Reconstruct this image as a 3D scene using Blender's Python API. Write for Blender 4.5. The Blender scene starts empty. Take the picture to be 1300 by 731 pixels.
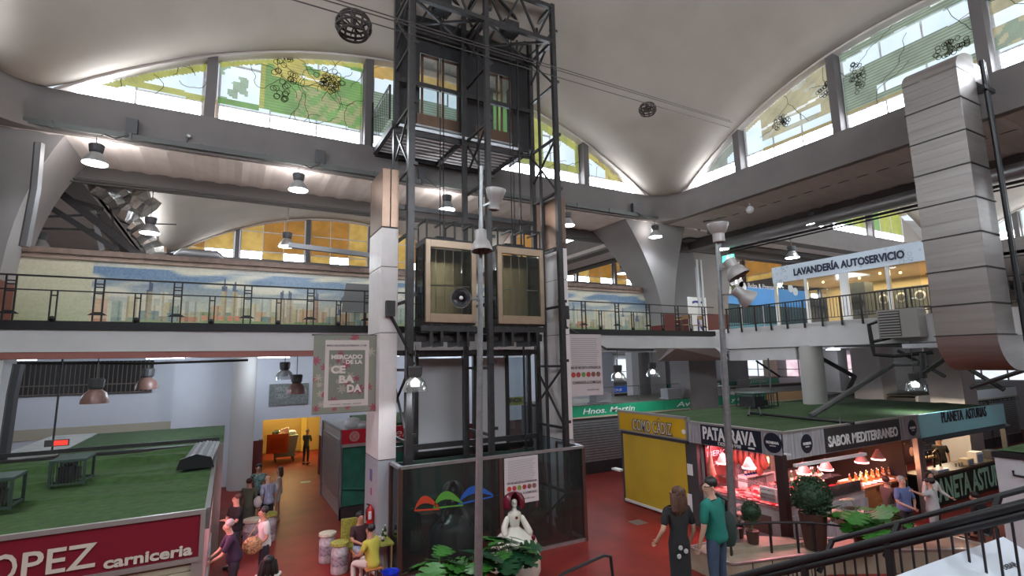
import bpy, bmesh, math, random
from mathutils import Vector, Matrix
random.seed(7)
sc = bpy.context.scene
col = sc.collection
# ---------------------------------------------------------------- camera (photograph taken as 1300 x 731)
FPX, CAMZ = 655.26, 4.85
YAW, PIT, ROL = (math.radians(a) for a in (28.69, 8.156, -1.132))
_F = Vector((math.sin(YAW)*math.cos(PIT), math.cos(YAW)*math.cos(PIT), math.sin(PIT)))
_r = Vector((math.cos(YAW), -math.sin(YAW), 0)); _u = _r.cross(_F)
_R = _r*math.cos(ROL)+_u*math.sin(ROL); _U = _u*math.cos(ROL)-_r*math.sin(ROL)
CAM = Vector((0, 0, CAMZ))
cd = bpy.data.cameras.new('camera'); cam = bpy.data.objects.new('camera', cd); col.objects.link(cam)
cd.sensor_width = 36; cd.lens = 36*FPX/1300; cd.clip_start = .05; cd.clip_end = 400
cam.matrix_world = Matrix(((_R.x, _U.x, -_F.x, 0), (_R.y, _U.y, -_F.y, 0), (_R.z, _U.z, -_F.z, CAMZ), (0, 0, 0, 1)))
sc.camera = cam
# ---------------------------------------------------------------- daylight, exposure
wd = bpy.data.worlds.new('sky'); sc.world = wd; wd.use_nodes = True
wd.node_tree.nodes['Background'].inputs[0].default_value = (.80, .88, 1, 1)
wd.node_tree.nodes['Background'].inputs[1].default_value = 1.0
sc.view_settings.view_transform = 'Standard'; sc.view_settings.look = 'None'
sc.view_settings.gamma = 1; sc.view_settings.exposure = EXPO = 0.12
DAY = 19.0          # brightness of the clear glazing
sc.cycles.max_bounces = 8; sc.cycles.diffuse_bounces = 5; sc.cycles.glossy_bounces = 3
sc.cycles.transparent_max_bounces = 12; sc.cycles.transmission_bounces = 5
sc.cycles.caustics_reflective = False; sc.cycles.caustics_refractive = False
sc.cycles.sample_clamp_indirect = 4

def P(px, py, ax, val):
    """point of the place seen at a pixel of the photograph, on the plane ax = val"""
    d = _R*((px-650)/FPX)+_U*((365.5-py)/FPX)+_F
    i = 'xyz'.index(ax)
    return CAM+d*((val-CAM[i])/d[i])
def ZV(px, py, x, y):
    """height of the point above (x, y) that is seen at image row py"""
    lo, hi = -5., 40.
    for _ in range(40):
        m = (lo+hi)/2; d = Vector((x, y, m))-CAM
        if 365.5-FPX*d.dot(_U)/d.dot(_F) > py: lo = m
        else: hi = m
    return lo
def area(loc, size, power, color, target, sy=None):
    l = bpy.data.lights.new('daylight', 'AREA'); l.energy = power; l.color = color; l.size = size
    if sy: l.shape = 'RECTANGLE'; l.size_y = sy
    o = bpy.data.objects.new('daylight', l); col.objects.link(o); o.location = loc
    o.rotation_euler = (Vector(target)-Vector(loc)).to_track_quat('-Z', 'Y').to_euler()
    return o
# ---------------------------------------------------------------- materials
_M = {}
def mat(name, c, rough=.6, metal=0, nz=0, ns=4, bump=0, em=None, es=0, alpha=1, trans=0, spec=.5, stretch=None):
    if name in _M: return _M[name]
    m = bpy.data.materials.new(name); m.use_nodes = True; nt = m.node_tree; N = nt.nodes; L = nt.links
    b = N['Principled BSDF']; b.inputs['Roughness'].default_value = rough; b.inputs['Metallic'].default_value = metal
    b.inputs['Base Color'].default_value = (*c, 1); b.inputs['Alpha'].default_value = alpha
    b.inputs['Transmission Weight'].default_value = trans; b.inputs['Specular IOR Level'].default_value = spec
    if em: b.inputs['Emission Color'].default_value = (*em, 1); b.inputs['Emission Strength'].default_value = es
    if nz or bump:
        tc = N.new('ShaderNodeTexCoord'); mp = N.new('ShaderNodeMapping'); L.new(tc.outputs['Object'], mp.inputs[0])
        if stretch: mp.inputs['Scale'].default_value = stretch
        t = N.new('ShaderNodeTexNoise'); t.inputs['Scale'].default_value = ns; t.inputs['Detail'].default_value = 6
        L.new(mp.outputs[0], t.inputs['Vector'])
        if nz:
            r = N.new('ShaderNodeValToRGB'); r.color_ramp.elements[0].position = .3; r.color_ramp.elements[1].position = .7
            r.color_ramp.elements[0].color = (*[max(0, x*(1-nz)) for x in c], 1); r.color_ramp.elements[1].color = (*[min(1, x*(1+nz)) for x in c], 1)
            L.new(t.outputs['Fac'], r.inputs[0]); L.new(r.outputs[0], b.inputs['Base Color'])
        if bump:
            bp = N.new('ShaderNodeBump'); bp.inputs['Strength'].default_value = bump; bp.inputs['Distance'].default_value = .02
            L.new(t.outputs['Fac'], bp.inputs['Height']); L.new(bp.outputs[0], b.inputs['Normal'])
    _M[name] = m; return m
def glass(name, c=(1, 1, 1), tint=.12, rough=.03):
    """thin pane: mostly clear with a mirror-like surface reflection"""
    if name in _M: return _M[name]
    m = bpy.data.materials.new(name); m.use_nodes = True; nt = m.node_tree; N = nt.nodes; L = nt.links
    N.remove(N['Principled BSDF']); out = N['Material Output']
    t = N.new('ShaderNodeBsdfTransparent'); t.inputs[0].default_value = (*c, 1)
    g = N.new('ShaderNodeBsdfGlossy'); g.inputs['Roughness'].default_value = rough; g.inputs[0].default_value = (.9, .95, .95, 1)
    d = N.new('ShaderNodeBsdfDiffuse'); d.inputs[0].default_value = (.5, .55, .55, 1)
    f = N.new('ShaderNodeFresnel'); f.inputs[0].default_value = 1.45
    a = N.new('ShaderNodeMixShader'); L.new(f.outputs[0], a.inputs[0]); L.new(t.outputs[0], a.inputs[1]); L.new(g.outputs[0], a.inputs[2])
    b = N.new('ShaderNodeMixShader'); b.inputs[0].default_value = tint*.3; L.new(a.outputs[0], b.inputs[1]); L.new(d.outputs[0], b.inputs[2])
    L.new(b.outputs[0], out.inputs[0]); _M[name] = m; return m
def film(name, c, es, stripe=0, c2=None, nz=.25, ns=1.5):
    """backlit translucent sheet (glass or corrugated plastic): lets the daylight through, coloured"""
    if name in _M: return _M[name]
    m = mat(name, tuple(x*.35 for x in c), .35, em=c, es=es); nt = m.node_tree; N = nt.nodes; L = nt.links; b = N['Principled BSDF']
    tc = N.new('ShaderNodeTexCoord'); t = N.new('ShaderNodeTexNoise'); t.inputs['Scale'].default_value = ns; t.inputs['Detail'].default_value = 7
    L.new(tc.outputs['Object'], t.inputs['Vector'])
    r = N.new('ShaderNodeValToRGB'); r.color_ramp.elements[0].position = .35; r.color_ramp.elements[1].position = .65
    c2 = c2 or tuple(x*(1-nz) for x in c)
    r.color_ramp.elements[0].color = (*c2, 1); r.color_ramp.elements[1].color = (*c, 1); L.new(t.outputs['Fac'], r.inputs[0])
    src = r.outputs[0]
    if stripe:  # dark bands put the corrugation shading into the glow colour
        w = N.new('ShaderNodeTexWave'); w.bands_direction = 'Z'; w.inputs['Scale'].default_value = stripe
        L.new(tc.outputs['Object'], w.inputs['Vector'])
        x = N.new('ShaderNodeMix'); x.data_type = 'RGBA'; x.blend_type = 'MULTIPLY'; x.inputs[0].default_value = .75
        rr = N.new('ShaderNodeValToRGB'); rr.color_ramp.elements[0].color = (.35, .38, .33, 1); rr.color_ramp.elements[1].position = .6
        L.new(w.outputs['Fac'], rr.inputs[0]); L.new(src, x.inputs[6]); L.new(rr.outputs[0], x.inputs[7]); src = x.outputs[2]
    L.new(src, b.inputs['Emission Color']); return m
def attr_mat(name, rough=.5, es=0):
    if name in _M: return _M[name]
    m = mat(name, (1, 1, 1), rough); N = m.node_tree.nodes; a = N.new('ShaderNodeAttribute'); a.attribute_name = 'col'
    m.node_tree.links.new(a.outputs['Color'], N['Principled BSDF'].inputs['Base Color'])
    if es:
        m.node_tree.links.new(a.outputs['Color'], N['Principled BSDF'].inputs['Emission Color']); N['Principled BSDF'].inputs['Emission Strength'].default_value = es
    return m
# ---------------------------------------------------------------- mesh building
def frame_axes(d, up=(0, 0, 1)):
    d = Vector(d).normalized(); up = Vector(up)
    if abs(d.dot(up)) > .98: up = Vector((0, 1, 0))
    s = d.cross(up).normalized(); return d, s, s.cross(d)
def wloc(p):
    v = Vector((0, 0, 0))
    while p: v += p.location; p = p.parent
    return v
class MB:
    def __init__(s, org=(0, 0, 0)): s.v = []; s.f = []; s.mi = []; s.m = 0; s.o = Vector(org)
    def add(s, vs, fs):
        n = len(s.v); s.v += [Vector(p) for p in vs]; s.f += [tuple(i+n for i in f) for f in fs]; s.mi += [s.m]*len(fs); return s
    def box(s, x0, x1, y0, y1, z0, z1):
        return s.add([(x0, y0, z0), (x1, y0, z0), (x1, y1, z0), (x0, y1, z0), (x0, y0, z1), (x1, y0, z1), (x1, y1, z1), (x0, y1, z1)],
                     [(0, 3, 2, 1), (4, 5, 6, 7), (0, 1, 5, 4), (1, 2, 6, 5), (2, 3, 7, 6), (3, 0, 4, 7)])
    def prism(s, poly, vec):
        n = len(poly); vec = Vector(vec); a = [Vector(p) for p in poly]; nrm = Vector((0, 0, 0))
        for i in range(n): nrm += a[i].cross(a[(i+1) % n])
        if nrm.dot(vec) > 0: a.reverse()
        return s.add(a+[p+vec for p in a], [tuple(range(n)), tuple(range(2*n-1, n-1, -1))]+[(i, i+n, (i+1) % n+n, (i+1) % n) for i in range(n)])
    def slab(s, o, u, v, w):     # parallelepiped
        o, u, v, w = map(Vector, (o, u, v, w)); return s.prism([o, o+u, o+u+v, o+v], w)
    def bar(s, a, b, w, h=None, up=(0, 0, 1)):
        a, b = Vector(a), Vector(b); h = h or w; d, x, y = frame_axes(b-a, up); x = x*w/2; y = y*h/2
        return s.prism([a-x-y, a+x-y, a+x+y, a-x+y], b-a)
    def tube(s, pts, r, n=8, cap=True, closed=False):
        pts = [Vector(p) for p in pts]; k = len(pts); rs = r if isinstance(r, (list, tuple)) else [r]*k
        base = len(s.v); px = None; vs = []; fs = []
        for i, p in enumerate(pts):
            a = pts[i-1] if (i or closed) else p; b = pts[(i+1) % k] if (i < k-1 or closed) else p
            d = (b-a).normalized()
            if px is None: _, x, y = frame_axes(d)
            else:
                x = (px-d*px.dot(d)); x = x.normalized() if x.length > 1e-6 else frame_axes(d)[1]; y = x.cross(d)*-1
                y = d.cross(x)*-1
            px = x; y = x.cross(d)
            vs += [p+(x*math.cos(t)+y*math.sin(t))*rs[i] for t in (2*math.pi*j/n for j in range(n))]
        for i in range(k if closed else k-1):
            a, b = i*n, ((i+1) % k)*n
            fs += [(a+j, b+j, b+(j+1) % n, a+(j+1) % n) for j in range(n)]
        if cap and not closed: fs += [tuple(range(n)), tuple(range(k*n-1, (k-1)*n-1, -1))]
        return s.add(vs, fs)
    def lathe(s, prof, c=(0, 0, 0), n=16, axis=(0, 0, 1), cap=True):
        c = Vector(c); d, x, y = frame_axes(axis); k = len(prof)
        vs = [c+(x*math.cos(t)+y*math.sin(t))*r+d*z for r, z in prof for t in (2*math.pi*j/n for j in range(n))]
        fs = [(i*n+j, i*n+(j+1) % n, (i+1)*n+(j+1) % n, (i+1)*n+j) for i in range(k-1) for j in range(n)]
        if cap: fs += [tuple(range(n-1, -1, -1)), tuple(range((k-1)*n, k*n))]
        return s.add(vs, fs)
    def ball(s, c, r, n=10, m=6):
        r = r if isinstance(r, (tuple, list)) else (r, r, r); c = Vector(c)
        vs = [c+Vector((0, 0, -r[2]))]; fs = []
        for i in range(1, m):
            a = -math.pi/2+math.pi*i/m
            vs += [c+Vector((r[0]*math.cos(a)*math.cos(t), r[1]*math.cos(a)*math.sin(t), r[2]*math.sin(a))) for t in (2*math.pi*j/n for j in range(n))]
        vs.append(c+Vector((0, 0, r[2]))); T = len(vs)-1
        fs += [(0, 1+(j+1) % n, 1+j) for j in range(n)]
        for i in range(m-2): fs += [(1+i*n+j, 1+i*n+(j+1) % n, 1+(i+1)*n+(j+1) % n, 1+(i+1)*n+j) for j in range(n)]
        b = 1+(m-2)*n; fs += [(b+j, b+(j+1) % n, T) for j in range(n)]
        return s.add(vs, fs)
    def build(s, name, m, parent=None, smooth=False, bevel=0, kind=None, label=None):
        org = wloc(parent) if parent else s.o
        me = bpy.data.meshes.new(name); me.from_pydata([p-org for p in s.v], [], s.f)
        ms = m if isinstance(m, (list, tuple)) else [m]
        for q in ms: me.materials.append(q)
        if len(ms) > 1: me.polygons.foreach_set('material_index', s.mi)
        if smooth:
            me.polygons.foreach_set('use_smooth', [True]*len(me.polygons)); 
            try: me.set_sharp_from_angle(angle=math.radians(40))
            except Exception: pass
        me.update(); o = bpy.data.objects.new(name, me); col.objects.link(o)
        if parent: o.parent = parent
        else: o.location = s.o
        if bevel:
            b = o.modifiers.new('bevel', 'BEVEL'); b.width = bevel; b.segments = 2; b.limit_method = 'ANGLE'
        if kind: o['kind'] = kind
        if label: o['label'] = label
        return o
def tag(o, label, cat, group=None):
    o['label'] = label; o['category'] = cat
    if group: o['group'] = group
    return o
def thing(name, label, cat, loc=(0, 0, 0), rz=0, group=None):
    o = bpy.data.objects.new(name, None); col.objects.link(o); o.location = loc; o.rotation_euler = (0, 0, rz); o.empty_display_size = .1
    return tag(o, label, cat, group)
def struct(name, mb, m, parent=None, **k): return mb.build(name, m, parent, kind='structure' if not parent else None, **k)
def copy_tree(o, parent=None, label=None):
    c = o.copy(); col.objects.link(c); c.parent = parent
    if label: c['label'] = label
    for ch in list(o.children): copy_tree(ch, c)
    return c
def move(o, loc, rz=0): o.location = loc; o.rotation_euler = (0, 0, rz); return o
def share(name, me, m, loc, parent=None):
    o = bpy.data.objects.new(name, me); col.objects.link(o); o.location = loc
    if parent: o.parent = parent
    return o
def colorgrid(name, parent, o, u, v, nx, ny, fn, m, org=(0, 0, 0), kind=None, depth=0):
    """flat print: a sheet from o along u and v, cut into nx*ny cells coloured by fn(i, j)"""
    org = wloc(parent) if parent else Vector(org)
    o, u, v = Vector(o)-org, Vector(u), Vector(v)
    vs = [o+u*(i/nx)+v*(j/ny) for j in range(ny+1) for i in range(nx+1)]
    fs = []; cs = []
    for j in range(ny):
        for i in range(nx):
            c = fn((i+.5)/nx, (j+.5)/ny)
            if c is None: continue
            fs.append((j*(nx+1)+i, j*(nx+1)+i+1, (j+1)*(nx+1)+i+1, (j+1)*(nx+1)+i)); cs.append(c)
    me = bpy.data.meshes.new(name); me.from_pydata(vs, [], fs); me.materials.append(m)
    a = me.color_attributes.new('col', 'FLOAT_COLOR', 'CORNER'); buf = []
    for c in cs: buf += [c[0], c[1], c[2], 1]*4
    a.data.foreach_set('color', buf); me.update()
    ob = bpy.data.objects.new(name, me); col.objects.link(ob)
    if parent: ob.parent = parent
    else: ob.location = org
    if kind: ob['kind'] = kind
    return ob
_fonts = {}
def text(parent, s, o, u, v, w, h, m, depth=.012, bold=0, name='lettering', org=(0, 0, 0), shear=0):
    """raised lettering filling the box w x h whose lower left corner is o; u runs along the line, v up"""
    k = (s, bold, shear)
    if k not in _fonts:
        cu = bpy.data.curves.new('t', 'FONT'); cu.body = s; cu.extrude = .02; cu.offset = bold; cu.resolution_u = 3; cu.shear = shear
        ob = bpy.data.objects.new('t', cu); me = ob.to_mesh()
        _fonts[k] = ([v_.co.copy() for v_ in me.vertices], [tuple(p.vertices) for p in me.polygons]); ob.to_mesh_clear()
        bpy.data.objects.remove(ob); bpy.data.curves.remove(cu)
    V, Fs = _fonts[k]
    x0 = min(p.x for p in V); x1 = max(p.x for p in V); y0 = min(p.y for p in V); y1 = max(p.y for p in V)
    u, v = Vector(u).normalized(), Vector(v).normalized(); n = u.cross(v); o = Vector(o)
    mb = MB(org); mb.add([o+u*((p.x-x0)/(x1-x0)*w)+v*((p.y-y0)/(y1-y0)*h)+n*((p.z+.02)/.04*depth) for p in V], Fs)
    return mb.build(name, m, parent)
X, Y, Z = Vector((1, 0, 0)), Vector((0, 1, 0)), Vector((0, 0, 1))
# ================================================================ MATERIALS OF THE PLACE
M_plaster = mat('plaster', (.335, .29, .252), .9, nz=.07, ns=.7, bump=.3)
M_beam = mat('beam_paint', (.165, .147, .142), .8, nz=.08, ns=1.3, bump=.15)
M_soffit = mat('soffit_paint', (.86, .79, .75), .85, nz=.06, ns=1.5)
M_white = mat('white_wall', (.62, .63, .65), .7, nz=.05, ns=.8)
M_fascia = mat('fascia_paint', (.64, .625, .63), .7, nz=.05, ns=1.2)
M_rim = mat('window_rim', (.62, .56, .52), .7)
M_black = mat('black_steel', (.018, .018, .02), .45, .3)
M_dark = mat('dark_steel', (.05, .048, .05), .5, .5, nz=.2, ns=6)
M_grey = mat('grey_steel', (.22, .22, .23), .45, .6)
M_galv = mat('galvanised', (.45, .46, .47), .35, .8, nz=.12, ns=5)
M_redfloor = mat('red_floor', (.20, .024, .019), .5, nz=.2, ns=1.1, bump=.03, spec=.18)
M_dado = mat('dark_red_dado', (.12, .018, .015), .5)
M_mull = mat('mullion_paint', (.13, .115, .115), .7)
# ================================================================ GROUND
fl = MB().box(-15.2, 71.3, -9.8, 39.96, -.3, 0)
FL = struct('floor', fl, M_redfloor)
g = MB()
for (px, py, s) in ((810, 663, .22), (388, 612, .2), (650, 705, .0)):
    if s:
        c = P(px, py, 'z', 0); g.box(c.x-s, c.x+s, c.y-s, c.y+s, 0, .006)
dc = g.build('drain_cover', M_grey, FL)
# ================================================================ VAULTED BAYS
ZS = 11.92  # bay and mezzanine coordinates below are baked in, scaled up about the camera
def circ(d, w, r):
    R = (w*w+r*r)/(2*r)
    return math.sqrt(R*R-d*d)-(R-r) if abs(d) < w else 0.
HX, HY, WX, WY, AX, AY = 11.02, 9.4, 9.96, 8.32, 3.24, 2.86
def vault(n, cx, cy):
    m = MB(); nx, ny = 48, 40
    vs = [(cx-HX+2*HX*i/nx, cy-HY+2*HY*j/ny, ZS+circ(-HX+2*HX*i/nx, WX, AX)+circ(-HY+2*HY*j/ny, WY, AY)) for j in range(ny+1) for i in range(nx+1)]
    m.add(vs, [(j*(nx+1)+i, (j+1)*(nx+1)+i, (j+1)*(nx+1)+i+1, j*(nx+1)+i+1) for j in range(ny) for i in range(nx)])
    o = struct('vault_%d' % n, m, M_plaster, smooth=True)
    sd = o.modifiers.new('thick', 'SOLIDIFY'); sd.thickness = .12; sd.offset = -1
    return o
def rrect(cx, cy, hx, hy, r, k=7):
    out = []
    for qx, qy, a0 in ((1, 1, 0), (-1, 1, 90), (-1, -1, 180), (1, -1, 270)):
        for i in range(k+1):
            a = math.radians(a0+90*i/k); out.append((cx+qx*(hx-r)+r*math.cos(a), cy+qy*(hy-r)+r*math.sin(a)))
    return out
def ring(n, cx, cy, z0=10.84, z1=ZS, th=.67):
    a = rrect(cx, cy, HX, HY, 1.13); b = rrect(cx, cy, HX+th, HY+th, .2); k = len(a); m = MB()
    vs = [(x, y, z0) for x, y in a]+[(x, y, z1) for x, y in a]+[(x, y, z0) for x, y in b]+[(x, y, z1) for x, y in b]
    fs = []
    for i in range(k):
        j = (i+1) % k
        fs += [(i, i+k, j+k, j), (i+2*k, j+2*k, j+3*k, i+3*k), (i, j, j+2*k, i+2*k), (i+k, i+3*k, j+3*k, j+k)]
    m.add(vs, fs); o = struct('beam_%d' % n, m, M_beam, smooth=True)
    t = MB(); a2 = rrect(cx, cy, HX-.035, HY-.035, 1.13)   # thin lower lip
    vs = [(x, y, z0-.05) for x, y in a2]+[(x, y, z0+.06) for x, y in a2]+[(x, y, z0-.05) for x, y in b]+[(x, y, z0+.06) for x, y in a]
    fs = []
    for i in range(k):
        j = (i+1) % k; fs += [(i, i+k, j+k, j), (i, j, j+2*k, i+2*k), (i+k, i+3*k, j+3*k, j+k)]
    t.add(vs, fs); t.build('beam_lip', M_beam, o, smooth=True)
    return o
F_clear = film('clear_glazing', (.86, .93, 1.0), DAY, nz=.06)
F_sky = film('pale_glazing', (.66, .76, .82), 1.1, c2=(.50, .62, .68), ns=.9)
F_pale = film('pale_print_film', (.66, .80, .82), 1.15, stripe=0, c2=(.50, .66, .60))
F_green = film('green_corrugated_film', (.20, .42, .10), .62, stripe=5.0, c2=(.33, .47, .08))
F_yel = film('yellow_green_film', (.50, .52, .10), .62, c2=(.30, .36, .07))
F_teal = film('grey_teal_corrugated_film', (.34, .42, .34), .62, stripe=5.0, c2=(.20, .27, .22))
F_tan = film('tan_print_film', (.55, .50, .36), .75, c2=(.36, .36, .26))
F_orange = film('amber_print_film', (.50, .24, .05), .62, c2=(.30, .15, .03))
F_gold = film('gold_print_film', (.62, .42, .12), .75, c2=(.36, .22, .05))
M_frame = mat('white_window_frame', (.68, .68, .69), .5)
M_ink = mat('print_ink', (.05, .05, .02), .7)
_wn = [0]
def lunette(side, base, c, mull, pick, half=None, rise=None, inset=.38, ends=(None, None), cell=1.5, fine=True):
    """arched clerestory window; side in N E S W, base = plane of the beam face; pick(panel, col, row) gives the sheet"""
    _wn[0] += 1
    hw = half or (WX if side in 'NS' else WY); rs = rise or (AX if side in 'NS' else AY)
    sg = 1 if side in 'NE' else -1
    def W(s, z, d): return Vector((s, base+sg*d, z)) if side in 'NS' else Vector((base+sg*d, s, z))
    arc = lambda s: ZS+circ(s-c, hw, rs)
    root = MB(W(c, ZS, 0)); o0 = W(c, ZS, 0)
    lo, hi = ends[0] or c-hw, ends[1] or c+hw
    # root mesh: the arched reveal
    n = 28; pts = [lo+(hi-lo)*i/n for i in range(n+1)]
    if fine or 1:
        for i in range(n):
            a, b = pts[i], pts[i+1]
            root.prism([W(a, arc(a)+.03, -.0), W(b, arc(b)+.03, -.0), W(b, arc(b)-.07, -.0), W(a, arc(a)-.07, -.0)], W(0, 0, inset+.1)-W(0, 0, 0))
    R = root.build('window_%d' % _wn[0], M_rim, kind='structure')
    # mullions
    for s in mull:
        m = MB(o0); m.slab(W(s-.13, ZS-.02, .02), W(s+.13, 0, 0)-W(s-.13, 0, 0), (0, 0, arc(s)-ZS+.05), W(0, 0, inset+.15)-W(0, 0, 0)); m.build('mullion', M_mull, R)
    edges = [lo]+list(mull)+[hi]
    for p in range(len(edges)-1):
        a, b = edges[p]+(.16 if p else .02), edges[p+1]-(.16 if p < len(edges)-2 else .02)
        if b-a < .5: continue
        fr = MB(o0)
        top = lambda s: arc(s)-.09
        for (s0, s1) in ((a, a+.07), (b-.07, b)):
            if min(top(s0), top(s1)) > ZS+.1:
                fr.prism([W(s0, ZS, inset-.05), W(s1, ZS, inset-.05), W(s1, top(s1), inset-.05), W(s0, top(s0), inset-.05)], W(0, 0, .1)-W(0, 0, 0))
        fr.slab(W(a, ZS, inset-.05), W(b, 0, 0)-W(a, 0, 0), (0, 0, .05), W(0, 0, .1)-W(0, 0, 0))
        cols = max(1, round((b-a)/cell)); dz = [ZS+.05, ZS+.56, ZS+1.9, ZS+9]
        for q in range(cols):
            s0, s1 = a+.07+(b-a-.14)*q/cols, a+.07+(b-a-.14)*(q+1)/cols
            if q: 
                t = top(s0)
                if t > ZS+.15: fr.prism([W(s0-.025, ZS, inset-.03), W(s0+.025, ZS, inset-.03), W(s0+.025, t, inset-.03), W(s0-.025, t, inset-.03)], W(0, 0, .08)-W(0, 0, 0))
            for r in range(3):
                z0, z1 = dz[r], dz[r+1]; k = 4
                ss = [s0+(s1-s0)*i/k for i in range(k+1)]; tt = [min(z1, top(x_)) for x_ in ss]
                if max(tt) < z0+.06: continue
                ok = [(x_, max(t_, z0+.004)) for x_, t_ in zip(ss, tt)]
                pm = MB(o0); mm = pick(p, q, r, cols)
                pm.prism([W(s0, z0, inset+(.0 if r else .02)), W(s1, z0, inset+(.0 if r else .02))]+[W(x_, t_, inset+(.0 if r else .02)) for x_, t_ in reversed(ok)], W(0, 0, .015)-W(0, 0, 0))
                pm.build('pane', mm, R)
                if r and min(tt) > z0: fr.slab(W(s0, z0-.03, inset-.04), W(s1, 0, 0)-W(s0, 0, 0), (0, 0, .06), W(0, 0, .08)-W(0, 0, 0))
        if fr.v: fr.build('frame', M_frame, R)
    # wall filling beyond the ends of the glazing
    return R, W
def pickL(p, q, r, n):
    return F_clear if r == 0 else F_sky
def _oldL(p, q, r, n):
    if r == 0: return F_clear
    if p == 0: return F_yel if r == 2 else (F_pale, F_pale, F_tan)[q % 3] if q < 1 else F_pale
    if p == 1:
        if q == 0: return F_pale
        return (F_green if r == 1 else (F_yel if q == 2 else F_pale))
    if p == 2: return F_orange if q < 1 else F_tan
    if p == 3: return F_green if q == 0 else F_yel if q == 1 else F_pale
    return F_pale if q == 0 else F_yel
def pickR(p, q, r, n):
    return F_clear if r == 0 else F_sky
def _oldR(p, q, r, n):
    if r == 0: return F_clear
    if p in (3, 4): return F_pale if q % 2 == 0 and p == 4 else (F_tan if r == 2 else F_teal if p == 3 else F_tan)
    return F_teal if r == 1 else F_pale if (q+p) % 2 == 0 else F_teal
def pickO(p, q, r, n):
    if r == 0: return F_clear if (p+q) % 2 else F_gold
    return (F_orange, F_gold, F_orange)[(p+q) % 3]
def pickE(p, q, r, n):
    if r == 0: return F_clear
    return (F_green, F_yel, F_yel)[(p+q) % 3]
def pickW(p, q, r, n): return F_clear if r == 0 or (p+q) % 2 else F_pale
BX, BY = 5.72, 6.8
vault(1, BX, BY); ring(1, BX, BY)
WN, mapN = lunette('N', 16.2, BX, (-0.84, 3.65, 8.1, 12.47), pickL)
WE, mapE = lunette('E', 16.74, BY, (12.42, 8.72, 4.98, 1.3)[::-1], pickR, cell=1.24)
lunette('S', -2.59, BX, (-0.84, 3.65, 8.1, 12.47), pickW, cell=2)
lunette('W', -5.29, BY, (1.3, 4.98, 8.72, 12.42), pickW, cell=2)
vault(2, 6.59, 27.97); ring(2, 6.59, 27.97)
lunette('N', 37.37, 6.59, (0.11, 4.43, 8.75, 13.07), pickO, inset=.3)
vault(3, 31.64, 6.8); ring(3, 31.64, 6.8)
lunette('N', 16.2, 31.64, (25.06, 29.54, 33.91), pickE, ends=(None, 38.18))
struct('wall_infill', MB().prism([(38.18, 16.6, ZS), (41.7, 16.6, ZS), (38.18, 16.6, ZS+circ(6.54, WX, AX))], (0, .2, 0)), M_plaster)
lunette('E', 42.66, 6.8, (1.3, 4.97, 8.64, 12.42), pickW, cell=2)
vault(4, 31.64, 27.97); ring(4, 31.64, 27.97)
lunette('N', 37.37, 31.64, (27.22, 31.64, 36.07), pickO)
vault(5, 57.56, 27.97); ring(5, 57.56, 27.97)
lunette('N', 37.37, 57.56, (48.82, 51.19, 53.24, 55.3, 59.83, 64.15), pickO)
for (cx_, cy_, sides) in ((6.59, 27.97, 'SEW'), (31.64, 6.8, 'SW'), (31.64, 27.97, 'SEW'), (57.56, 27.97, 'SEW')):
    for sd_ in sides:
        base_ = {'S': cy_-HY, 'E': cx_+HX, 'W': cx_-HX}[sd_]; c_ = cx_ if sd_ == 'S' else cy_
        lunette(sd_, base_, c_, (c_-4.2, c_, c_+4.2), pickW if (cx_ < 10 and sd_ == 'W') or cy_ < 10 else pickO, cell=3 if cy_ > 10 else 5)
MP = attr_mat('film_print', .5, .85)
for _n in ('Base Color',):
    for _l in list(MP.node_tree.links):
        if _l.to_socket.name == _n: MP.node_tree.links.remove(_l)
MP.node_tree.nodes['Principled BSDF'].inputs['Base Color'].default_value = (.12, .12, .10, 1)
pr_ = random.Random(21)
def blotch(s, z, k=0): return math.sin(s*3.1+k)*math.sin(z*4.3+k*2)+.6*math.sin(s*7.7-z*5.1+k)+.4*math.sin(s*13+z*17)
def sheet(R, mp, c, hw, rs, s0, s1, zlo, fn, step=.045, d=.33):
    arc = lambda s: ZS+circ(s-c, hw, rs)-.10
    zmax = max(arc(s0), arc(s1), arc((s0+s1)/2)); nx = max(2, int((s1-s0)/step)); ny = max(2, int((zmax-zlo)/step)); org = wloc(R)
    vs = [mp(s0+(s1-s0)*i/nx, zlo+(zmax-zlo)*j/ny, d)-org for j in range(ny+1) for i in range(nx+1)]; fs = []; cs = []
    for j in range(ny):
        for i in range(nx):
            s, z = s0+(s1-s0)*(i+.5)/nx, zlo+(zmax-zlo)*(j+.5)/ny
            if z > arc(s): continue
            cc = fn(s, z, arc(s)-z, j)
            if cc is None: continue
            v_ = 1+pr_.uniform(-.06, .06)+.12*blotch(s, z, 3)
            fs.append((j*(nx+1)+i, j*(nx+1)+i+1, (j+1)*(nx+1)+i+1, (j+1)*(nx+1)+i)); cs.append(tuple(max(0, q*v_) for q in cc))
    me = bpy.data.meshes.new('printed_film'); me.from_pydata(vs, [], fs); me.materials.append(MP); a = me.color_attributes.new('col', 'FLOAT_COLOR', 'CORNER'); buf = []
    for cc in cs: buf += [cc[0], cc[1], cc[2], 1]*4
    a.data.foreach_set('color', buf); ob = bpy.data.objects.new('printed_film', me); col.objects.link(ob); ob.parent = R
GRN, YGR, YEL, TEA, TAN, BRN = (.13, .30, .07), (.36, .38, .07), (.50, .44, .10), (.20, .27, .21), (.40, .37, .24), (.30, .24, .10)
def f0(s, z, t, j):
    if t < .22: return YGR
    if abs(z-(12.62-.03*(s+2))) < .09: return YGR
    if z < 12.55: return None
    return TAN if (s > -2 and z < 12.95 and blotch(s, z) > .9) else None
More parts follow.
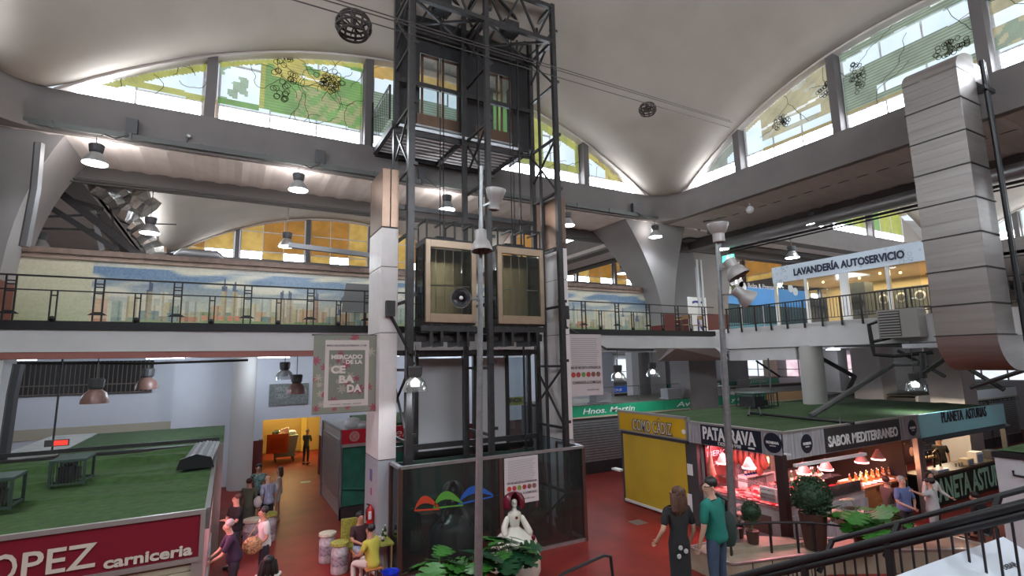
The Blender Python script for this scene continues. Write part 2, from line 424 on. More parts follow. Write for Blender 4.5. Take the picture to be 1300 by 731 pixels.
def f1(s, z, t, j):
    if s < .42:
        if 12.52 < z < 12.70: return GRN
        if t < .16: return YGR
        return (.30, .42, .32) if (z > 12.7 and s < .1 and blotch(s, z, 1) > .3) else None
    if z < 12.62-.02*s: return None
    if t < .16: return YEL if blotch(s, z) > 0 else YGR
    zz = z+.09*(s-1)
    if s > 1.7 and 14.42 < zz < 14.80: return None
    if 1.55 < s < 2.55 and 13.98 < zz < 14.04: return (.9, .95, .9)
    k = .82 if j % 2 else 1.08  # every other row darker: shading of the corrugations painted into the print
    if s < .55: c_ = YGR
    elif zz > 13.75 and s < 2.75 and blotch(s*.7, z*.7, 1) > -.7: c_ = YEL if s > .75 else GRN
    elif s > 1.4 and zz < 13.7 and blotch(s*2, z*2, 2) > -.1: c_ = (.30, .33, .14)
    else: c_ = GRN
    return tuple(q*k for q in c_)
def f2(s, z, t, j):
    if t < .45: return (.50, .33, .10)
    if t < .95: return None
    return tuple(q*(.6 if j % 2 else 1.3) for q in TEA) if z > 12.6 else None  # alternating rows paint the corrugation shading
def f3(s, z, t, j):
    if z < 12.5: return None
    if s > 10.6 and .35 < t and z > 12.75 and s < 12.1: return None
    if s > 9.0: return YGR if int(s*2.3) % 2 else (.26, .30, .08)
    return GRN if z > 13.2 else (.45, .30, .08)
def f4(s, z, t, j):
    if z < 12.45: return None
    if s < 13.7 and t > .25: return None
    return YEL if blotch(s, z) > -.2 else BRN
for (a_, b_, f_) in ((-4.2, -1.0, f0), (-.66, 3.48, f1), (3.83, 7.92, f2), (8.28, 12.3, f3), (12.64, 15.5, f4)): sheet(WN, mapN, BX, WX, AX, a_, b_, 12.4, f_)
def g4(s, z, t, j): return None if z < 12.45 or (s < 13.1 and t > .4) else (.22, .26, .24)
def g3(s, z, t, j):
    if s > 11.5 and t > .15: return None
    if 12.42 < z < 12.55: return BRN
    if z < 12.8: return None
    if 9.3 < s < 10.6 and 13.0 < z < 13.25: return None
    if abs(z-(13.55-.12*(s-9))) < .04: return (.8, .85, .85)
    return TAN if blotch(s*.5, z, 1) > -.5 else (.46, .47, .40)
def g2(s, z, t, j):
    if .25 < t < .80: return (.50, .60, .62) if t < .3 else None
    if 12.5 < z < 12.6: return BRN
    if z < 12.5 or (12.75 < z < 13.05 and s < 7.6): return None
    return tuple(q*(.62 if j % 2 else 1.2) for q in TEA)  # row-by-row tone paints the shade of the corrugated sheet
def g1(s, z, t, j):
    if z < 12.6 or 13.2 < z < 13.6: return None
    return TAN if blotch(s, z) > -.3 else TEA
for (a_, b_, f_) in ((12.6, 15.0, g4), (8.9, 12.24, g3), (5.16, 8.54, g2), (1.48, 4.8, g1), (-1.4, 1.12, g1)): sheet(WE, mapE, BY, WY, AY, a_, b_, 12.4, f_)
# grape prints on the big green sheets of window_1 : flat outline drawing
gr = MB(mapN(BX, ZS, 0))
def ringprint(mb, mp, s, z, r, d, w=.010, n=12):
    for i in range(n):
        a, b = 2*math.pi*i/n, 2*math.pi*(i+1)/n
        mb.add([mp(s+(r-w)*math.cos(a), z+(r-w)*math.sin(a), d), mp(s+(r+w)*math.cos(a), z+(r+w)*math.sin(a), d), mp(s+(r+w)*math.cos(b), z+(r+w)*math.sin(b), d), mp(s+(r-w)*math.cos(b), z+(r-w)*math.sin(b), d)], [(0, 1, 2, 3)])
def swirl(mb, mp, s, z, d, n, rnd, w=.008):
    a = rnd.uniform(0, 6); 
    for i in range(n):
        a += rnd.uniform(-.7, .7); s2, z2 = s+.11*math.cos(a), z+.11*math.sin(a); px, pz = -math.sin(a)*w, math.cos(a)*w
        mb.add([mp(s-px, z-pz, d), mp(s2-px, z2-pz, d), mp(s2+px, z2+pz, d), mp(s+px, z+pz, d)], [(0, 1, 2, 3)]); s, z = s2, z2
rr = random.Random(3)
for (cs, cz, w_, h_) in ((1.03, 13.81, .45, .81), (2.43, 14.03, .43, .38)):
    for i in range(44):
        a, b = rr.uniform(-1, 1), rr.uniform(-1, 1)
        if a*a+b*b < 1: ringprint(gr, mapN, cs+a*w_*(1-.25*(b < 0)), cz+b*h_, .085, .318)
for i in range(20): swirl(gr, mapN, rr.uniform(1, 3.35), rr.uniform(12.7, 14.6), .318, 16, rr)
for i in range(8): swirl(gr, mapN, rr.uniform(-3.1, -1), rr.uniform(12.9, 13.5), .318, 8, rr)
for i in range(14): swirl(gr, mapN, rr.uniform(9.7, 14), rr.uniform(12.7, 13.1), .318, 10, rr)
gr.build('printed_grapes', M_ink, WN)
gr = MB(mapE(BY, ZS, 0))
for (cs, cz, w_, h_) in ((8.1, 13.6, .22, .54), (9.1, 13.65, .27, .22), (10.7, 13.2, .32, .22), (5.7, 13.2, .43, .22)):
    for i in range(40):
        a, b = rr.uniform(-1, 1), rr.uniform(-1, 1)
        if a*a+b*b < 1: ringprint(gr, mapE, cs+a*w_, cz+b*h_, .06, .318)
for i in range(16): swirl(gr, mapE, rr.uniform(1.6, 11.6), rr.uniform(12.8, 14.3), .318, 14, rr)
gr.build('printed_grapes', M_ink, WE)
# ================================================================ SOFFITS BETWEEN THE BAYS
def ribbed(name, x0, x1, y0, y1, z, along):
    o = struct(name, MB().box(x0, x1, y0, y1, z, z+.2), M_soffit)
    m = MB(); n = int(((x1-x0) if along == 'y' else (y1-y0))/.62)
    for i in range(n):
        if along == 'y': a = x0+.31+i*.62; m.prism([(a-.2, y0, z), (a+.2, y0, z), (a, y0, z-.03)], (0, y1-y0, 0))
        else: a = y0+.31+i*.62; m.prism([(x0, a-.2, z), (x0, a+.2, z), (x0, a, z-.03)], (x1-x0, 0, 0))
    m.build('rib', M_soffit, o, kind='stuff'); return o
ribbed('ceiling_soffit_north', -15.12, 16.63, 16.3, 18.58, 10.78, 'y')
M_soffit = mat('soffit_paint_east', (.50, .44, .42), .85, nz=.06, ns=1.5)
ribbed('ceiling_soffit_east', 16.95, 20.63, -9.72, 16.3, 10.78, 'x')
cs_ = MB(); cs_.box(16.63, 71.28, 16.79, 18.58, 10.89, 11.1); cs_.box(17.6, 20.63, 18.58, 39.96, 10.89, 11.1); cs_.box(42.66, 46.55, 18.58, 39.96, 10.89, 11.1)
cs_.box(-15.12, -4.43, 18.58, 39.96, 10.89, 11.1); cs_.box(-15.12, 71.28, 37.37, 39.96, 10.89, 11.1); cs_.box(42.66, 71.28, -9.72, 16.85, 10.89, 11.1)
cs_.box(-15.12, -5.29, -9.72, 16.87, 10.89, 11.1); cs_.box(-5.29, 42.66, -9.72, -2.59, 10.89, 11.1); cs_.box(68.58, 71.28, 16.2, 39.96, 10.89, 11.1)
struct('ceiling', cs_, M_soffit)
lt = MB(); lt.box(-15.12, 71.28, 18.58, 19.17, 10.39, 10.89); struct('lintel_north', lt, mat('lintel_paint', (.13, .12, .12), .7))
lt = MB(); lt.box(20.63, 21.28, -9.72, 18.58, 10.39, 10.89); struct('lintel_east', lt, _M['lintel_paint'])
# outer walls
struct('wall_north', MB().box(-15.12, 71.28, 38.23, 38.66, 0, 10.89), M_plaster)
struct('wall_west', MB().box(-15.12, -14.8, -9.72, 38.88, 0, 10.89), M_plaster)
struct('wall_south', MB().box(-15.12, 71.28, -9.72, -9.4, 0, 10.89), M_plaster)
struct('wall_east', MB().box(70.96, 71.28, -9.72, 38.88, 0, 10.89), M_plaster)
# ================================================================ MEZZANINE
z0, z1 = 5.3, 6.04
# left mezzanine slab with pale fascia and black edge band
mz = struct('floor_mezzanine_north', MB().box(-15, 19.28, 16.22, 38.2, z0, z1-.02), M_fascia)
MB().box(-15.12, 19.3, 16.16, 16.22, 5.84, 6.05).build('edge_band', M_black, mz)
MB().box(-15.12, 3.4, 16.25, 16.85, 5.14, 5.3).build('edge_beam', mat('pinkish_beam', (.36, .13, .11), .5), mz)
mz2 = struct('floor_mezzanine_east', MB().box(21.06, 71.28, -9.72, 38.23, 5.25, 6.22), M_fascia)
MB().box(19.28, 21.06, 16.96, 38.23, 5.3, 6.02).build('slab_link', M_fascia, mz2)
MB().box(21.08, 21.71, 13.61, 16.96, 4.71, 5.25).build('downstand', M_fascia, mz2)
MB().box(21.05, 21.08, 13.28, 16.96, 5.23, 5.26).build('joint', M_dark, mz2)
sf = MB(); sf.add([(16.85, 16.22, 5.3), (19.28, 16.22, 5.3), (21.06, 16.96, 4.74), (18.36, 18.9, 4.74), (16.85, 16.52, 5.39), (19.28, 16.52, 5.39), (21.06, 17.28, 5.28), (17., 17.6, 5.25)],
    [(0, 1, 2, 3), (4, 7, 6, 5), (0, 4, 5, 1), (1, 5, 6, 2), (2, 6, 7, 3), (3, 7, 4, 0)]); sf.build('haunch', M_fascia, mz2)
# ================================================================ PIERS
def pier(name, cx, cy, zb, zt, b, t, m, red=True, sh=0, pw=2.6):
    """flared pier: half sizes b=(x,y) at the foot, t=(x,y) at the top"""
    o = MB((cx, cy, zb)); k = 10; vs = []; fs = []
    for i in range(k+1):
        f = i/k; g_ = f**pw; sx = cx+sh*g_; hx, hy = b[0]+(t[0]-b[0])*g_, b[1]+(t[1]-b[1])*g_; z = zb+(zt-zb)*f
        vs += [(sx-hx, cy-hy, z), (sx+hx, cy-hy, z), (sx+hx, cy+hy, z), (sx-hx, cy+hy, z)]
    for i in range(k):
        for j in range(4): a = i*4+j; c = i*4+(j+1) % 4; fs.append((a, c, c+4, a+4))
    fs += [(3, 2, 1, 0), tuple(range(4*k, 4*k+4))]
    o.add(vs, fs); r = struct(name, o, m, smooth=True)
    if red:
        q = MB((cx, cy, zb)); q.box(cx-b[0]-.02, cx+b[0]+.02, cy-b[1]-.02, cy+b[1]+.02, zb, zb+1.15); q.build('dado', M_dado, r)
    return r
M_pier = mat('pier_paint', (.27, .255, .255), .8, nz=.06, ns=1.2)
pier('column_1', 17.2, 17.45, 6.04, 10.78, (0.3, 0.6), (1.75, 1.15), M_pier, sh=-1.0, pw=1.9)
pier('column_2', -5.56, 17.5, 6.04, 10.9, (0.59, 0.86), (1.67, 1.19), M_pier)
pier('column_3', 22.9, 20.09, 6.04, 10.9, (1.03, 0.97), (1.94, 1.4), M_pier)
pier('column_4', 21.17, 19.33, 0, 5.3, (0.97, 0.65), (0.97, 0.65), M_pier, False)
def ground_col(n, x, y, r, zt, m, z0=0):
    c = MB((x, y, 0)); c.lathe([(r, z0), (r, zt)], (x, y, 0), 20); return struct('column_%d' % n, c, m, smooth=True)
M_colc = mat('column_cream', (.52, .50, .48), .6)
ground_col(5, .62, 24.5, .45, 5.25, M_colc)
ground_col(6, 21.45, 13.2, .45, 5.3, M_colc)
# ================================================================ MEZZANINE RAILINGS
RY = 16.14
rail = thing('railing', 'long black steel railing with paired posts along the balcony in front of the mural', 'railing', (2, RY, 6.05))
o = (2, RY, 6.05)
MB(o).bar((-8, RY, 7.12), (19.25, RY, 7.12), .05, .04).bar((-8, RY, 6.78), (19.25, RY, 6.78), .03).build('handrail', M_black, rail)
for k in range(-2, 15):
    x = -4.58+1.655*k
    m = MB(o)
    for d in (-.09, .09): m.bar((x+d, RY, 6.04), (x+d, RY, 7.11), .035, .035, up=(0, 1, 0))
    for zz in (6.98, 6.9, 6.74): m.bar((x-.09, RY, zz), (x+.09, RY, zz), .03)
    m.prism([(x-.2, RY, 6.2), (x+.2, RY, 6.2), (x+.08, RY, 6.28), (x-.08, RY, 6.28)], (0, .05, 0)); m.build('post', M_black, rail)
    m = MB(o); x2 = x+.8
    if x2 < 19.2:
        for d in (-.06, .06): m.bar((x2+d, RY, 6.04), (x2+d, RY, 6.78), .03, .03, up=(0, 1, 0))
        m.bar((x2-.06, RY, 6.66), (x2+.06, RY, 6.66), .03); m.ball((x2, RY, 6.1), .07, 8, 4); m.build('short_post', M_black, rail)
er = thing('railing', 'black railing with upright bars in front of the lit laundry on the upper floor', 'railing', (20.98, 9, 6.2))
o = (20.98, 9, 6.2); ZR = 7.16
MB(o).bar((20.98, -6, ZR), (20.98, 16.9, ZR), .06, .05, ).bar((20.98, -6, 6.36), (20.98, 16.9, 6.36), .03).build('handrail', M_black, er)
for k in range(30):
    y = 16.83-.757*k
    m = MB(o); m.bar((20.98, y, 6.02), (20.98, y, ZR), .07, .05, up=(0, 1, 0)); m.build('post', M_black, er)
    m = MB(o)
    for q in range(1, 6): m.bar((20.98, y-.126*q, 6.36), (20.98, y-.126*q, ZR), .016, .016, up=(0, 1, 0))
    m.build('baluster', M_black, er, kind='stuff')
# ================================================================ MURAL STALL BACK
MT = attr_mat('mural_print', .35)
def lerp(a, b, t): return tuple(x+(y-x)*t for x, y in zip(a, b))
mr = random.Random(11)
city = []
def layer(w0, w1, h0, h1, cols_, sp):
    xx = .06
    while xx < 1.02:
        w = mr.uniform(w0, w1); city.append((xx, xx+w, mr.uniform(h0, h1), mr.choice(cols_), mr.random() < sp)); xx += w*mr.uniform(.8, 1.7)
layer(.008, .02, .30, .58, [(.50, .47, .36), (.44, .42, .33), (.40, .42, .36), (.48, .43, .30)], .08)
layer(.006, .016, .22, .44, [(.42, .36, .22), (.34, .34, .24), (.26, .32, .26), (.46, .32, .20), (.50, .46, .34)], .05)
layer(.008, .022, .08, .27, [(.24, .28, .15), (.20, .27, .20), (.40, .20, .12), (.34, .28, .16), (.26, .24, .16), (.18, .24, .22)], 0)
for s_, h_, c_ in ((.131, .55, (.30, .27, .18)), (.215, .62, (.40, .34, .22)), (.2275, .60, (.40, .34, .22)), (.288, .50, (.40, .33, .24)), (.2985, .50, (.40, .33, .24)), (.415, .72, (.52, .49, .38)), (.335, .52, (.34, .22, .16)), (.60, .60, (.3, .32, .28)), (.80, .50, (.35, .36, .28))): city.append((s_, s_+.007, h_, c_, True))
def mural(s, t):
    h = math.sin(s*61)*.5+math.sin(s*23+2+t*4)*.5; blk = math.sin(int(s*46)*12.9+int(t*5)*7.1)*.035
    n = mr.uniform(-.025, .025)
    if s < .075: c = lerp((.36, .39, .24), (.52, .48, .36), t)
    else:
        c = lerp((.46, .45, .33), (.15, .22, .31), min(1, max(0, t-.25)*1.9))
        cl = math.sin(s*31+t*9)+math.sin(s*77-t*21)*.7+math.sin(t*27+s*9)*.7
        if t > .45 and cl > .1: c = lerp(c, (.52, .50, .40), min(1, (cl-.1)*1.0))
        if t > .92: c = lerp(c, (.5, .46, .36), .7)
        for a, b, hh, cc, sp in city:
            if a <= s < b:
                if t < hh: c = cc if int(s*1400) % 4 else tuple(q*.7 for q in cc)
                elif sp and abs(s-(a+b)/2) < (b-a)*.5*(1-(t-hh)/.22) and t < hh+.22: c = (.10, .12, .17)
        if t < .10+.05*h: c = (.20, .26, .13)
        if .19 < s < .24 and .1 < t < .2 and int(s*300) % 3: c = (.48, .22, .13)
    return tuple(max(0, q*1.02+n+blk) for q in c)
MYp = 17.7
mu = thing('mural_wall', 'low stall wall covered by a painted tile mural of the old city skyline', 'mural', (5, MYp, 6.04))
o = (5, MYp, 6.04)
MB(o).box(-5.0, 16.9, MYp, MYp+1.6, 6.04, 7.95).build('body', mat('stall_dark', (.10, .10, .10), .7), mu)
MB(o).box(-5.15, 16.98, MYp-.12, MYp+1.7, 7.95, 8.1).build('cap', mat('cap_brown', (.15, .10, .08), .6, nz=.25, ns=6), mu)
MB(o).box(-5.1, 16.95, MYp-.07, MYp+.1, 7.82, 7.95).build('cornice', mat('cap_brown2', (.24, .17, .13), .6, nz=.2, ns=6), mu)
colorgrid('mural_print', mu, (-5.0, MYp-.02, 6.04), (21.9, 0, 0), (0, 0, 1.79), 460, 36, mural, MT, org=o)
# ================================================================ PENDANT LAMPS
M_bell = mat('lamp_aluminium', (.55, .55, .56), .35, .7); M_box = mat('gear_box', (.06, .06, .065), .5)
M_glow = mat('lamp_glow', (1, 1, 1), .5, em=(.86, .94, 1.0), es=16); M_acr = glass('acrylic_shade', (.85, .86, .88), .9, .12)
M_glowoff = mat('lamp_dim', (.8, .8, .82), .3)
M_conduit = mat('conduit', (.12, .12, .115), .5, .3)
def lamp(label, x, y, z, group='bell lamps that are lit on the upper level', on=True, drop=1.0, power=55, arm=None, up=None, acrylic=False, r=.27, light=True, box=None):
    o = (x, y, z); t = thing('pendant_lamp', label, 'lamp', o, 0, group)
    if acrylic:
        MB(o).lathe([(r, 0), (r*.97, .1), (r*.8, .24), (r*.48, .33), (r*.42, .35)], o, 20, cap=False).build('shade', M_acr if not isinstance(acrylic, str) else mat('shade_brown', (.20, .11, .09), .35), t, smooth=True)
        MB(o).lathe([(.1, .12), (.12, .2), (.1, .36)], o, 12).build('bulb', M_glowoff if not on else mat('warm_bulb', (1, 1, 1), em=(1, .97, .9), es=3), t, smooth=True)
        MB(o).lathe([(r*.42, .34), (r*.55, .4), (r*.6, .58), (r*.5, .62)], o, 14).build('gear_housing', M_box, t)
    else:
        MB(o).lathe([(r, .03), (r*.98, .06), (r*.72, .2), (r*.5, .27), (r*.46, .3)], o, 20, cap=False).build('shade', M_bell, t, smooth=True)
        MB(o).lathe([(r*.1, .0), (r*.97, .02), (r*.97, .05), (r*.1, .06)], o, 20).build('diffuser', M_glow if on else M_glowoff, t)
        MB(o).lathe([(r*.46, .29), (r*.55, .35), (r*.62, .5), (r*.55, .52)], o, 14).build('gear_housing', M_box, t)
    w = MB(o)
    if arm:
        w.tube([(x, y, z+.5), (x-.02, y, z+.72), Vector(arm[0])], .012, 6)
        w.tube([Vector(p) for p in arm], .028, 6); w.build('arm', M_conduit, t)
    else:
        w.tube([(x, y, z+.5), (x, y, z+drop)], .012, 6); w.build('rod', M_conduit, t)
    if box: MB(o).box(box[0]-.13, box[0]+.13, box[1]-.16, box[1], box[2]-.2, box[2]+.22).build('ballast_box', M_box, t, bevel=.01)
    if on and light:
        l = bpy.data.lights.new('lamp_light', 'SPOT'); l.energy = power*1.7; l.color = (.88, .94, 1); l.spot_size = math.radians(150); l.spot_blend = .5; l.shadow_soft_size = .2
        q = bpy.data.objects.new('lamp_light', l); col.objects.link(q); q.parent = t; q.location = (0, 0, -.04)
        if not arm: return t
        l = bpy.data.lights.new('shade_glow', 'POINT'); l.energy = power*(.45 if x < 15 else .12); l.color = (1, .95, .92); l.shadow_soft_size = .05      # point light added behind the lamp to brighten the soffit
        q = bpy.data.objects.new('shade_glow', l); col.objects.link(q); q.parent = t; q.location = (.02, .26, .38)
    return t
where = ['over the left balcony end', 'over the mural skyline', 'behind the upper lift frame', 'in front of the corner pier', 'right of the bronze pillar']
for i, x in enumerate((-3.18, 1.54, 6.19, 15.58)):
    d = .38; zz = 10.0
    lamp('lit aluminium bell lamp on a beam bracket '+['above the left end of the mural', 'above the middle of the mural', 'behind the steel lift tower', 'before the flared corner pier'][i], x, 15.75, 9.93,
         arm=[(x+.12, 15.75, 10.75), (x+.32, 15.85, 10.72), (x+.62, 16.1, 11.0)] if i < 2 else [(x-.1, 15.75, 10.75), (x-.3, 15.85, 10.72), (x-.75, 16.1, 11.1)],
         box=(x+.62 if i < 2 else x-.75, 16.19, 11.2), power=140)
lamp('lit bell lamp hanging just right of the bronze pillar head', 11.08, 15.75, 9.93, drop=.9, power=140)
# fill spots added out of view along the back beams to brighten the hall
for k, (x, y) in enumerate(((-3, -2.0), (1.5, -2.0), (6.2, -2.0), (11, -2.0), (15, -2.0), (-4.6, 4), (-4.6, 9))):
    l = bpy.data.lights.new('lamp_light', 'SPOT'); l.energy = 620; l.color = (.88, .94, 1); l.spot_size = math.radians(150); l.spot_blend = .5; l.shadow_soft_size = .25
    q = bpy.data.objects.new('lamp_light', l); col.objects.link(q); q.location = (x, y, 9.9)
def at(px, py, ax, v): return P(px, py, ax, v)
for (px, py, yy, lb, dr) in ((190, 297, 18.9, 'small lit bell lamp behind the left part of the mural wall', 1.6), (364, 314, 18.9, 'lit bell lamp on a rod before the amber far windows', 2.0), (50, 317, 20, 'lit bell lamp low behind the left edge of the mural', 2.6)):
    p = at(px, py, 'y', yy); lamp(lb, p.x, yy, p.z, drop=10.4-p.z, power=80)
for (px, py, ax, v, lb, dr) in ((1033, 286, 'x', 20.2, 'bell lamp hanging before the green far window above the laundry', .9), (1006, 328, 'x', 20.2, 'bell lamp hanging just above the left end of the laundry sign', .9), (918, 317, 'x', 20.2, 'lit bell lamp beside the green exit sign', 1.6), (416, 0, 'y', 0, '', 0)):
    if not lb: continue
    p = at(px, py, ax, v); lamp(lb, p.x, p.y, p.z, drop=max(.6, 9.95-p.z), power=90)
for (px, py, yy, lb) in ((707, 340, 18.9, 'far lit bell lamp left of the gold window panes'), (791, 348, 18.9, 'far lit bell lamp above the right end of the mural'), (846, 338, 18.9, 'lit bell lamp tucked behind the corner pier')):
    p = at(px, py, 'y', yy); lamp(lb, p.x, yy, p.z, drop=10.4-p.z, power=60)
# acrylic / brown bells under the mezzanine
UG = 'bell lamps under the mezzanine edge'
for (px, py, ax, v, lb, sh, on) in ((120, 512, 'y', 16.5, 'brown bell lamp hanging low over the green butcher roof', 'b', False), (186, 494, 'y', 19, 'smaller brown bell lamp before the white wall', 'b', False),
        (376, 500, 'y', 18.2, 'brown-tinted bell lamp left of the hanging market banner', 'b', False), (361, 482, 'y', 20, 'clear bell lamp above the stone plaque', True, False),
        (527, 497, 'y', 12.4, 'clear acrylic bell lamp on a long arm at the left lift post', True, True), (785, 483, 'y', 16.5, 'large clear acrylic bell lamp right of the white poster', True, True),
        (829, 478, 'y', 17.5, 'acrylic bell lamp hanging under the balcony near the grey round column', True, True), (1163, 496, 'x', 20.6, 'large clear bell lamp over the turf roof below the air duct', True, True)):
    p = at(px, py, ax, v); tp = 5.3
    lamp(lb, p.x, p.y, p.z, UG, on, drop=max(.7, tp-p.z), power=60, acrylic=sh, r=.3)
# arms from the pillars carrying the two acrylic lamps
am = MB(); a = P(496, 400, 'y', 12.95); b = P(525, 452, 'y', 12.4)
def conduit(name, label, pts, r, m=None, cat='conduit', group='conduits and cables along the beams', ax=None):
    q = MB(pts[0]); q.tube(pts, r, 6); return tag(q.build(name, m or M_conduit), label, cat, group)
conduit('pillar_bracket', 'dark steel lamp arm slanting down from the left marble pillar', [P(495, 386, 'y', 12.95), a, P(521, 449, 'y', 12.5), P(531, 451, 'y', 12.4)], .045, M_black, 'bracket', 'lamp arms on the marble pillars')
conduit('pillar_bracket', 'dark steel lamp arm slanting down right from the right pillar', [P(716, 385, 'y', 13), P(718, 415, 'y', 13), P(770, 443, 'y', 15.2), P(829, 444, 'y', 16)], .045, M_black, 'bracket', 'lamp arms on the marble pillars')
# cable trays and conduits
tr = MB((0, 16.1, 10.9)); tr.box(-5.0, 16.2, 16.06, 16.2, 10.86, 11.0)
for k in range(13): tr.box(-4.2+1.6*k, -4.14+1.6*k, 16.03, 16.2, 10.84, 11.02)
tag(tr.build('cable_tray', mat('tray', (.10, .105, .10), .5, .2)), 'grey cable tray running along the foot of the left window beam', 'cable tray')
tr = MB((0, 18.5, 10.3)); tr.tube([(-12, 18.5, 10.32), (20.5, 18.5, 10.32)], .035, 6).tube([(-12, 18.42, 10.22), (20.5, 18.42, 10.22)], .02, 6)
tag(tr.build('conduit', M_conduit), 'pair of thin conduits under the dark lintel behind the left beam', 'conduit')
tr = MB((18.2, 6, 10.8)); tr.tube([(17.9, 15.2, 10.75), (18.3, 14.2, 10.8), (18.3, -6, 10.8)], .04, 6)
tag(tr.build('conduit', M_conduit), 'dark conduit under the ribbed soffit of the right-hand beam', 'conduit')
tr = MB((19.6, 6, 10.5)); tr.lathe([(.24, -8), (.24, 16)], (20.2, 0, 10.15), 16, (0, 1, 0)); d_ = tr.build('ventilation_pipe', mat('pipe_grey', (.30, .30, .31), .35, .6), smooth=True)
tag(d_, 'long round grey ventilation pipe under the right-hand lintel', 'duct')
tr = MB((19.9, 6, 9.7)); tr.tube([(19.9, 15.5, 9.75), (19.9, -6, 9.75)], .05, 6).tube([(19.8, 15.5, 9.6), (19.8, -6, 9.6)], .03, 6)
tag(tr.build('conduit', M_black), 'pair of black pipes slung below the round ventilation pipe', 'conduit')
tr = MB((16.5, 15.8, 10.7)); tr.tube([P(810, 272, 'y', 16.1), P(882, 287, 'y', 16.6), P(888, 292, 'y', 16.6), P(896, 282, 'y', 16.4), P(910, 272, 'x', 17.9)], .05, 6)
tag(tr.build('conduit', M_conduit), 'bent conduit turning the corner where the two beams meet', 'conduit')
# ================================================================ LIFT TOWER
M_tower = mat('tower_steel', (.055, .053, .055), .38, .5, nz=.15, ns=8); M_bronze = mat('bronze_cladding', (.20, .13, .095), .3, .75, nz=.1, ns=3)
M_stone = mat('white_marble', (.74, .69, .68), .35, nz=.05, ns=3)
TX0, TXM, TX1, TY0, TY1 = 3.93, 6.19, 8.55, 12.6, 14.05
tw = thing('lift_tower', 'tall dark steel lattice tower of the twin lifts', 'lift tower', (6.2, 13.3, 0)); o = (6.2, 13.3, 0)
def post(x, y, z0, z1, w=.13, nm='post'): return MB(o).box(x-w/2, x+w/2, y-w/2, y+w/2, z0, z1).build(nm, M_tower, tw)
for x in (TX0, TXM, TX1):
    post(x, TY0, 0, 16.2, .14); post(x if x != TXM else 6.1, TY1, 0, 16.2, .14)
for x in (TX0+.24, TXM+.2, TX1-.28, TXM-.25): post(x, TY0+.5 if x != TXM-.25 else TY1-.3, 0, 15.6, .07, 'guide_rail')
for x in (TX0+.33, TX1-.55, TXM+.35): post(x, TY1-.1, 0, 15.6, .05, 'guide_rail')
for x in (TX0, TXM, TX1):
    for k in range(9):
        z = 1.2+k*1.75
        if z > 15.9: break
        q = MB(o); q.bar((x, TY0, z), (x, TY1, z), .07)
        if z > 8.3 or (z < 5.2 and x != TXM): q.bar((x, TY0, z), (x, TY1, z+1.6 if k % 2 else z-1.1), .05)
        q.box(x-.05, x+.22, TY0+.03, TY0+.12, z+.12, z+.2); q.build('side_brace', M_tower, tw)
for (a_, b_) in ((TX0, TXM), (TXM, TX1)):
    for z in (14.9, 16.1):
        for y in (TY0, TY1): MB(o).bar((a_, y, z), (b_, y, z), .13).build('chord', M_tower, tw)
    n = 4; w = (b_-a_)/n
    for y in (TY0, TY1):
        q = MB(o)
        for k in range(n):
            z_a, z_b = (14.9, 16.1) if k % 2 else (16.1, 14.9)
            q.bar((a_+k*w, y, z_a), (a_+(k+1)*w, y, z_b), .06)
        q.build('truss_web', M_tower, tw)
    q = MB(o); q.bar((a_, TY0, 14.9), (b_, TY1, 14.9), .07).bar((a_, TY1, 14.9), (b_, TY0, 14.9), .07).bar((a_, TY0, 16.1), (b_, TY1, 16.1), .08); q.build('top_brace', M_tower, tw)
    for z in (9.3, 11.6, 13.2, 2.6, 5.15): MB(o).bar((a_, TY1, z), (b_, TY1, z), .09, .14).build('cross_beam', M_tower, tw)
    # winch, hanging chain and cable at the top of each shaft
    c = (a_+b_)/2; MB(o).box(c-.25, c+.25, 13.1, 13.5, 15.2, 15.6).lathe([(.16, -.3), (.16, .3)], (c, 13.3, 15.4), 12, (1, 0, 0)).build('winch', M_dark, tw)
    MB(o).tube([(c, 13.4, 8.4), (c, 13.4, 15.2)], .015, 5).tube([(c+.1, 13.4, 8.4), (c+.1, 13.4, 15.2)], .015, 5).build('cable', M_black, tw)
for x in (TX0, TXM, TX1): 
    for z in (14.9, 16.1): MB(o).bar((x, TY0, z), (x, TY1, z), .12).build('chord', M_tower, tw)
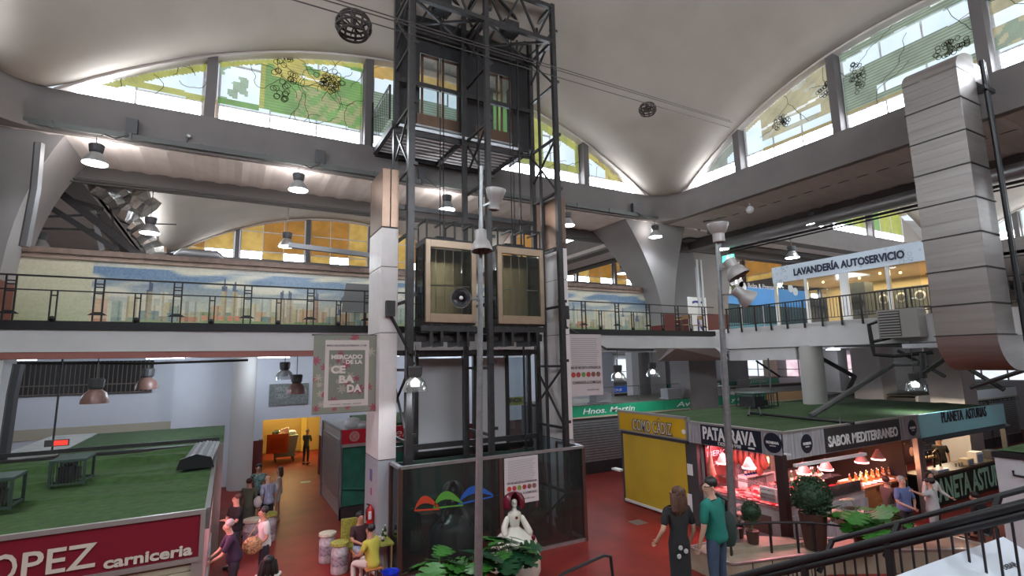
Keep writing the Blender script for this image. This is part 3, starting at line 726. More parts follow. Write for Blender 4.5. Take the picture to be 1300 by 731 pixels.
# cabins
M_cab = mat('cabin_bronze', (.42, .31, .22), .35, .45, nz=.08, ns=3); G_cab = glass('cabin_glass', (.90, .90, .82), .1, .02)
M_cabin_in = mat('cabin_interior', (.42, .34, .25), .3, .5, nz=.2, ns=2, stretch=(4, 4, .5))
for i, (x0, x1) in enumerate(((4.5, 5.97), (6.66, 8.2))):
    o2 = ((x0+x1)/2, 13.4, 5.95)
    cb = thing('lift_cabin', ['left glass lift cabin with bronze frame', 'right glass lift cabin with bronze frame, beside the right pillar'][i], 'lift cabin', o2, 0, 'twin lift cabins')
    z0_, z1_ = 5.93, 8.18; y0, y1 = 12.98, 13.9; f = .13
    MB(o2).box(x0, x0+f, y0, y0+.08, z0_, z1_).box(x1-f, x1, y0, y0+.08, z0_, z1_).box(x0+f, x1-f, y0, y0+.08, z0_, z0_+.24).box(x0+f, x1-f, y0, y0+.08, z1_-.2, z1_).build('front_frame', M_cab, cb, bevel=.008)
    MB(o2).box(x0+f, x1-f, y0+.03, y0+.045, z0_+.24, z1_-.2).build('front_glass', G_cab, cb)
    for xx_ in (x0, x1-.05): q = MB(o2); q.box(xx_, xx_+.05, y1-.05, y1, z0_, z1_).box(xx_, xx_+.05, y0+.08, y1, z0_, z0_+.15).box(xx_, xx_+.05, y0+.08, y1, z1_-.1, z1_); q.build('side_frame', M_dark, cb)
    MB(o2).box(x0+.015, x0+.03, y0+.08, y1-.05, z0_+.15, z1_-.1).build('side_glass', G_cab, cb); MB(o2).box(x1-.03, x1-.015, y0+.08, y1-.05, z0_+.15, z1_-.1).build('side_glass', G_cab, cb)
    MB(o2).box(x0, x1, y0+.08, y1, z0_-.05, z0_).build('cabin_floor', M_dark, cb); MB(o2).box(x0, x1, y0, y1, z1_, z1_+.05).build('cabin_roof', M_dark, cb)
    q = MB(o2)
    for k in range(5): q.box(x0+.06+k*(x1-x0-.12)/5, x0+.05+(k+1)*(x1-x0-.12)/5, y1-.04-.004*(k % 2), y1-.02, z0_+.05, z1_-.05)
    q.build('back_panel', M_cabin_in, cb)
    MB(o2).tube([(x0+.15, y0+.14, 6.95), (x1-.15, y0+.14, 6.95)], .02, 8).build('handrail', M_galv, cb)
    q = MB(o2)      # guard frames on the roof and the sling below
    for (a_, b_) in ((x0+.05, x0+.55), (x1-.6, x1-.05)):
        q.bar((a_, y0+.1, 8.2), (a_, y0+.1, 8.75), .04, .04, (0, 1, 0)).bar((b_, y0+.1, 8.2), (b_, y0+.1, 8.75), .04, .04, (0, 1, 0)).bar((a_, y0+.1, 8.75), (b_, y0+.1, 8.75), .05).bar((a_, y0+.1, 8.75), (a_, y1-.1, 8.75), .05).bar((a_, y1-.1, 8.2), (a_, y1-.1, 8.75), .04, .04, (0, 1, 0)).bar((b_, y0+.1, 8.75), (b_, y1-.1, 8.75), .05)
    q.box(x0+.4, x1-.5, y0+.3, y1-.3, 8.23, 8.36); q.build('roof_guard', M_black, cb)
    q = MB(o2); q.box(x0-.1, x1+.05, y0+.1, y0+.2, 5.7, 5.86).box(x0-.15, x1+.1, y0+.35, y0+.45, 5.45, 5.66).box(x0-.15, x1+.1, y1-.2, y1-.1, 5.45, 5.66)
    for xx_ in (x0+.2, x0+.5, x1-.5, x1-.2): q.box(xx_-.04, xx_+.04, y0+.12, y1-.1, 5.3, 5.88)
    q.build('sling', M_dark, cb)
# ground-floor landing screens behind the shafts
ls = thing('landing_screen', 'pale panelled landing screens with dark frames behind the shafts at ground level', 'screen', (6.2, 14.75, 0)); o = (6.2, 14.75, 0)
MB(o).box(4.9, 6.3, 14.72, 14.76, 2.35, 5.0).build('pale_panel', mat('panel_grey', (.50, .50, .52), .4), ls)
MB(o).box(6.75, 7.75, 14.72, 14.76, 2.35, 5.0).build('pale_panel', _M['panel_grey'], ls)
q = MB(o)
for x in (4.82, 6.33, 6.68, 7.8, 8.62): q.box(x-.06, x+.06, 14.68, 14.8, 0, 5.25)
for z in (2.2, 5.05): q.box(4.8, 8.7, 14.66, 14.8, z, z+.16)
q.box(4.8, 8.7, 14.7, 14.78, 0, .6); q.build('screen_frame', M_tower, ls)
MB(o).box(7.87, 8.55, 14.72, 14.74, .7, 5.0).build('glass_door', glass('door_glass', (.75, .8, .82), .3), ls)
MB(o).box(4.9, 6.3, 14.72, 14.76, .6, 2.2).box(6.75, 7.75, 14.72, 14.76, .6, 2.2).build('kick_panel', M_dark, ls)
ix = thing('lime_sign', 'small yellow-green sign seen through the right landing door', 'sign', P(654, 509, 'y', 17.5)); pa, pb = P(643, 515, 'y', 17.5), P(666, 503, 'y', 17.5)
MB().box(pa.x, pb.x, 17.5, 17.56, pa.z, pb.z).build('board', mat('lime', (.45, .55, .04), .5), ix); text(ix, 'INOX', (pa.x+.12, 17.49, pa.z+.1), X, Z, (pb.x-pa.x)*.7, (pb.z-pa.z)*.55, M_black, .01, .03)
# pit walls and machinery behind the glass box
q = MB((6.2, 13.6, 0)); q.box(4.0, 8.5, 14.3, 14.4, 0, 2.2)
tag(q.build('pit_wall', mat('dark_green_panel', (.035, .06, .05), .5)), 'dark panelled pit wall behind the glass enclosure of the lifts', 'panel')
# upper landing platform
up = thing('lift_platform', 'corrugated steel landing platform at the top of the lift tower', 'platform', (6, 15, 11.7)); o = (6, 15, 11.7)
m = MB(o); x0, x1 = 3.85, 8.1; n = 9
ya, yb = 13.95, 16.15
for k in range(n):
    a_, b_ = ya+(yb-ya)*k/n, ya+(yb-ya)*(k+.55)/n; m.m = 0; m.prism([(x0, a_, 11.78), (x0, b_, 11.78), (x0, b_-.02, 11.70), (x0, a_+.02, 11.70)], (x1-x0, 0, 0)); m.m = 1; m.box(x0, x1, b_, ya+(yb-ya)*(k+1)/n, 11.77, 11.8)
m.build('corrugated_deck', [mat('corrugated_steel', (.62, .66, .70), .4, .2), M_dark], up, kind='stuff')  # dark valley strips paint the shade between the pale ridges
MB(o).bar((x0, ya, 11.72), (x0, yb, 11.72), .12, .2).bar((x1, ya, 11.72), (x1, yb, 11.72), .12, .2).bar((6.0, ya, 11.64), (6.0, yb, 11.64), .1, .14).bar((x0, yb, 11.68), (x1, yb, 11.68), .1, .2).build('edge_beam', M_dark, up)
MB(o).box(4.65, 6.05, 14.3, 14.38, 12.02, 12.42).box(6.6, 7.85, 14.3, 14.38, 12.02, 12.42).build('sill_panel', M_bronze, up)
MB(o).box(4.6, 6.08, 14.24, 14.4, 11.98, 12.03).box(6.55, 7.9, 14.24, 14.4, 11.98, 12.03).build('threshold', M_galv, up)
# enclosure with glazed doors
q = MB(o)
q.box(3.95, 4.75, 14.35, 14.42, 11.9, 15.7).box(6.05, 7.0, 14.35, 14.42, 11.9, 15.7).box(7.95, 8.7, 14.35, 14.42, 11.9, 15.7).box(4.75, 6.05, 14.35, 14.42, 14.45, 15.7).box(7.0, 7.95, 14.35, 14.42, 14.45, 15.7)
q.box(8.63, 8.7, 14.42, 15.9, 11.9, 15.7).build('enclosure_panel', mat('enclosure_black', (.030, .029, .031), .45, .2), up)
for (a_, b_) in ((4.78, 5.36), (5.46, 6.02), (7.03, 7.44), (7.54, 7.93)):
    q = MB(o); q.box(a_, a_+.07, 14.3, 14.36, 12.42, 14.4).box(b_-.05, b_, 14.3, 14.36, 12.42, 14.4).box(a_, b_, 14.3, 14.36, 14.3, 14.4); MB(o).box(a_+.07, b_-.05, 14.32, 14.335, 12.42, 14.3).build('door_glass', glass('clear_glass', (.86, .9, .92), .1), up); q.build('door_frame', M_bronze, up)
q = MB(o); q.bar((x0-.1, ya+.1, 11.9), (x0-.1, ya+.1, 12.95), .05, .05, (0, 1, 0)).bar((x0-.1, yb, 11.9), (x0-.1, yb, 13.4), .05, .05, (0, 1, 0)).bar((x0-.1, ya+.1, 12.95), (x0-.1, yb, 12.95), .05).bar((x0-.1, ya+.1, 12.0), (x0-.1, yb, 12.9), .03)
for k in range(14): q.bar((x0-.1, ya+.2+k*.15, 11.9), (x0-.1, ya+.2+k*.15, 12.95), .015, .015, (0, 1, 0))
q.build('guard_rail', M_black, up)
# clutter in the bay behind the mural: trusses, foil duct, a dark trough on the cap
def bar_thing(name, label, cat, a_, b_, w, h, m, group=None): q = MB(a_); q.bar(a_, b_, w, h); return tag(q.build(name, m), label, cat, group)
M_truss = mat('truss_dark', (.045, .043, .045), .6)
TG = 'dark trusses behind the left end of the mural'
for i, (p0, p1, w_) in enumerate((((62, 262), (150, 318), .16), ((70, 240), (178, 325), .22), ((52, 290), (130, 292), .06), ((60, 275), (128, 272), .06), ((118, 268), (130, 318), .14), ((78, 250), (132, 266), .10), ((140, 262), (150, 322), .05), ((152, 280), (196, 300), .05))):
    bar_thing('truss_bar', ['thin slanting truss bar, upper left behind the mural', 'thick slanting truss beam rising left behind the mural', 'lower horizontal rod left of the upright truss post', 'upper horizontal rod left of the upright truss post', 'upright grey truss post behind the mural end', 'short slanting bar under the soffit corner', 'thin upright rod right of the truss post', 'short thin bar before the foil duct'][i], 'truss', P(*p0, 'y', 20.2), P(*p1, 'y', 20.2), w_, w_, M_truss if i != 4 else M_grey, TG)
fd = thing('foil_duct', 'crumpled shiny foil duct hanging behind the left part of the mural', 'duct', P(165, 265, 'y', 19.8)); rn = random.Random(2)
for k, (pa, pb, r_) in enumerate((((128, 232), (165, 272), .42), ((158, 240), (190, 268), .40), ((170, 285), (200, 322), .30))):
    A_, B_ = P(*pa, 'y', 19.8), P(*pb, 'y', 19.8); n = 7; pts = [A_.lerp(B_, i/n)+Vector((rn.uniform(-.06, .06), 0, rn.uniform(-.06, .06))) for i in range(n+1)]
    MB().tube(pts, [r_*rn.uniform(.75, 1.1) for _ in pts], 7).build('foil_section', mat('foil', (.62, .62, .60), .25, .9, bump=1.0, ns=3), fd)
ctr = thing('cap_trough', 'long dark rounded trough lying on the mural cap', 'light fitting', P(222, 326, 'y', 18.2)); MB().tube([P(222, 325, 'y', 18.2), P(230, 322, 'y', 18.2), P(275, 325, 'y', 18.2), P(284, 329, 'y', 18.2)], [.08, .17, .17, .08], 10).build('casing', M_grey, ctr, smooth=True); MB().bar(P(228, 327, 'y', 18.0), P(276, 330, 'y', 18.0), .05, .06).build('pale_strip', M_galv, ctr)
bar_thing('arm_beam', 'horizontal grey beam from the left pillar across the far amber window', 'beam', P(366, 311, 'y', 16.4), P(478, 325, 'y', 16.4), .16, .14, M_grey)
bar_thing('thin_rail', 'thin hooked rail above the mural left of the amber window', 'rail', P(196, 284, 'y', 18.8), P(224, 285, 'y', 18.8), .03, .03, M_black)
pa, pb = P(434, 396, 'y', 17.3), P(471, 361, 'y', 17.3); gbx = thing('grey_screen', 'grey board standing on the balcony just left of the left pillar', 'board', ((pa.x+pb.x)/2, 17.3, 6.04)); MB().prism([(pa.x, 17.3, pa.z), (pb.x, 17.3, pa.z), (pb.x, 17.3, pb.z), (pa.x+.12, 17.3, pb.z)], (0, .08, 0)).build('panel', mat('screen_grey', (.12, .12, .12), .7), gbx)
for lx in (pa.x+.15, pb.x-.15): MB().box(lx-.02, lx+.02, 17.32, 17.38, 6.04, pa.z).build('leg', M_black, gbx)
pc_ = P(240, 173, 'y', 16.15); cm = thing('camera_dome', 'tiny white security camera on the left beam face', 'camera', pc_); MB().ball(pc_, .07, 8, 6).build('dome', M_galv, cm, smooth=True); MB().tube([pc_, (pc_.x-.05, 16.15, 11.0)], .012, 5).build('stem', M_black, cm)
ps_ = P(952, 266, 'x', 17.4); sp_ = thing('bell_fitting', 'small round white fitting on a short rod under the right beam', 'fitting', ps_); MB().lathe([(.13, -.05), (.15, .0), (.08, .05)], ps_, 14, (-1, -.3, 0)).build('disc', M_white, sp_); MB().tube([ps_, (ps_.x, ps_.y, 10.75)], .03, 6).build('rod', M_white, sp_)
# ================================================================ CLAD PILLARS
def clad(label, x0, x1, y0, y1, zm, zt, grey):
    o = ((x0+x1)/2, (y0+y1)/2, 0); t = thing('clad_pillar', label, 'pillar', o, 0, 'clad pillars beside the lifts')
    zs = [2.55, 5.65, 7.35, zm]; z = 0
    MB(o).box(x0, x1, y0, y1, 0, 2.53).build('grey_base', mat('base_bluegrey', (.36, .38, .42), .4), t)
    z = 2.55
    for zz in zs[1:]:
        MB(o).box(x0, x1, y0, y1, z, zz-.015).build('marble_panel', M_stone, t, bevel=.01); z = zz
    w = (x1-x0)/2
    MB(o).box(x0+.0, x0+w-.01, y0, y1, zm+.02, zt).box(x0+w+.01, x1, y0, y1, zm+.02, zt).build('bronze_head', M_bronze, t, bevel=.008)
    MB(o).box(x0+.02, x1-.02, y0+.02, y1-.02, 0, zt-.02).build('core', M_dark, t)
    return t
clad('white marble pillar with bronze head left of the lifts', 3.31, 3.75, 13.0, 14.3, 8.38, 9.98, 1)
clad('white marble pillar with bronze head right of the lifts', 8.78, 9.12, 13.05, 14.3, 8.35, 9.95, 1)
for (px, py) in ((495, 392), (716, 397)):
    p = P(px, py, 'y', 12.99); tag(MB(p).box(p.x-.12, p.x+.1, 12.85, 12.99, p.z-.2, p.z+.2).build('junction_box', M_dark), 'dark junction box on the face of the '+('left' if px < 600 else 'right')+' marble pillar', 'box')
# ================================================================ LEFT GROUND FLOOR: walls and passage
YW = 25.5
M_wallb = mat('cool_white_wall', (.72, .76, .82), .6, nz=.04, ns=.6); M_cream = mat('cream_band', (.50, .47, .36), .6)
w = MB((0, YW, 0)); w.box(-15, 1.45, YW, YW+.3, 0, 5.3).box(3.85, 21, YW, YW+.3, 0, 5.3).box(1.45, 3.85, YW, YW+.3, 2.55, 5.3)
wm = struct('wall_market_north', w, M_wallb)
MB((0, YW, 0)).box(-1.9, 1.3, YW-.35, YW, 0, 5.3).build('panel', M_wallb, wm)
MB((0, YW, 0)).box(-15, -1.9, YW-.03, YW, 2.35, 2.75).build('cream_band', M_cream, wm)
MB((0, YW, 0)).box(.85, 1.47, YW-.4, YW+.35, 0, 1.75).build('dado', M_dado, wm); MB((0, YW, 0)).box(3.83, 21, YW-.04, YW+.33, 0, 1.7).build('dado', M_dado, wm)
# dark grating in the upper part of the wall
gt = MB((-5, YW, 4)); a = P(15, 504, 'y', YW-.05); b = P(196, 457, 'y', YW-.05); zt = 5.1; zb = P(100, 501, 'y', YW)[2]
gt.box(-9, b.x, YW-.1, YW-.06, zb, 5.2); G = struct('window_grating', gt, mat('grating_dark', (.02, .018, .018), .6))
m = MB((-5, YW, 4))
for k in range(44): x = -9+k*(b.x+9)/44; m.box(x, x+.025, YW-.16, YW-.1, zb, 5.2)
for zz in (zb+.35, zb+.02): m.box(-9, b.x, YW-.17, YW-.1, zz, zz+.04)
m.build('bar', mat('grating_bar', (.16, .13, .11), .6), G, kind='stuff')
# passage
pw = struct('wall_passage', MB((1.45, 29, 0)).box(1.2, 1.45, YW+.3, 33, 0, 3.2), M_wallb)
MB((1.45, 29, 0)).box(1.43, 1.5, YW+.3, 33, 0, 1.7).build('dado', M_dado, pw)
pw = struct('wall_passage_east', MB((4.9, 29, 0)).box(4.9, 5.2, YW+.3, 33, 0, 3.2), M_wallb)
struct('ceiling_passage', MB((3, 29, 3)).box(1.2, 5.2, YW+.3, 34, 3.05, 3.2), M_white)
M_shut = mat('passage_shutter', (.55, .40, .14), .45, .3)
sh = MB((3, 33, 0)); sh.box(1.2, 5.2, 33.05, 33.2, 0, 3.1); S = struct('door_1', sh, M_shut)
m = MB((3, 33, 0))
for k in range(24): m.box(1.45, 3.9, 33.0, 33.04, .05+k*.125, .14+k*.125)
m.build('slat', M_shut, S, kind='stuff'); MB((3, 33, 0)).box(3.9, 4.2, 32.9, 33.1, 0, 3.0).build('door_post', mat('gold_post', (.6, .45, .1), .4), S)
l = bpy.data.lights.new('passage_lamp', 'POINT'); l.energy = 210; l.color = (1, .72, .3); l.shadow_soft_size = .15
q = bpy.data.objects.new('passage_lamp', l); col.objects.link(q); q.location = (3.0, 30.5, 2.85)
tag(MB((3, 30.5, 3)).box(2.6, 3.4, 30.35, 30.65, 2.97, 3.05).build('ceiling_light', mat('warm_tube', (1, .8, .5), em=(1, .75, .35), es=6)), 'warm tube light on the ceiling of the passage', 'ceiling light')
# plaque above the passage
a = P(341, 515, 'y', YW-.06); b = P(392, 486, 'y', YW-.06); pl = thing('stone_plaque', 'grey-green mosaic plaque on the white wall above the passage', 'plaque', (a.x, YW-.05, a.z))
MB((a.x, YW-.05, a.z)).box(a.x, b.x, YW-.08, YW, a.z, b.z).build('panel', mat('plaque', (.20, .22, .21), .6, nz=.3, ns=12), pl)
text(pl, 'MERCADO DE LA\nCEBADA', (a.x+.25, YW-.09, a.z+.3), X, Z, (b.x-a.x)*.7, .5, mat('plaque_text', (.42, .43, .42), .6), org=(a.x, YW-.05, a.z))
# cool light of the tubes under the mezzanine, as the wall shows
for (x, y) in ((-6, 22), (-2, 22.5), (1.6, 23), (6, 22.5), (-1.2, 18), (10, 24), (15, 22)):
    t = thing('tube_light', 'fluorescent tube light under the balcony '+{(-6, 22): 'over the white cloth roof', (-2, 22.5): 'before the dark grating end', (1.6, 23): 'before the passage mouth', (6, 22.5): 'behind the red and green stall', (-1.2, 18): 'over the back turf roof', (10, 24): 'behind the lifts', (15, 22): 'over the green-signed row'}[(x, y)], 'ceiling light', (x, y, 5.2), 0, 'tube lights under the mezzanine')
    MB((x, y, 5.2)).box(x-.6, x+.6, y-.06, y+.06, 5.24, 5.3).build('housing', M_white, t); MB((x, y, 5.2)).box(x-.58, x+.58, y-.04, y+.04, 5.2, 5.24).build('tube', mat('cool_tube', (1, 1, 1), em=(.8, .9, 1), es=5), t)
    l = bpy.data.lights.new('tube_glow', 'POINT'); l.energy = 85; l.color = (.78, .88, 1); l.shadow_soft_size = .3
    q = bpy.data.objects.new('tube_glow', l); col.objects.link(q); q.parent = t; q.location = (0, 0, -.2)
# ================================================================ BUTCHER KIOSK (left)
M_alu = mat('aluminium_frame', (.42, .40, .38), .4, .6); M_signred = mat('sign_dark_red', (.19, .012, .025), .35)
M_turf = mat('artificial_turf', (.028, .066, .014), .95, nz=.30, ns=7, bump=.5)
M_beige = mat('beige_shutter', (.46, .42, .31), .5)
KX0, KX1, KY0, KY1 = -7.5, -.17, 8.78, 15.6
ks = thing('butcher_kiosk', 'butcher kiosk with green turf roof and dark red sign at lower left', 'kiosk', (-3, 12, 0)); o = (-3, 12, 0)
MB(o).box(KX0, KX1, KY0, KY1, 2.7, 2.86).build('roof_slab', mat('kiosk_dark', (.06, .06, .06), .6), ks)
def turf(par, o, x0, x1, y0, y1, z, folds, seed=1, nx=60, ny=56, base=.02, amp=.10):
    m = MB(o); rn = random.Random(seed); vs = []
    for j in range(ny+1):
        for i in range(nx+1):
            x = x0+(x1-x0)*i/nx; y = y0+(y1-y0)*j/ny; h = 0
            for (fy, sl, wd, hh) in folds:
                d = (y-(fy+sl*(x-x1)+.12*math.sin(x*1.3+fy)))/wd; h += hh*math.exp(-d*d)*(.6+.4*math.sin(x*.9+fy*3))
            vs.append((x, y, z+base+h+rn.uniform(0, .008)))
    m.add(vs, [(j*(nx+1)+i, j*(nx+1)+i+1, (j+1)*(nx+1)+i+1, (j+1)*(nx+1)+i) for j in range(ny) for i in range(nx)])
    return m.build('turf_cover', M_turf, par, smooth=True)
turf(ks, o, KX0, KX1-.02, KY0, KY1-.1, 2.86, ((10.25, -.10, .07, .13), (11.6, -.07, .08, .10), (12.6, -.03, .08, .14), (13.7, 0, .09, .17), (15.0, 0, .10, .14)), 1, 60, 130)
MB(o).box(KX0, KX1, KY0-.06, KY0, 2.84, 2.9).box(KX0, KX1, KY0-.06, KY0, 2.22, 2.28).box(KX1-.06, KX1, KY0-.06, KY0, 2.28, 2.84).build('sign_frame', M_alu, ks)
MB(o).box(KX0, KX1-.06, KY0-.03, KY0, 2.28, 2.84).build('sign_board', M_signred, ks)
M_letter = mat('cream_letters', (.62, .55, .47), .5)
def ptext(par, s, ax, val, bl, br, top, m, org, u=None, bold=0, depth=.015, shear=0):
    a, b = P(bl[0], bl[1], ax, val), P(br[0], br[1], ax, val); t = P(bl[0], top, ax, val)
    u = u or (X if ax == 'y' else -Y)
    return text(par, s, (a.x, a.y, (a.z+b.z)/2), u, Z, (b-a).dot(Vector(u)), t.z-a.z, m, depth, bold, org=org, shear=shear)
yy = KY0-.045
a = P(26, 724, 'y', yy); b = P(120, 719, 'y', yy)
ptext(ks, 'PEZ', 'y', yy, (26, 735), (121, 718), 703, M_letter, o, bold=.01)
ptext(ks, 'LO', 'y', yy, (-38, 745), (20, 737), 709, M_letter, o, bold=.01)
ptext(ks, 'carniceria', 'y', yy, (131, 722), (244, 704), 708, M_letter, o, bold=.03)
MB(o).box(KX0, KX1-.12, KY0+.03, KY0+.08, 0, 2.2).build('shutter', M_beige, ks)
q = MB(o)
for k in range(24): q.box(KX0, KX1-.14, KY0+.005, KY0+.03, .04+k*.09, .115+k*.09)
q.build('shutter_slat', M_beige, ks, kind='stuff')
MB(o).box(KX1-.14, KX1, KY0-.04, KY0+.12, 0, 2.25).build('corner_post', M_alu, ks)
# right flank: sign strip, posts, open counter with meat case
MB(o).box(KX1-.02, KX1+.05, KY0, KY1, 2.62, 2.9).build('flank_fascia', mat('flank_grey', (.13, .12, .115), .5), ks)
MB(o).box(KX1+.0, KX1+.03, 13.0, 15.4, 2.28, 2.62).build('flank_sign', mat('faded_red', (.33, .03, .05), .4), ks)
for yv in (10.6, 12.4, 14.2, 15.5): MB(o).box(KX1-.1, KX1, yv, yv+.1, 0, 2.7).build('flank_post', M_alu, ks)
MB(o).box(KX1-.75, KX1+.02, 9.2, 15.3, 0, .85).build('counter', mat('counter_white', (.5, .48, .48), .4), ks)
MB(o).box(KX1-.02, KX1, 9.2, 15.3, .87, 1.32).build('case_glass', glass('case_glass', (.95, .95, .95), .2), ks)
MB(o).box(KX1-1.2, KX1-.8, 9.2, 15.3, 0, 2.7).build('inner_wall', mat('pink_wall', (.55, .40, .38), .5), ks)
l = bpy.data.lights.new('case_light', 'AREA'); l.energy = 150; l.color = (1, .40, .50); l.shape = 'RECTANGLE'; l.size = .3; l.size_y = 5
q_ = bpy.data.objects.new('case_light', l); col.objects.link(q_); q_.parent = ks; q_.location = (KX1-.45+3, 12.3-12, 2.5)
# bundle of metal profiles and old air units on the turf
bd = thing('metal_profiles', 'bundle of ribbed metal profiles lying at the right end of the butcher roof', 'metal bundle', (-.5, 13.8, 2.95)); o2 = (-.5, 13.8, 2.95)
for k in range(7):
    x = -.72+.075*k; m = MB(o2); m.prism([(x, 12.1, 2.95), (x+.065, 12.1, 2.95), (x+.065, 12.1, 3.0+.012*(3-abs(k-3))), (x, 12.1, 3.02+.012*(3-abs(k-3)))], (.12, 3.3, 0)); m.build('profile', M_galv if k % 2 else M_grey, bd)
MB(o2).prism([(-.78, 12.05, 2.93), (-.14, 12.05, 2.93), (-.2, 12.05, 3.12), (-.46, 12.05, 3.2), (-.72, 12.05, 3.12)], (0, .06, 0)).build('end_cap', M_black, bd)
def acunit(label, x0, x1, y0, y1, z0, z1, grp='old air units on the butcher roof'):
    o3 = ((x0+x1)/2, (y0+y1)/2, z0); t = thing('air_unit', label, 'air conditioner', o3, 0, grp); m = MB(o3)
    for (x, y) in ((x0, y0), (x1, y0), (x0, y1), (x1, y1)): m.box(x-.02, x+.02, y-.02, y+.02, z0, z1)
    for z in (z0+.03, z1): m.bar((x0, y0, z), (x1, y0, z), .03).bar((x0, y1, z), (x1, y1, z), .03).bar((x0, y0, z), (x0, y1, z), .03).bar((x1, y0, z), (x1, y1, z), .03)
    m.build('cage', mat('cage_green', (.03, .05, .04), .5), t)
    MB(o3).box(x0-.02, x1+.02, y0-.02, y1+.02, z1, z1+.03).build('lid', mat('lid_green', (.04, .07, .06), .5), t)
    MB(o3).box(x0+.08, x0+(x1-x0)*.55, y0+.1, y1-.08, z0+.05, z1-.1).lathe([(.12, 0), (.12, .2)], (x1-.22, (y0+y1)/2, z0+.05), 12).build('compressor', M_dark, t)
    q = MB(o3)
    for k in range(9): q.box(x0+.03+k*(x1-x0-.06)/9, x0+.04+k*(x1-x0-.06)/9, y0+.03, y0+.05, z0, z1)
    q.build('grille', M_dark, t, kind='stuff'); return t
a = P(62, 615, 'z', 2.98); b = P(100, 612, 'z', 2.98)
acunit('caged air unit with flat lid in the middle of the butcher roof', a.x, b.x+.05, a.y, a.y+.7, 2.93, 3.33)
a = P(5, 645, 'z', 2.98); b = P(34, 630, 'z', 2.98)
acunit('open caged air unit at the left edge of the butcher roof', a.x-.35, b.x, a.y, a.y+.55, 2.95, 3.36)
rl = MB((-3, 15.62, 3)); rl.bar((-8, 15.66, 3.02), (-.1, 15.66, 3.04), .05, .09).bar((-8, 15.72, 2.9), (-.1, 15.72, 2.92), .12, .04)
tag(rl.build('roof_rail', M_dark), 'dark rail along the back edge of the butcher roof', 'rail')
k2 = thing('back_kiosk', 'low kiosk behind the butcher, its roof part turf and part white cloth', 'kiosk', (-3, 18, 0)); o = (-3, 18, 0)
MB(o).box(-4.5, .0, 15.9, 20.5, 0, 2.9).build('body', mat('kiosk_body', (.25, .24, .22), .6), k2)
turf(k2, o, -3.4, .0, 15.95, 20.4, 2.9, ((17, .1, .3, .12),), 2, 30, 30)
MB(o).box(-4.5, -3.4, 15.95, 20.4, 2.9, 2.95).build('cloth_cover', mat('white_cloth', (.45, .45, .43), .8, nz=.1, ns=2), k2)
ld = thing('led_sign', 'red lit display sign above the white cloth roof at left', 'sign', (0, 0, 0)); a = P(64, 567, 'y', 16.4); b = P(88, 557, 'y', 16.4); ld.location = a; o = tuple(a)
MB(o).box(a.x-.12, b.x, 16.4, 16.45, a.z, b.z).build('casing', M_box, ld); MB(o).box(a.x+.06, b.x-.02, 16.38, 16.4, a.z+.02, b.z-.02).build('display', mat('led_red', (.5, .03, .02), em=(1, .06, .04), es=.8), ld)
# slanting posts and pipes near the left edge
conduit('drain_pipe', 'dark fat pipe leaning against the far left column below the balcony', [P(24, 462, 'y', 16), P(16, 500, 'y', 16), P(4, 585, 'y', 16)], .11, mat('pipe_dark', (.07, .07, .08), .4, .3), 'pipe', 'pipes at the left edge')
conduit('drain_pipe', 'grey drain pipe down the face of the upper left pier', [P(50, 182, 'y', 16.1), P(45, 240, 'y', 16.1), P(31, 313, 'y', 16.1)], .11, M_grey, 'pipe', 'pipes at the left edge')
conduit('rod', 'thin dark rod from the balcony down to the white cloth roof', [P(80, 452, 'y', 16.6), P(72, 520, 'y', 16.6), P(66, 572, 'y', 16.6)], .022, M_dark, 'rod')
conduit('pipe', 'dark horizontal pipe along the wall below the balcony', [P(-60, 461, 'y', 17.5), P(196, 461, 'y', 17.5), P(315, 457, 'y', 17.5)], .04, M_dark, 'pipe')
fx = MB((-5.2, 16, 0)); fx.box(-9, -4.6, 16.3, 17.2, 0, 5.3); struct('column_7', fx, M_fascia)
# ================================================================ RED AND GREEN STALL
st = thing('fruit_stall', 'stall with red sign and dark green curtain left of the marble pillar', 'stall', (4.5, 19.5, 0)); o = (4.5, 19.5, 0)
a = P(430, 661, 'z', 0); b = P(414, 622, 'z', 0); sx0, sy0 = a.x+.02, a.y; sx1, sy1 = 7.2, 22.0
zt = ZV(430, 546, sx0, sy0)
MB(o).box(sx0+.05, sx1, sy0+.1, sy1, 0, zt-.1).build('body', M_alu, st)
MB(o).box(sx0+.06, sx1, sy0+.02, sy0+.08, .4, zt-.55).build('curtain', mat('green_curtain', (.008, .10, .065), .7, nz=.25, ns=3), st)
q = MB(o); q.tube([(sx0+.05, sy0, .95), (sx0+.8, sy0-.02, .85), (sx0+1.6, sy0, 1.05), (sx1, sy0, .95)], .04, 6); q.build('curtain_fold', _M['green_curtain'], st)
MB(o).box(sx0, sx1, sy0-.03, sy0+.06, zt-.45, zt).build('sign_board', mat('sign_red', (.38, .012, .025), .35), st)
MB(o).box(sx0, sx1, sy0-.04, sy0+.06, zt-.55, zt-.45).build('sign_rail', M_alu, st)
text(st, 'Fruteria', (sx0+.75, sy0-.035, zt-.36), X, Z, 1.8, .28, M_letter, org=o, shear=.3)
lg = MB(o)
for r_ in (.15, .11): ringprint(lg, lambda s, z, d: Vector((s, sy0-.035-d, z)), sx0+.4, zt-.22, r_, 0, .008, 20)
for i in range(3):
    for j in range(3): lg.box(sx0+.34+i*.045, sx0+.37+i*.045, sy0-.038, sy0-.034, zt-.28+j*.045, zt-.25+j*.045)
lg.build('emblem', M_letter, st)
q = MB(o)
for k in range(26): q.box(sx0-.0, sx0+.05, sy0+.35, sy1-.6, .5+k*.075, .55+k*.075)
q.build('side_shutter_slat', M_galv, st, kind='stuff')
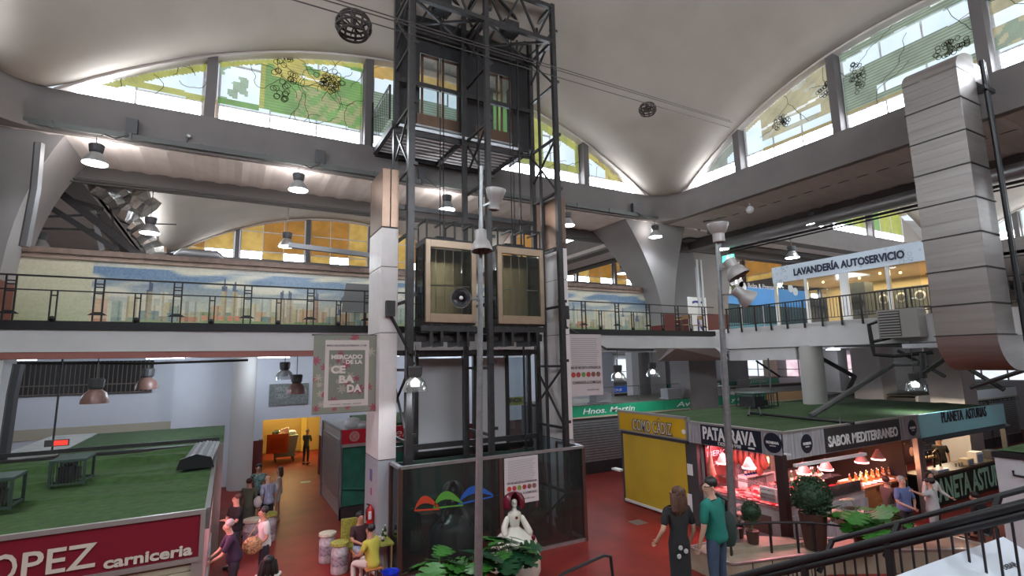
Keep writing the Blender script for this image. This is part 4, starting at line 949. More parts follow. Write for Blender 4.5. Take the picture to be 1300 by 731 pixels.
MB(o).box(sx0-.03, sx0+.03, sy0, sy0+.1, 0, zt).box(sx0-.03, sx0+.03, sy1-.5, sy1-.4, 0, zt).box(sx0-.03, sx0+.05, sy0, sy1-.4, zt-.06, zt).build('frame', M_grey, st)
MB(o).box(sx0-.02, sx1, sy0+.0, sy0+.1, 0, .38).build('plinth', M_dark, st)
tf = MB(o); tf.box(sx0+1.1, sx1, sy0+.4, sy1, zt-.1, zt+.06); tf.build('turf_cover', M_turf, st)
bg = thing('plastic_bag', 'white plastic bag lying on top of the red and green stall', 'bag', (sx0+.6, sy0+.8, zt-.1))
q = MB((sx0+.6, sy0+.8, zt-.1)); q.ball((sx0+.5, sy0+.8, zt+.1), (.3, .25, .22), 10, 6).ball((sx0+.75, sy0+.75, zt+.04), (.25, .2, .15), 10, 6); q.build('bag_body', M_white, bg, smooth=True)
tag(MB((sx0+1.3, sy0+.8, zt)).box(sx0+1.0, sx0+1.4, sy0+.6, sy0+.9, zt-.1, zt+.25).build('crate', M_dark), 'small dark crate beside the white bag on the stall roof', 'crate')
# ================================================================ HANGING BANNERS
M_bprint = attr_mat('banner_print', .7)
bn = thing('market_banner', 'grey-green fabric banner with floral pattern hung from the left pillar', 'banner', (2.5, 13.3, 3.6)); o = (2.5, 13.3, 3.6); yb = 13.3
a = P(399, 425, 'y', yb); b = P(479, 425, 'y', yb); c = P(397, 527, 'y', yb); bx0, bx1, bz0, bz1 = a.x, 3.30, c.z+.02, a.z
MB(o).box(bx0, bx1, yb, yb+.03, bz0, bz1).build('cloth', mat('banner_back', (.3, .32, .28), .8), bn)
fl_ = [(random.random(), random.random(), random.uniform(.035, .07), random.random()) for _ in range(34)]
def ban(s, t):
    c = (.235, .245, .200)
    for (x, y, r, k) in fl_:
        dx, dy = (s-x)*.75, t-y; d = math.hypot(dx, dy)
        if d < r*(.7+.3*math.sin(math.atan2(dy, dx)*7)): c = (.33, .07, .10) if k < .6 else (.42, .36, .30)
    inn = .17 < s < .87 and .075 < t < .93
    pan = .24 < s < .81 and .165 < t < .80
    if inn and not pan: c = (.60, .53, .50)
    if pan: c = tuple(q*.82 for q in c)
    return c
colorgrid('floral_print', bn, (bx0, yb-.004, bz0), (bx1-bx0, 0, 0), (0, 0, bz1-bz0), 80, 106, ban, M_bprint, org=o)
W_, H_ = bx1-bx0, bz1-bz0; M_bt = mat('banner_letters', (.66, .58, .53), .7); M_bd = mat('banner_small_letters', (.10, .08, .09), .7)
def bt(s, u0, v0, u1, v1, m=M_bt, bold=.05): text(bn, s, (bx0+W_*u0, yb-.008, bz0+H_*v0), X, Z, W_*(u1-u0), H_*(v1-v0), m, .004, bold, org=o)
bt('MERCADODELACEBADA.COM', .20, .852, .83, .875, M_bd, .01)
bt('MERCADO', .27, .685, .77, .745); bt('DE LA', .50, .620, .77, .675); bt('CE', .27, .50, .50, .605); bt('BA', .40, .375, .645, .475); bt('DA', .53, .255, .765, .355)
bt('mercado   cebada   madrid', .27, .10, .76, .118, M_bd, 0)
MB(o).bar((bx0-.05, yb+.02, bz1), (3.31, yb+.02, bz1), .03).bar((bx0, yb+.02, bz0), (bx1, yb+.02, bz0), .025).build('rail', M_black, bn)
M_pp = mat('poster_paper', (.60, .54, .55), .5); M_pt = mat('poster_ink', (.10, .07, .08), .6)
def poster(label, o, x0, x1, y, z0, z1, cut=0, dots=6):
    t = thing('poster', label, 'poster', o); W_, H_ = x1-x0, z1-z0
    MB(o).box(x0, x1, y, y+.02, z0, z1).build('board', M_pp, t)
    q = MB(o); n = 15     # grey small print block
    for j in range(14):
        zz = z1-H_*(.08+.033*j); q.box(x0+W_*.1, x0+W_*random.uniform(.82, .92), y-.003, y, zz, zz+H_*.012)
    q.build('small_print', mat('poster_grey', (.36, .33, .34), .6), t, kind='stuff')
    text(t, 'NO SE NECESITA EXPERIENCIA', (x0+W_*.07, y-.004, z0+H_*.43), X, Z, W_*.88, H_*.045, M_pt, .003, .02, org=o)
    cs = [(.45, .05, .03), (.42, .04, .06), (.18, .3, .05), (.4, .05, .04), (.25, .08, .06), (.2, .1, .08)]
    for k in range(6): MB(o).lathe([(W_*.062, 0), (W_*.062, .004)], (x0+W_*(.13+.148*k), y, z0+H_*.34), 18, (0, -1, 0)).build('round_picture', mat('food_%d' % k, cs[k], .5, nz=.6, ns=25), t)
    text(t, 'CONFIANZA A DOMICILIO', (x0+W_*.1, y-.004, z0+H_*.19), X, Z, W_*.84, H_*.05, M_pt, .003, .02, org=o)
    text(t, 'mercado a casa', (x0+W_*.52, y-.004, z0+H_*.08), X, Z, W_*.35, H_*.03, M_pt, .003, 0, org=o)
    return t
a = P(722, 424, 'y', 13.2); b = P(766, 500, 'y', 13.2)
poster('large pinkish-white poster hung right of the right marble pillar', (a.x, 13.2, b.z), 9.14, b.x, 13.2, b.z-.02, a.z)
MB_ = MB((9.5, 13.25, 5.6)); MB_.bar((9.1, 13.24, a.z+.02), (b.x+.05, 13.24, a.z+.02), .03); tag(MB_.build('banner_rod', M_black), 'thin black rod holding the large poster right of the lifts', 'rod')
# ================================================================ GLASS ENCLOSURE
gb = thing('glass_enclosure', 'waist-high bronze framed glass enclosure around the foot of the lifts', 'glass enclosure', (6.2, 12.7, 0)); o = (6.2, 12.7, 0)
gx0, gx1, gy0, gyl, gyr, gz = 3.62, 8.80, 12.17, 12.98, 13.42, 2.47
M_gf = mat('bronze_frame', (.20, .13, .11), .3, .8); G_box = glass('enclosure_glass', (.66, .72, .71), .08)
for (x, y) in ((gx0, gy0), (gx1, gy0), (6.22, gy0), (gx0, gyl-.05), (gx1, gyr)): MB(o).box(x-.05, x+.05, y-.04, y+.04, 0, gz).build('post', M_gf, gb)
for (a_, b_) in (((gx0, gy0), (gx1, gy0)), ((gx0, gy0), (gx0, gyl-.05)), ((gx1, gy0), (gx1, gyr))):
    MB(o).bar((*a_, gz), (*b_, gz), .1, .07).build('top_rail', M_galv, gb); MB(o).bar((*a_, .04), (*b_, .04), .08, .08).build('bottom_rail', M_galv, gb)
for (x0, x1) in ((gx0+.05, 6.17), (6.27, gx1-.05)): MB(o).box(x0, x1, gy0-.008, gy0+.008, .08, gz-.04).build('pane', G_box, gb)
MB(o).box(gx0-.008, gx0+.008, gy0+.04, gyl-.09, .08, gz-.04).build('pane', G_box, gb); MB(o).box(gx1-.008, gx1+.008, gy0+.04, gyr-.04, .08, gz-.04).build('pane', G_box, gb)
def arc_logo(c, px0, py0, px1, py1, ptop):
    a, b = P(px0, py0, 'y', gy0-.02), P(px1, py1, 'y', gy0-.02); t = P((px0+px1)/2, ptop, 'y', gy0-.02)
    m = MB(o); n = 12; up, lo_ = [], []
    for i in range(n+1):
        f = i/n; base = a.lerp(b, f); base.z = a.z+(b.z-a.z)*f
        sk = f**.75
        h = math.sin(math.pi*min(1, sk*.92+.02))*(t.z-(a.z+b.z)/2)*1.05
        up.append(base+Vector((0, 0, h))); lo_.append(base+Vector((0, 0, max(.03 if 0 < i < n else 0, h*.5))))
    for i in range(n): m.prism([lo_[i], lo_[i+1], up[i+1], up[i]], (0, .006, 0)); m.prism([a.lerp(b, i/n), a.lerp(b, (i+1)/n), a.lerp(b, (i+1)/n)+Vector((0, 0, .035)), a.lerp(b, i/n)+Vector((0, 0, .035))], (0, .006, 0))
    m.build('arc_sticker', mat('sticker_'+c[0], c[1], .5), gb)
arc_logo(('red', (.50, .05, .02)), 526, 649, 558, 647, 630); arc_logo(('green', (.10, .32, .04)), 550, 646, 588, 642, 624); arc_logo(('blue', (.02, .10, .42)), 582, 641, 626, 631, 617)
a = P(640, 582, 'y', gy0-.03); b = P(684, 635, 'y', gy0-.03)
poster('white poster with a row of food pictures on the glass enclosure', (a.x, gy0-.04, b.z), a.x, b.x, gy0-.035, b.z, a.z)
# red fire extinguisher
a = P(470, 665, 'z', .0); ex = thing('fire_extinguisher', 'red fire extinguisher on the base of the left marble pillar', 'extinguisher', (3.22, 13.3, .8)); o = (3.22, 13.3, .8)
ez = ZV(471, 664, 3.22, 13.3); et = ZV(471, 640, 3.22, 13.3)
MB(o).lathe([(.085, 0), (.09, .05), (.09, (et-ez)*.7), (.05, (et-ez)*.85), (.03, et-ez)], (3.22, 13.3, ez), 14).build('cylinder', mat('extinguisher_red', (.45, .01, .01), .3), ex, smooth=True)
MB(o).bar((3.22, 13.3, et-.02), (3.12, 13.24, et+.03), .03).tube([(3.2, 13.28, et), (3.1, 13.25, et-.1), (3.12, 13.25, ez+.1)], .012, 6).build('valve_and_hose', M_black, ex)
MB(o).box(3.15, 3.22, 13.18, 13.2, ez+.12, ez+.3).build('label_sticker', M_white, ex)
for (pt, sz, cc, lb) in (((474, 605), .2, (.12, .10, .25), 'small purple notice on the grey pillar base'), ((478, 625), .12, (.4, .1, .15), 'tiny pink notice on the grey pillar base')):
    p = P(*pt, 'y', 13.4); tag(MB((3.3, 13.6, p.z)).box(3.295, 3.308, 13.55, 13.55+sz, p.z-sz*.7, p.z+sz*.7).build('notice', mat(lb, cc, .5)), lb, 'notice')
# ================================================================ MARKET ISLAND ON THE RIGHT
IX0, IX1, IY0, IY1 = 12.3, 25.3, 8.6, 14.65
isl = thing('market_island', 'island of food stalls under one green turf roof', 'stall block', (18, 11.6, 0)); o = (18, 11.6, 0)
MB(o).box(IX0+.05, IX1, IY0+.05, IY1, 2.72, 2.86).build('roof_slab', _M['kiosk_dark'], isl)
turf(isl, o, IX0+.05, IX1-.02, IY0+.06, IY1-.02, 2.86, ((10.4, .02, .25, .05), (12.5, -.03, .3, .06), (13.9, .01, .2, .05)), 5, 70, 40)
M_silverwood = mat('grey_wood_print', (.34, .34, .36), .5, nz=.35, ns=2.5, stretch=(6, 6, .5)); M_navy = mat('navy_sign', (.012, .014, .03), .35)
M_yellow = mat('yellow_cloth', (.58, .39, .03), .7, nz=.08, ns=1.2); M_yellows = mat('yellow_sign', (.70, .42, .01), .35); M_wtxt = mat('white_letters', (.84, .84, .84), .5); M_btxt = mat('black_letters', (.02, .02, .03), .5)
M_cyan = mat('light_blue_sign', (.36, .76, .84), .4); M_charcoal = mat('charcoal_sign', (.035, .034, .036), .4)
# west face: yellow stall
wf = IX0-.06
cz = thing('fried_food_stall', 'closed stall with yellow sign and yellow roller cloth', 'stall', (IX0, 13.1, 0)); o = (IX0, 13.1, 0)
MB(o).box(wf, IX0+.05, 11.6, 14.65, 2.45, 3.03).build('sign_board', M_yellows, cz)
MB(o).box(wf-.02, IX0+.05, 11.55, 14.68, 3.03, 3.1).box(wf-.02, IX0+.05, 11.55, 14.68, 2.4, 2.45).box(wf-.02, IX0+.05, 14.65, 14.7, 2.4, 3.1).box(wf-.02, IX0+.05, 11.53, 11.6, 2.4, 3.1).build('sign_frame', M_alu, cz)
ptext(cz, 'COMO CÁDIZ', 'x', wf-.01, (803, 546), (854, 554), 527, mat('dark_print', (.06, .05, .05), .5), o, bold=.03, depth=.02)
ptext(cz, 'COMO CÁDIZ', 'x', wf-.03, (803.5, 545), (853, 553), 528, mat('cream_print', (.62, .56, .46), .5), o, bold=.0, depth=.01)
q = MB(o)
MB(o).lathe([(.07, 0), (.07, .01)], P(868, 548, 'x', wf), 14, (-1, 0, 0)).build('round_badge', M_wtxt, cz)
MB(o).box(IX0-.02, IX0+.0, 11.72, 14.55, .12, 2.3).build('roller_cloth', M_yellow, cz)
MB(o).box(IX0-.05, IX0+.02, 11.7, 14.57, .05, .13).build('bottom_bar', M_wtxt, cz)
MB(o).box(IX0-.03, IX0+.1, 11.6, 14.6, 2.3, 2.42).build('roller_box', M_box, cz)
MB(o).box(IX0, IX0+.12, 11.3, 11.7, 0, 2.72).build('post', M_box, cz); MB(o).box(IX0, IX0+.12, 14.55, 14.68, 0, 2.72).build('post', M_box, cz)
MB(o).box(IX0+.1, IX0+.2, 11.7, 14.6, 0, 2.5).build('back_wall', M_dark, cz)
for (px, py, w_, h_, lb) in ((876, 596, .2, .32, 'small white notice on the dark post beside the yellow cloth'), (876, 638, .16, .5, 'tall white notice low on the dark post')):
    p = P(px, py, 'x', IX0-.03); tag(MB(p).box(IX0-.04, IX0-.02, p.y-w_/2, p.y+w_/2, p.z-h_/2, p.z+h_/2).build('notice', M_wtxt), lb, 'notice', 'notices on the dark post')
MB((12.2, 14.9, 0)).box(12.15, 12.35, 14.66, 15.1, 1.0, 1.06).build('small_shelf', M_wtxt, cz)
# west face: tapas stall with black and silver sign, turning the corner to the south
tp = thing('tapas_stall', 'open tapas stall with navy sign on grey wood, left of the corner post', 'stall', (12.5, 9.5, 0)); o = (12.5, 9.5, 0)
z0_, z1_ = 2.37, 2.94
MB(o).box(wf, IX0+.05, 8.54, 11.52, z0_, z1_).build('wood_board', M_silverwood, tp)
MB(o).box(wf-.02, IX0+.06, 8.5, 11.54, z1_, z1_+.05).build('sign_rail', M_alu, tp)
a = P(889, 538, 'x', wf); b = P(966, 552, 'x', wf)
MB(o).box(wf-.015, wf, b.y, a.y, z0_+.02, z1_).build('navy_panel', M_navy, tp)
ptext(tp, 'PATABRAVA', 'x', wf-.02, (893, 557), (960, 567), 541, M_wtxt, o, bold=.03)
ptext(tp, 'DESDE 1998', 'x', wf-.02, (912, 565), (941, 570), 560.5, M_wtxt, o)
MB(o).box(wf-.025, wf-.015, *sorted((P(904, 0, 'x', wf).y, P(911, 0, 'x', wf).y)), z0_+.08, z0_+.12).box(wf-.025, wf-.015, *sorted((P(943, 0, 'x', wf).y, P(951, 0, 'x', wf).y)), z0_+.08, z0_+.12).build('dash', M_wtxt, tp)
def badge(par, c, ax, r=.25):
    MB(o).lathe([(r, 0), (r, .012)], c, 28, ax).build('round_badge', M_navy, par)
    v = Vector(ax); u = -Y if abs(v.x) > .5 else X
    text(par, 'PATABRAVA', Vector(c)+v*.015-u*(r*.7)+Z*(-.03), u, Z, r*1.4, .07, M_wtxt, .004, .04, org=o)
    text(par, 'SABORES', Vector(c)+v*.015-u*(r*.35)+Z*(-.09), u, Z, r*.7, .03, M_wtxt, .004, 0, org=o)
badge(tp, P(981, 562, 'x', wf), (-1, 0, 0))
sf_ = IY0-.06
sb = thing('delicatessen_stall', 'open delicatessen stall with charcoal sign on grey wood, right of the corner post', 'stall', (15.5, 9, 0)); o = (15.5, 9, 0)
zs0, zs1 = 2.27, 2.92
MB(o).box(IX0, 19.1, sf_, IY0+.02, zs0, zs1).build('wood_board', M_silverwood, sb)
MB(o).box(IX0-.02, 19.12, sf_-.02, IY0+.02, zs1, zs1+.05).build('sign_rail', M_alu, sb)
a = P(1047, 560, 'y', sf_); b = P(1142, 545, 'y', sf_)
MB(o).box(a.x, b.x, sf_-.015, sf_, zs0+.02, zs1).build('charcoal_panel', M_charcoal, sb)
ptext(sb, 'SABOR MEDITERRANEO', 'y', sf_-.02, (1052, 567), (1140, 554), 553, M_wtxt, o, bold=.025)
badge(sb, P(1024, 563, 'y', sf_), (0, -1, 0), .24); badge(sb, P(1158, 543, 'y', sf_), (0, -1, 0), .24)
q = MB(o); a = P(1009, 591, 'y', IY0-.1); b = P(1098, 576, 'y', IY0-.1)
MB(o).bar(a, b, .1, .07).build('awning_bar', M_wtxt, sb)
MB(o).box(IX0-.08, IX0+.12, IY0-.08, IY0+.12, 0, 2.4).build('corner_post', mat('post_dark_red', (.035, .015, .015), .5), tp)
MB(o).box(18.95, 19.1, IY0-.04, IY0+.1, 0, 2.4).build('post', M_galv, sb)
# interior shell of both stalls
MB(o).box(15.9, 18.9, 11.9, 12.0, 0, 2.7).build('back_wall', mat('stall_wall_dark', (.06, .045, .045), .6), sb)
MB(o).box(12.5, 16.0, 11.28, 11.34, 0, 2.7).build('slatted_wall', M_silverwood, tp)
MB(o).box(18.75, 18.82, 8.9, 11.9, 0, 2.7).build('side_wall', _M['stall_wall_dark'], sb)
# printed panels
gp = thing('ham_poster', 'dark maroon poster with pale lettering at the right end of the delicatessen', 'poster', (18.0, 9.6, .9)); oo = (18.0, 9.6, .9)
a = P(1123, 563, 'y', 10.0); b = P(1163, 620, 'y', 10.0)
MB(oo).box(a.x, b.x, 10.0, 10.05, 1.0, 2.45).build('board', mat('poster_maroon', (.05, .015, .03), .5), gp)
text(gp, 'GUIJUELO', (a.x+.15, 9.99, 1.85), X, Z, (b.x-a.x)*.85, .25, mat('pale_pink_print', (.55, .42, .45), .5), .01, .04, org=oo)
text(gp, 'DENOMINACION ORIGEN', (a.x+.2, 9.99, 2.2), X, Z, (b.x-a.x)*.75, .09, _M['pale_pink_print'], .01, 0, org=oo)
text(gp, 'JAMON', (a.x+.7, 9.99, 1.66), X, Z, .6, .09, _M['pale_pink_print'], .01, 0, org=oo)
MB(oo).lathe([(.16, 0), (.16, .01)], (a.x+1.7, 10.0, 1.4), 16, (0, -1, 0)).build('printed_oval', _M['pale_pink_print'], gp)
hp = thing('ham_poster', 'brown printed panel behind the large pink ham in the tapas stall', 'poster', (13.5, 11.2, 1)); oo = (13.5, 11.2, 1)
MB(oo).box(12.55, 13.8, 11.2, 11.26, .8, 2.4).build('board', mat('poster_brown', (.10, .02, .02), .5), hp)
for zz, s_ in ((2.2, 'JAMON'), (1.95, 'IBERICO'), (1.65, 'GUIJUELO')): text(hp, s_, (12.6, 11.19, zz), X, Z, 1.1, .16, mat('pale_pink_print', (.55, .42, .45)), .008, 0, org=oo)
# counters
M_cnt = mat('counter_panel', (.40, .37, .38), .45, nz=.2, ns=3); M_top = mat('counter_steel', (.42, .36, .36), .3, .6); M_meatglass = glass('display_glass', (.97, .95, .95), .15)
ct = thing('display_counter', 'L-shaped refrigerated display counter full of meat under pink light', 'counter', (13, 9.5, 0)); o = (13, 9.5, 0)
MB(o).box(12.42, 13.25, 8.75, 11.25, 0, 1.0).build('west_body', M_cnt, ct); MB(o).box(13.25, 16.1, 8.75, 9.6, 0, 1.0).build('south_body', M_cnt, ct)
MB(o).box(12.40, 13.25, 8.72, 11.25, 1.0, 1.04).box(13.25, 16.1, 8.72, 9.6, 1.0, 1.04).build('steel_tray', M_top, ct)
MB(o).box(12.42, 12.44, 8.74, 11.2, 1.04, 1.34).box(12.44, 16.05, 8.74, 8.76, 1.04, 1.34).build('front_glass', M_meatglass, ct)
MB(o).box(13.0, 13.3, 9.1, 11.2, 1.35, 1.38).box(13.3, 16.0, 9.3, 9.6, 1.35, 1.38).build('glass_shelf', M_meatglass, ct)
MB(o).box(12.38, 16.1, 8.68, 8.74, .05, .85).build('corrugated_front', M_silverwood, ct)
MB(o).box(12.39, 12.42, 9.1, 9.9, .35, .8).box(12.39, 12.42, 10.2, 10.9, .3, .75).build('front_print', mat('print_brown', (.12, .07, .06), .5), ct)
ORD = ['first', 'second', 'third', 'fourth', 'fifth', 'sixth', 'seventh', 'eighth', 'ninth', 'tenth', 'eleventh', 'twelfth', 'thirteenth', 'fourteenth', 'fifteenth', 'sixteenth']
M_meat = [mat('meat_red', (.45, .02, .03), .3, nz=.5, ns=18), mat('meat_pink', (.62, .20, .20), .35, nz=.4, ns=15), mat('meat_dark', (.20, .01, .015), .3, nz=.5, ns=18), mat('fat_cream', (.66, .45, .38), .4, nz=.3, ns=14)]
def meat_cut(k):
    m = MB(); rn = random.Random(k); n = 9; prof = [(0.001, 0), (.10, .0), (.115, .03), (.09, .06), (.001, .065)]
    m.lathe(prof, (0, 0, 0), n, cap=False); m.v = [Vector((p.x*rn.uniform(.8, 1.35)*1.2, p.y*rn.uniform(.7, 1.1), p.z*rn.uniform(.7, 1.3))) for p in m.v]
    return m
meats = []
for k in range(6):
    ob = meat_cut(k).build('meat_cut', M_meat[k % 4], smooth=True); meats.append(ob)
rn = random.Random(4); used = 0
MD = ['thick red steak', 'pale pink cutlet', 'dark red joint', 'cream fatty slab', 'broad red fillet', 'small pink chop']
spots = []
for j in range(3):
    for i in range(11): spots.append((12.58+.24*j, 8.95+.21*i, 1.045))
for j in range(3):
    for i in range(12): spots.append((13.4+.22*i, 8.9+.25*j, 1.045))
for i, (x, y, z) in enumerate(spots):
    k = rn.randrange(6); ob = meats[k] if not meats[k].get('label') else meats[k].copy()
    if ob.name not in col.objects: col.objects.link(ob)
    w_ = i < 33; a1, b1 = (i//11, i % 11) if w_ else ((i-33)//12, (i-33) % 12)
    ML = 'meat on the %s counter, %s row from the glass, %s from the corner' % ('west' if w_ else 'south', ORD[b1 if 0 else a1], ORD[b1])
    ob.location = (x+rn.uniform(-.02, .02), y+rn.uniform(-.02, .02), z); ob.rotation_euler = (0, 0, rn.uniform(0, 6)); s_ = rn.uniform(.75, 1.0); ob.scale = (s_, s_, s_)
    tag(ob, ML, 'meat', 'cuts of meat in the display counter')
for i, m_ in enumerate(meats):
    if not m_.get('label'): tag(m_, 'cut of fresh meat in the pink-lit display counter', 'meat', 'cuts of meat in the display counter')
# inner sloping display with more cuts
inn = thing('inner_display', 'inner meat display behind the counter, red under the pink lamps', 'counter', (14.3, 10.2, 0)); MB().box(13.35, 16.0, 9.7, 10.85, 0, .95).build('body', M_cnt, inn); MB().box(13.33, 16.0, 9.68, 10.85, .95, .98).build('tray', M_top, inn)
for i in range(52):
    a1, b1 = i//13, i % 13; ob = meats[(i*5) % 6].copy(); col.objects.link(ob); ob.location = (13.45+.2*b1, 9.8+.27*a1, .985); ob.rotation_euler = (0, 0, rn.uniform(0, 6)); s_ = rn.uniform(.85, 1.15); ob.scale = (s_, s_, s_*1.3)
    tag(ob, 'meat on the inner display, %s row from the front, %s from the left' % (ORD[a1], ORD[b1]), 'meat', 'cuts of meat on the inner display')
# hams
def ham(label, x, y, z, L=.75, grp='hams hanging in the tapas stall', mcol=None):
    oo = (x, y, z-L); t = thing('cured_ham', label, 'ham', oo, 0, grp)
    MB(oo).tube([(x, y, z), (x+.02, y, z-L*.3), (x, y, z-L*.6), (x+.03, y, z-L*.85), (x+.02, y, z-L)], [.02, .035, .09, .12, .04], 9).build('leg_meat', mcol or mat('ham_pink', (.58, .25, .18), .45, nz=.25, ns=9), t, smooth=True)
    MB(oo).tube([(x, y, z), (x, y, min(2.72, z+.35))], .008, 5).build('cord', M_wtxt, t)
    return t
a = P(903, 578, 'y', 11.0)
ham('large pink ham hanging before the brown printed panel', a.x, 11.05, 2.3, .95)
for i, px in enumerate((932, 939, 946, 953, 960, 967)):
    p = P(px, 590, 'x', 13.6); ham(['slim dark cured ham, first in the row behind the lamp pole', 'slim cured ham, second in the row behind the pole', 'cured ham hanging left of the middle pink lamp', 'cured ham hanging behind the middle pink lamp', 'dark ham hanging just right of the middle pink lamp', 'last dark ham of the row, before the bottle shelf'][i], 13.7, p.y, 2.45, .8 if i != 4 else 1.0, mcol=mat('ham_dark', (.20, .06, .04), .45, nz=.3, ns=9))
# pink heat lamps
M_shadep = mat('pink_enamel', (.60, .30, .27), .4); M_glowp = mat('pink_glow', (1, .8, .75), em=(1, .55, .5), es=5); M_glowo = mat('orange_glow', (1, .6, .3), em=(1, .42, .16), es=9)
def heat(label, px, py, ax, v, glow=M_glowp, lc=(1, .42, .40), e=42):
    p = P(px, py, ax, v); t = thing('heat_lamp', label, 'lamp', p, 0, 'cone lamps over the counters'); oo = tuple(p)
    MB(oo).lathe([(.19, 0), (.17, .05), (.06, .26), (.035, .3)], p, 16, cap=False).build('shade', M_shadep, t, smooth=True)
    MB(oo).lathe([(.02, -.015), (.185, -.01), (.185, .03), (.02, .04)], p, 16).build('glowing_rim', glow, t)
    MB(oo).tube([p+Vector((0, 0, .29)), Vector((p.x, p.y, 2.72))], .008, 5).build('cord', M_black, t)
    l = bpy.data.lights.new('heat_glow', 'SPOT'); l.energy = e; l.color = lc; l.spot_size = math.radians(160); l.spot_blend = .4; l.shadow_soft_size = .15
    q = bpy.data.objects.new('heat_glow', l); col.objects.link(q); q.parent = t; q.location = (0, 0, -.03)
heat('pink cone lamp nearest the yellow stall', 918, 588, 'x', 12.9); heat('pink cone lamp in the middle of the tapas stall', 951, 594, 'x', 12.9)
heat('first pink cone lamp right of the corner post', 1021, 601, 'y', 9.1); heat('second pink cone lamp under the white awning bar', 1049, 596, 'y', 9.1); heat('third pink cone lamp right of the corner post', 1094, 587, 'y', 9.1)
heat('highest pink cone lamp, left of the maroon poster', 1115, 583, 'y', 9.1)
heat('orange cone lamp at the left end of the cider bar', 1175, 557, 'y', 9.4, M_glowo, (1, .5, .2), 35)
l = bpy.data.lights.new('counter_light', 'AREA'); l.energy = 110; l.color = (1, .30, .34); l.shape = 'RECTANGLE'; l.size = .4; l.size_y = 2.4
q_ = bpy.data.objects.new('counter_light', l); col.objects.link(q_); q_.parent = ct; q_.location = (12.85-13, 10-9.5, 2.25)
l = bpy.data.lights.new('counter_light', 'AREA'); l.energy = 110; l.color = (1, .34, .36); l.shape = 'RECTANGLE'; l.size = 3.0; l.size_y = .4
q_ = bpy.data.objects.new('counter_light', l); col.objects.link(q_); q_.parent = ct; q_.location = (14.6-13, 9.2-9.5, 2.2)
# shelf, sign boxes, jars, scale, big 8-shaped neon-like ornament
shf = thing('shelf_unit', 'white shelf unit behind the tapas counter', 'shelf', (14.2, 10.6, 0)); oo = (14.2, 10.6, 0)
MB(oo).box(13.9, 15.2, 10.9, 11.2, 1.25, 1.3).box(13.9, 15.2, 10.9, 11.2, .7, .75).box(13.88, 13.92, 10.9, 11.2, 0, 1.3).box(15.2, 15.24, 10.9, 11.2, 0, 1.3).build('shelf_board', M_wtxt, shf)
def bottle(label, x, y, z, m, h=.3, r=.038, grp='bottles in the stalls', base=None):
    if base: ob = copy_tree(base); ob['label'] = label; ob['group'] = grp; move(ob, (x, y, z)); return ob
    t = thing('bottle', label, 'bottle', (0, 0, 0), 0, grp)
    MB().lathe([(r, 0), (r, h*.6), (r*.35, h*.78), (r*.35, h)], n=10).build('glass_body', m, t, smooth=True)
    MB().lathe([(r*.42, h*.93), (r*.42, h*1.02)], n=8).build('cap', M_wtxt, t); MB().lathe([(r*1.02, h*.2), (r*1.02, h*.45)], n=10, cap=False).build('paper_label', mat('cream_label', (.6, .5, .4)), t)
    move(t, (x, y, z)); return t
bm = [mat('bottle_blue', (.02, .05, .25), .2), mat('bottle_green', (.02, .08, .03), .2), mat('bottle_brown', (.12, .03, .02), .2), mat('bottle_amber', (.45, .15, .03), .25)]
pr = [bottle('blue bottle on the white shelf behind the counter', 14.0, 11.0, 1.3, bm[0], grp='blue bottles on the white shelf')]
pr[0]['label'] = 'blue bottle on the white shelf, first from the left'
for i in range(1, 6): bottle('blue bottle on the white shelf, %s from the left' % ORD[i], 14.0+.13*i, 11.0, 1.3, None, grp='blue bottles on the white shelf', base=pr[0])
bcn = [bottle('dark green bottle standing on the delicatessen counter', 13.9, 9.45, 1.385, bm[1], grp='green bottles on the delicatessen counter'), bottle('brown sauce bottle standing on the delicatessen counter', 14.0, 9.5, 1.385, bm[2], grp='brown bottles on the delicatessen counter')]
for i in range(7):
    for b_, nm in ((0, 'dark green bottle standing on the delicatessen counter'), (1, 'brown sauce bottle standing on the delicatessen counter')):
        bottle(nm+', %s from the left' % ORD[i+1], 14.1+.17*i+.08*b_, 9.38+.1*((i+b_) % 2), 1.385, None, grp=['green bottles on the delicatessen counter', 'brown bottles on the delicatessen counter'][b_], base=bcn[b_])
bb = thing('display_box', 'black display cabinet above the white shelf behind the counter', 'display box', (13.0, 9.3, 1.38)); oo = (13.0, 9.3, 1.38)
MB(oo).box(14.6, 15.2, 11.0, 11.25, 1.35, 1.85).build('casing', M_box, bb); MB(oo).box(14.66, 15.14, 10.99, 11.0, 1.4, 1.8).build('dark_window', mat('window_dark', (.02, .03, .03), .1), bb)
pc = thing('price_sign', 'pink-lit price sign standing on the corner of the meat counter', 'sign', (12.75, 9.1, 1.34)); oo = (12.75, 9.1, 1.34)
a = P(982, 640, 'x', 12.5)
MB(oo).box(12.46, 12.49, 8.95, 9.4, 1.15, 1.5).build('board', M_wtxt, pc); MB(oo).box(12.46, 12.8, 8.9, 8.93, 1.15, 1.5).build('side_board', M_wtxt, pc)
for k in range(3): text(pc, ['JAMON IBERICO', 'QUESO 12,90', 'EMBUTIDOS'][k], (12.455, 9.37, 1.4-.1*k), -Y, Z, .38, .05, mat('red_print', (.5, .05, .05)), .003, 0, org=oo)
nb = thing('ornament', 'small lit yellow figure-eight sign among the jars', 'ornament', (15, 9.9, 1.5)); p = P(1075, 622, 'y', 9.7); nb.location = p; oo = tuple(p)
MB(oo).tube([p+Vector((.09*math.cos(t_)*(1 if True else 1), 0, .12+.1*math.sin(t_)+(.0))) for t_ in [i*2*math.pi/12 for i in range(12)]], .03, 6, closed=True).build('upper_loop', mat('yellow_glow', (1, .6, .05), em=(1, .5, .03), es=1.2), nb)
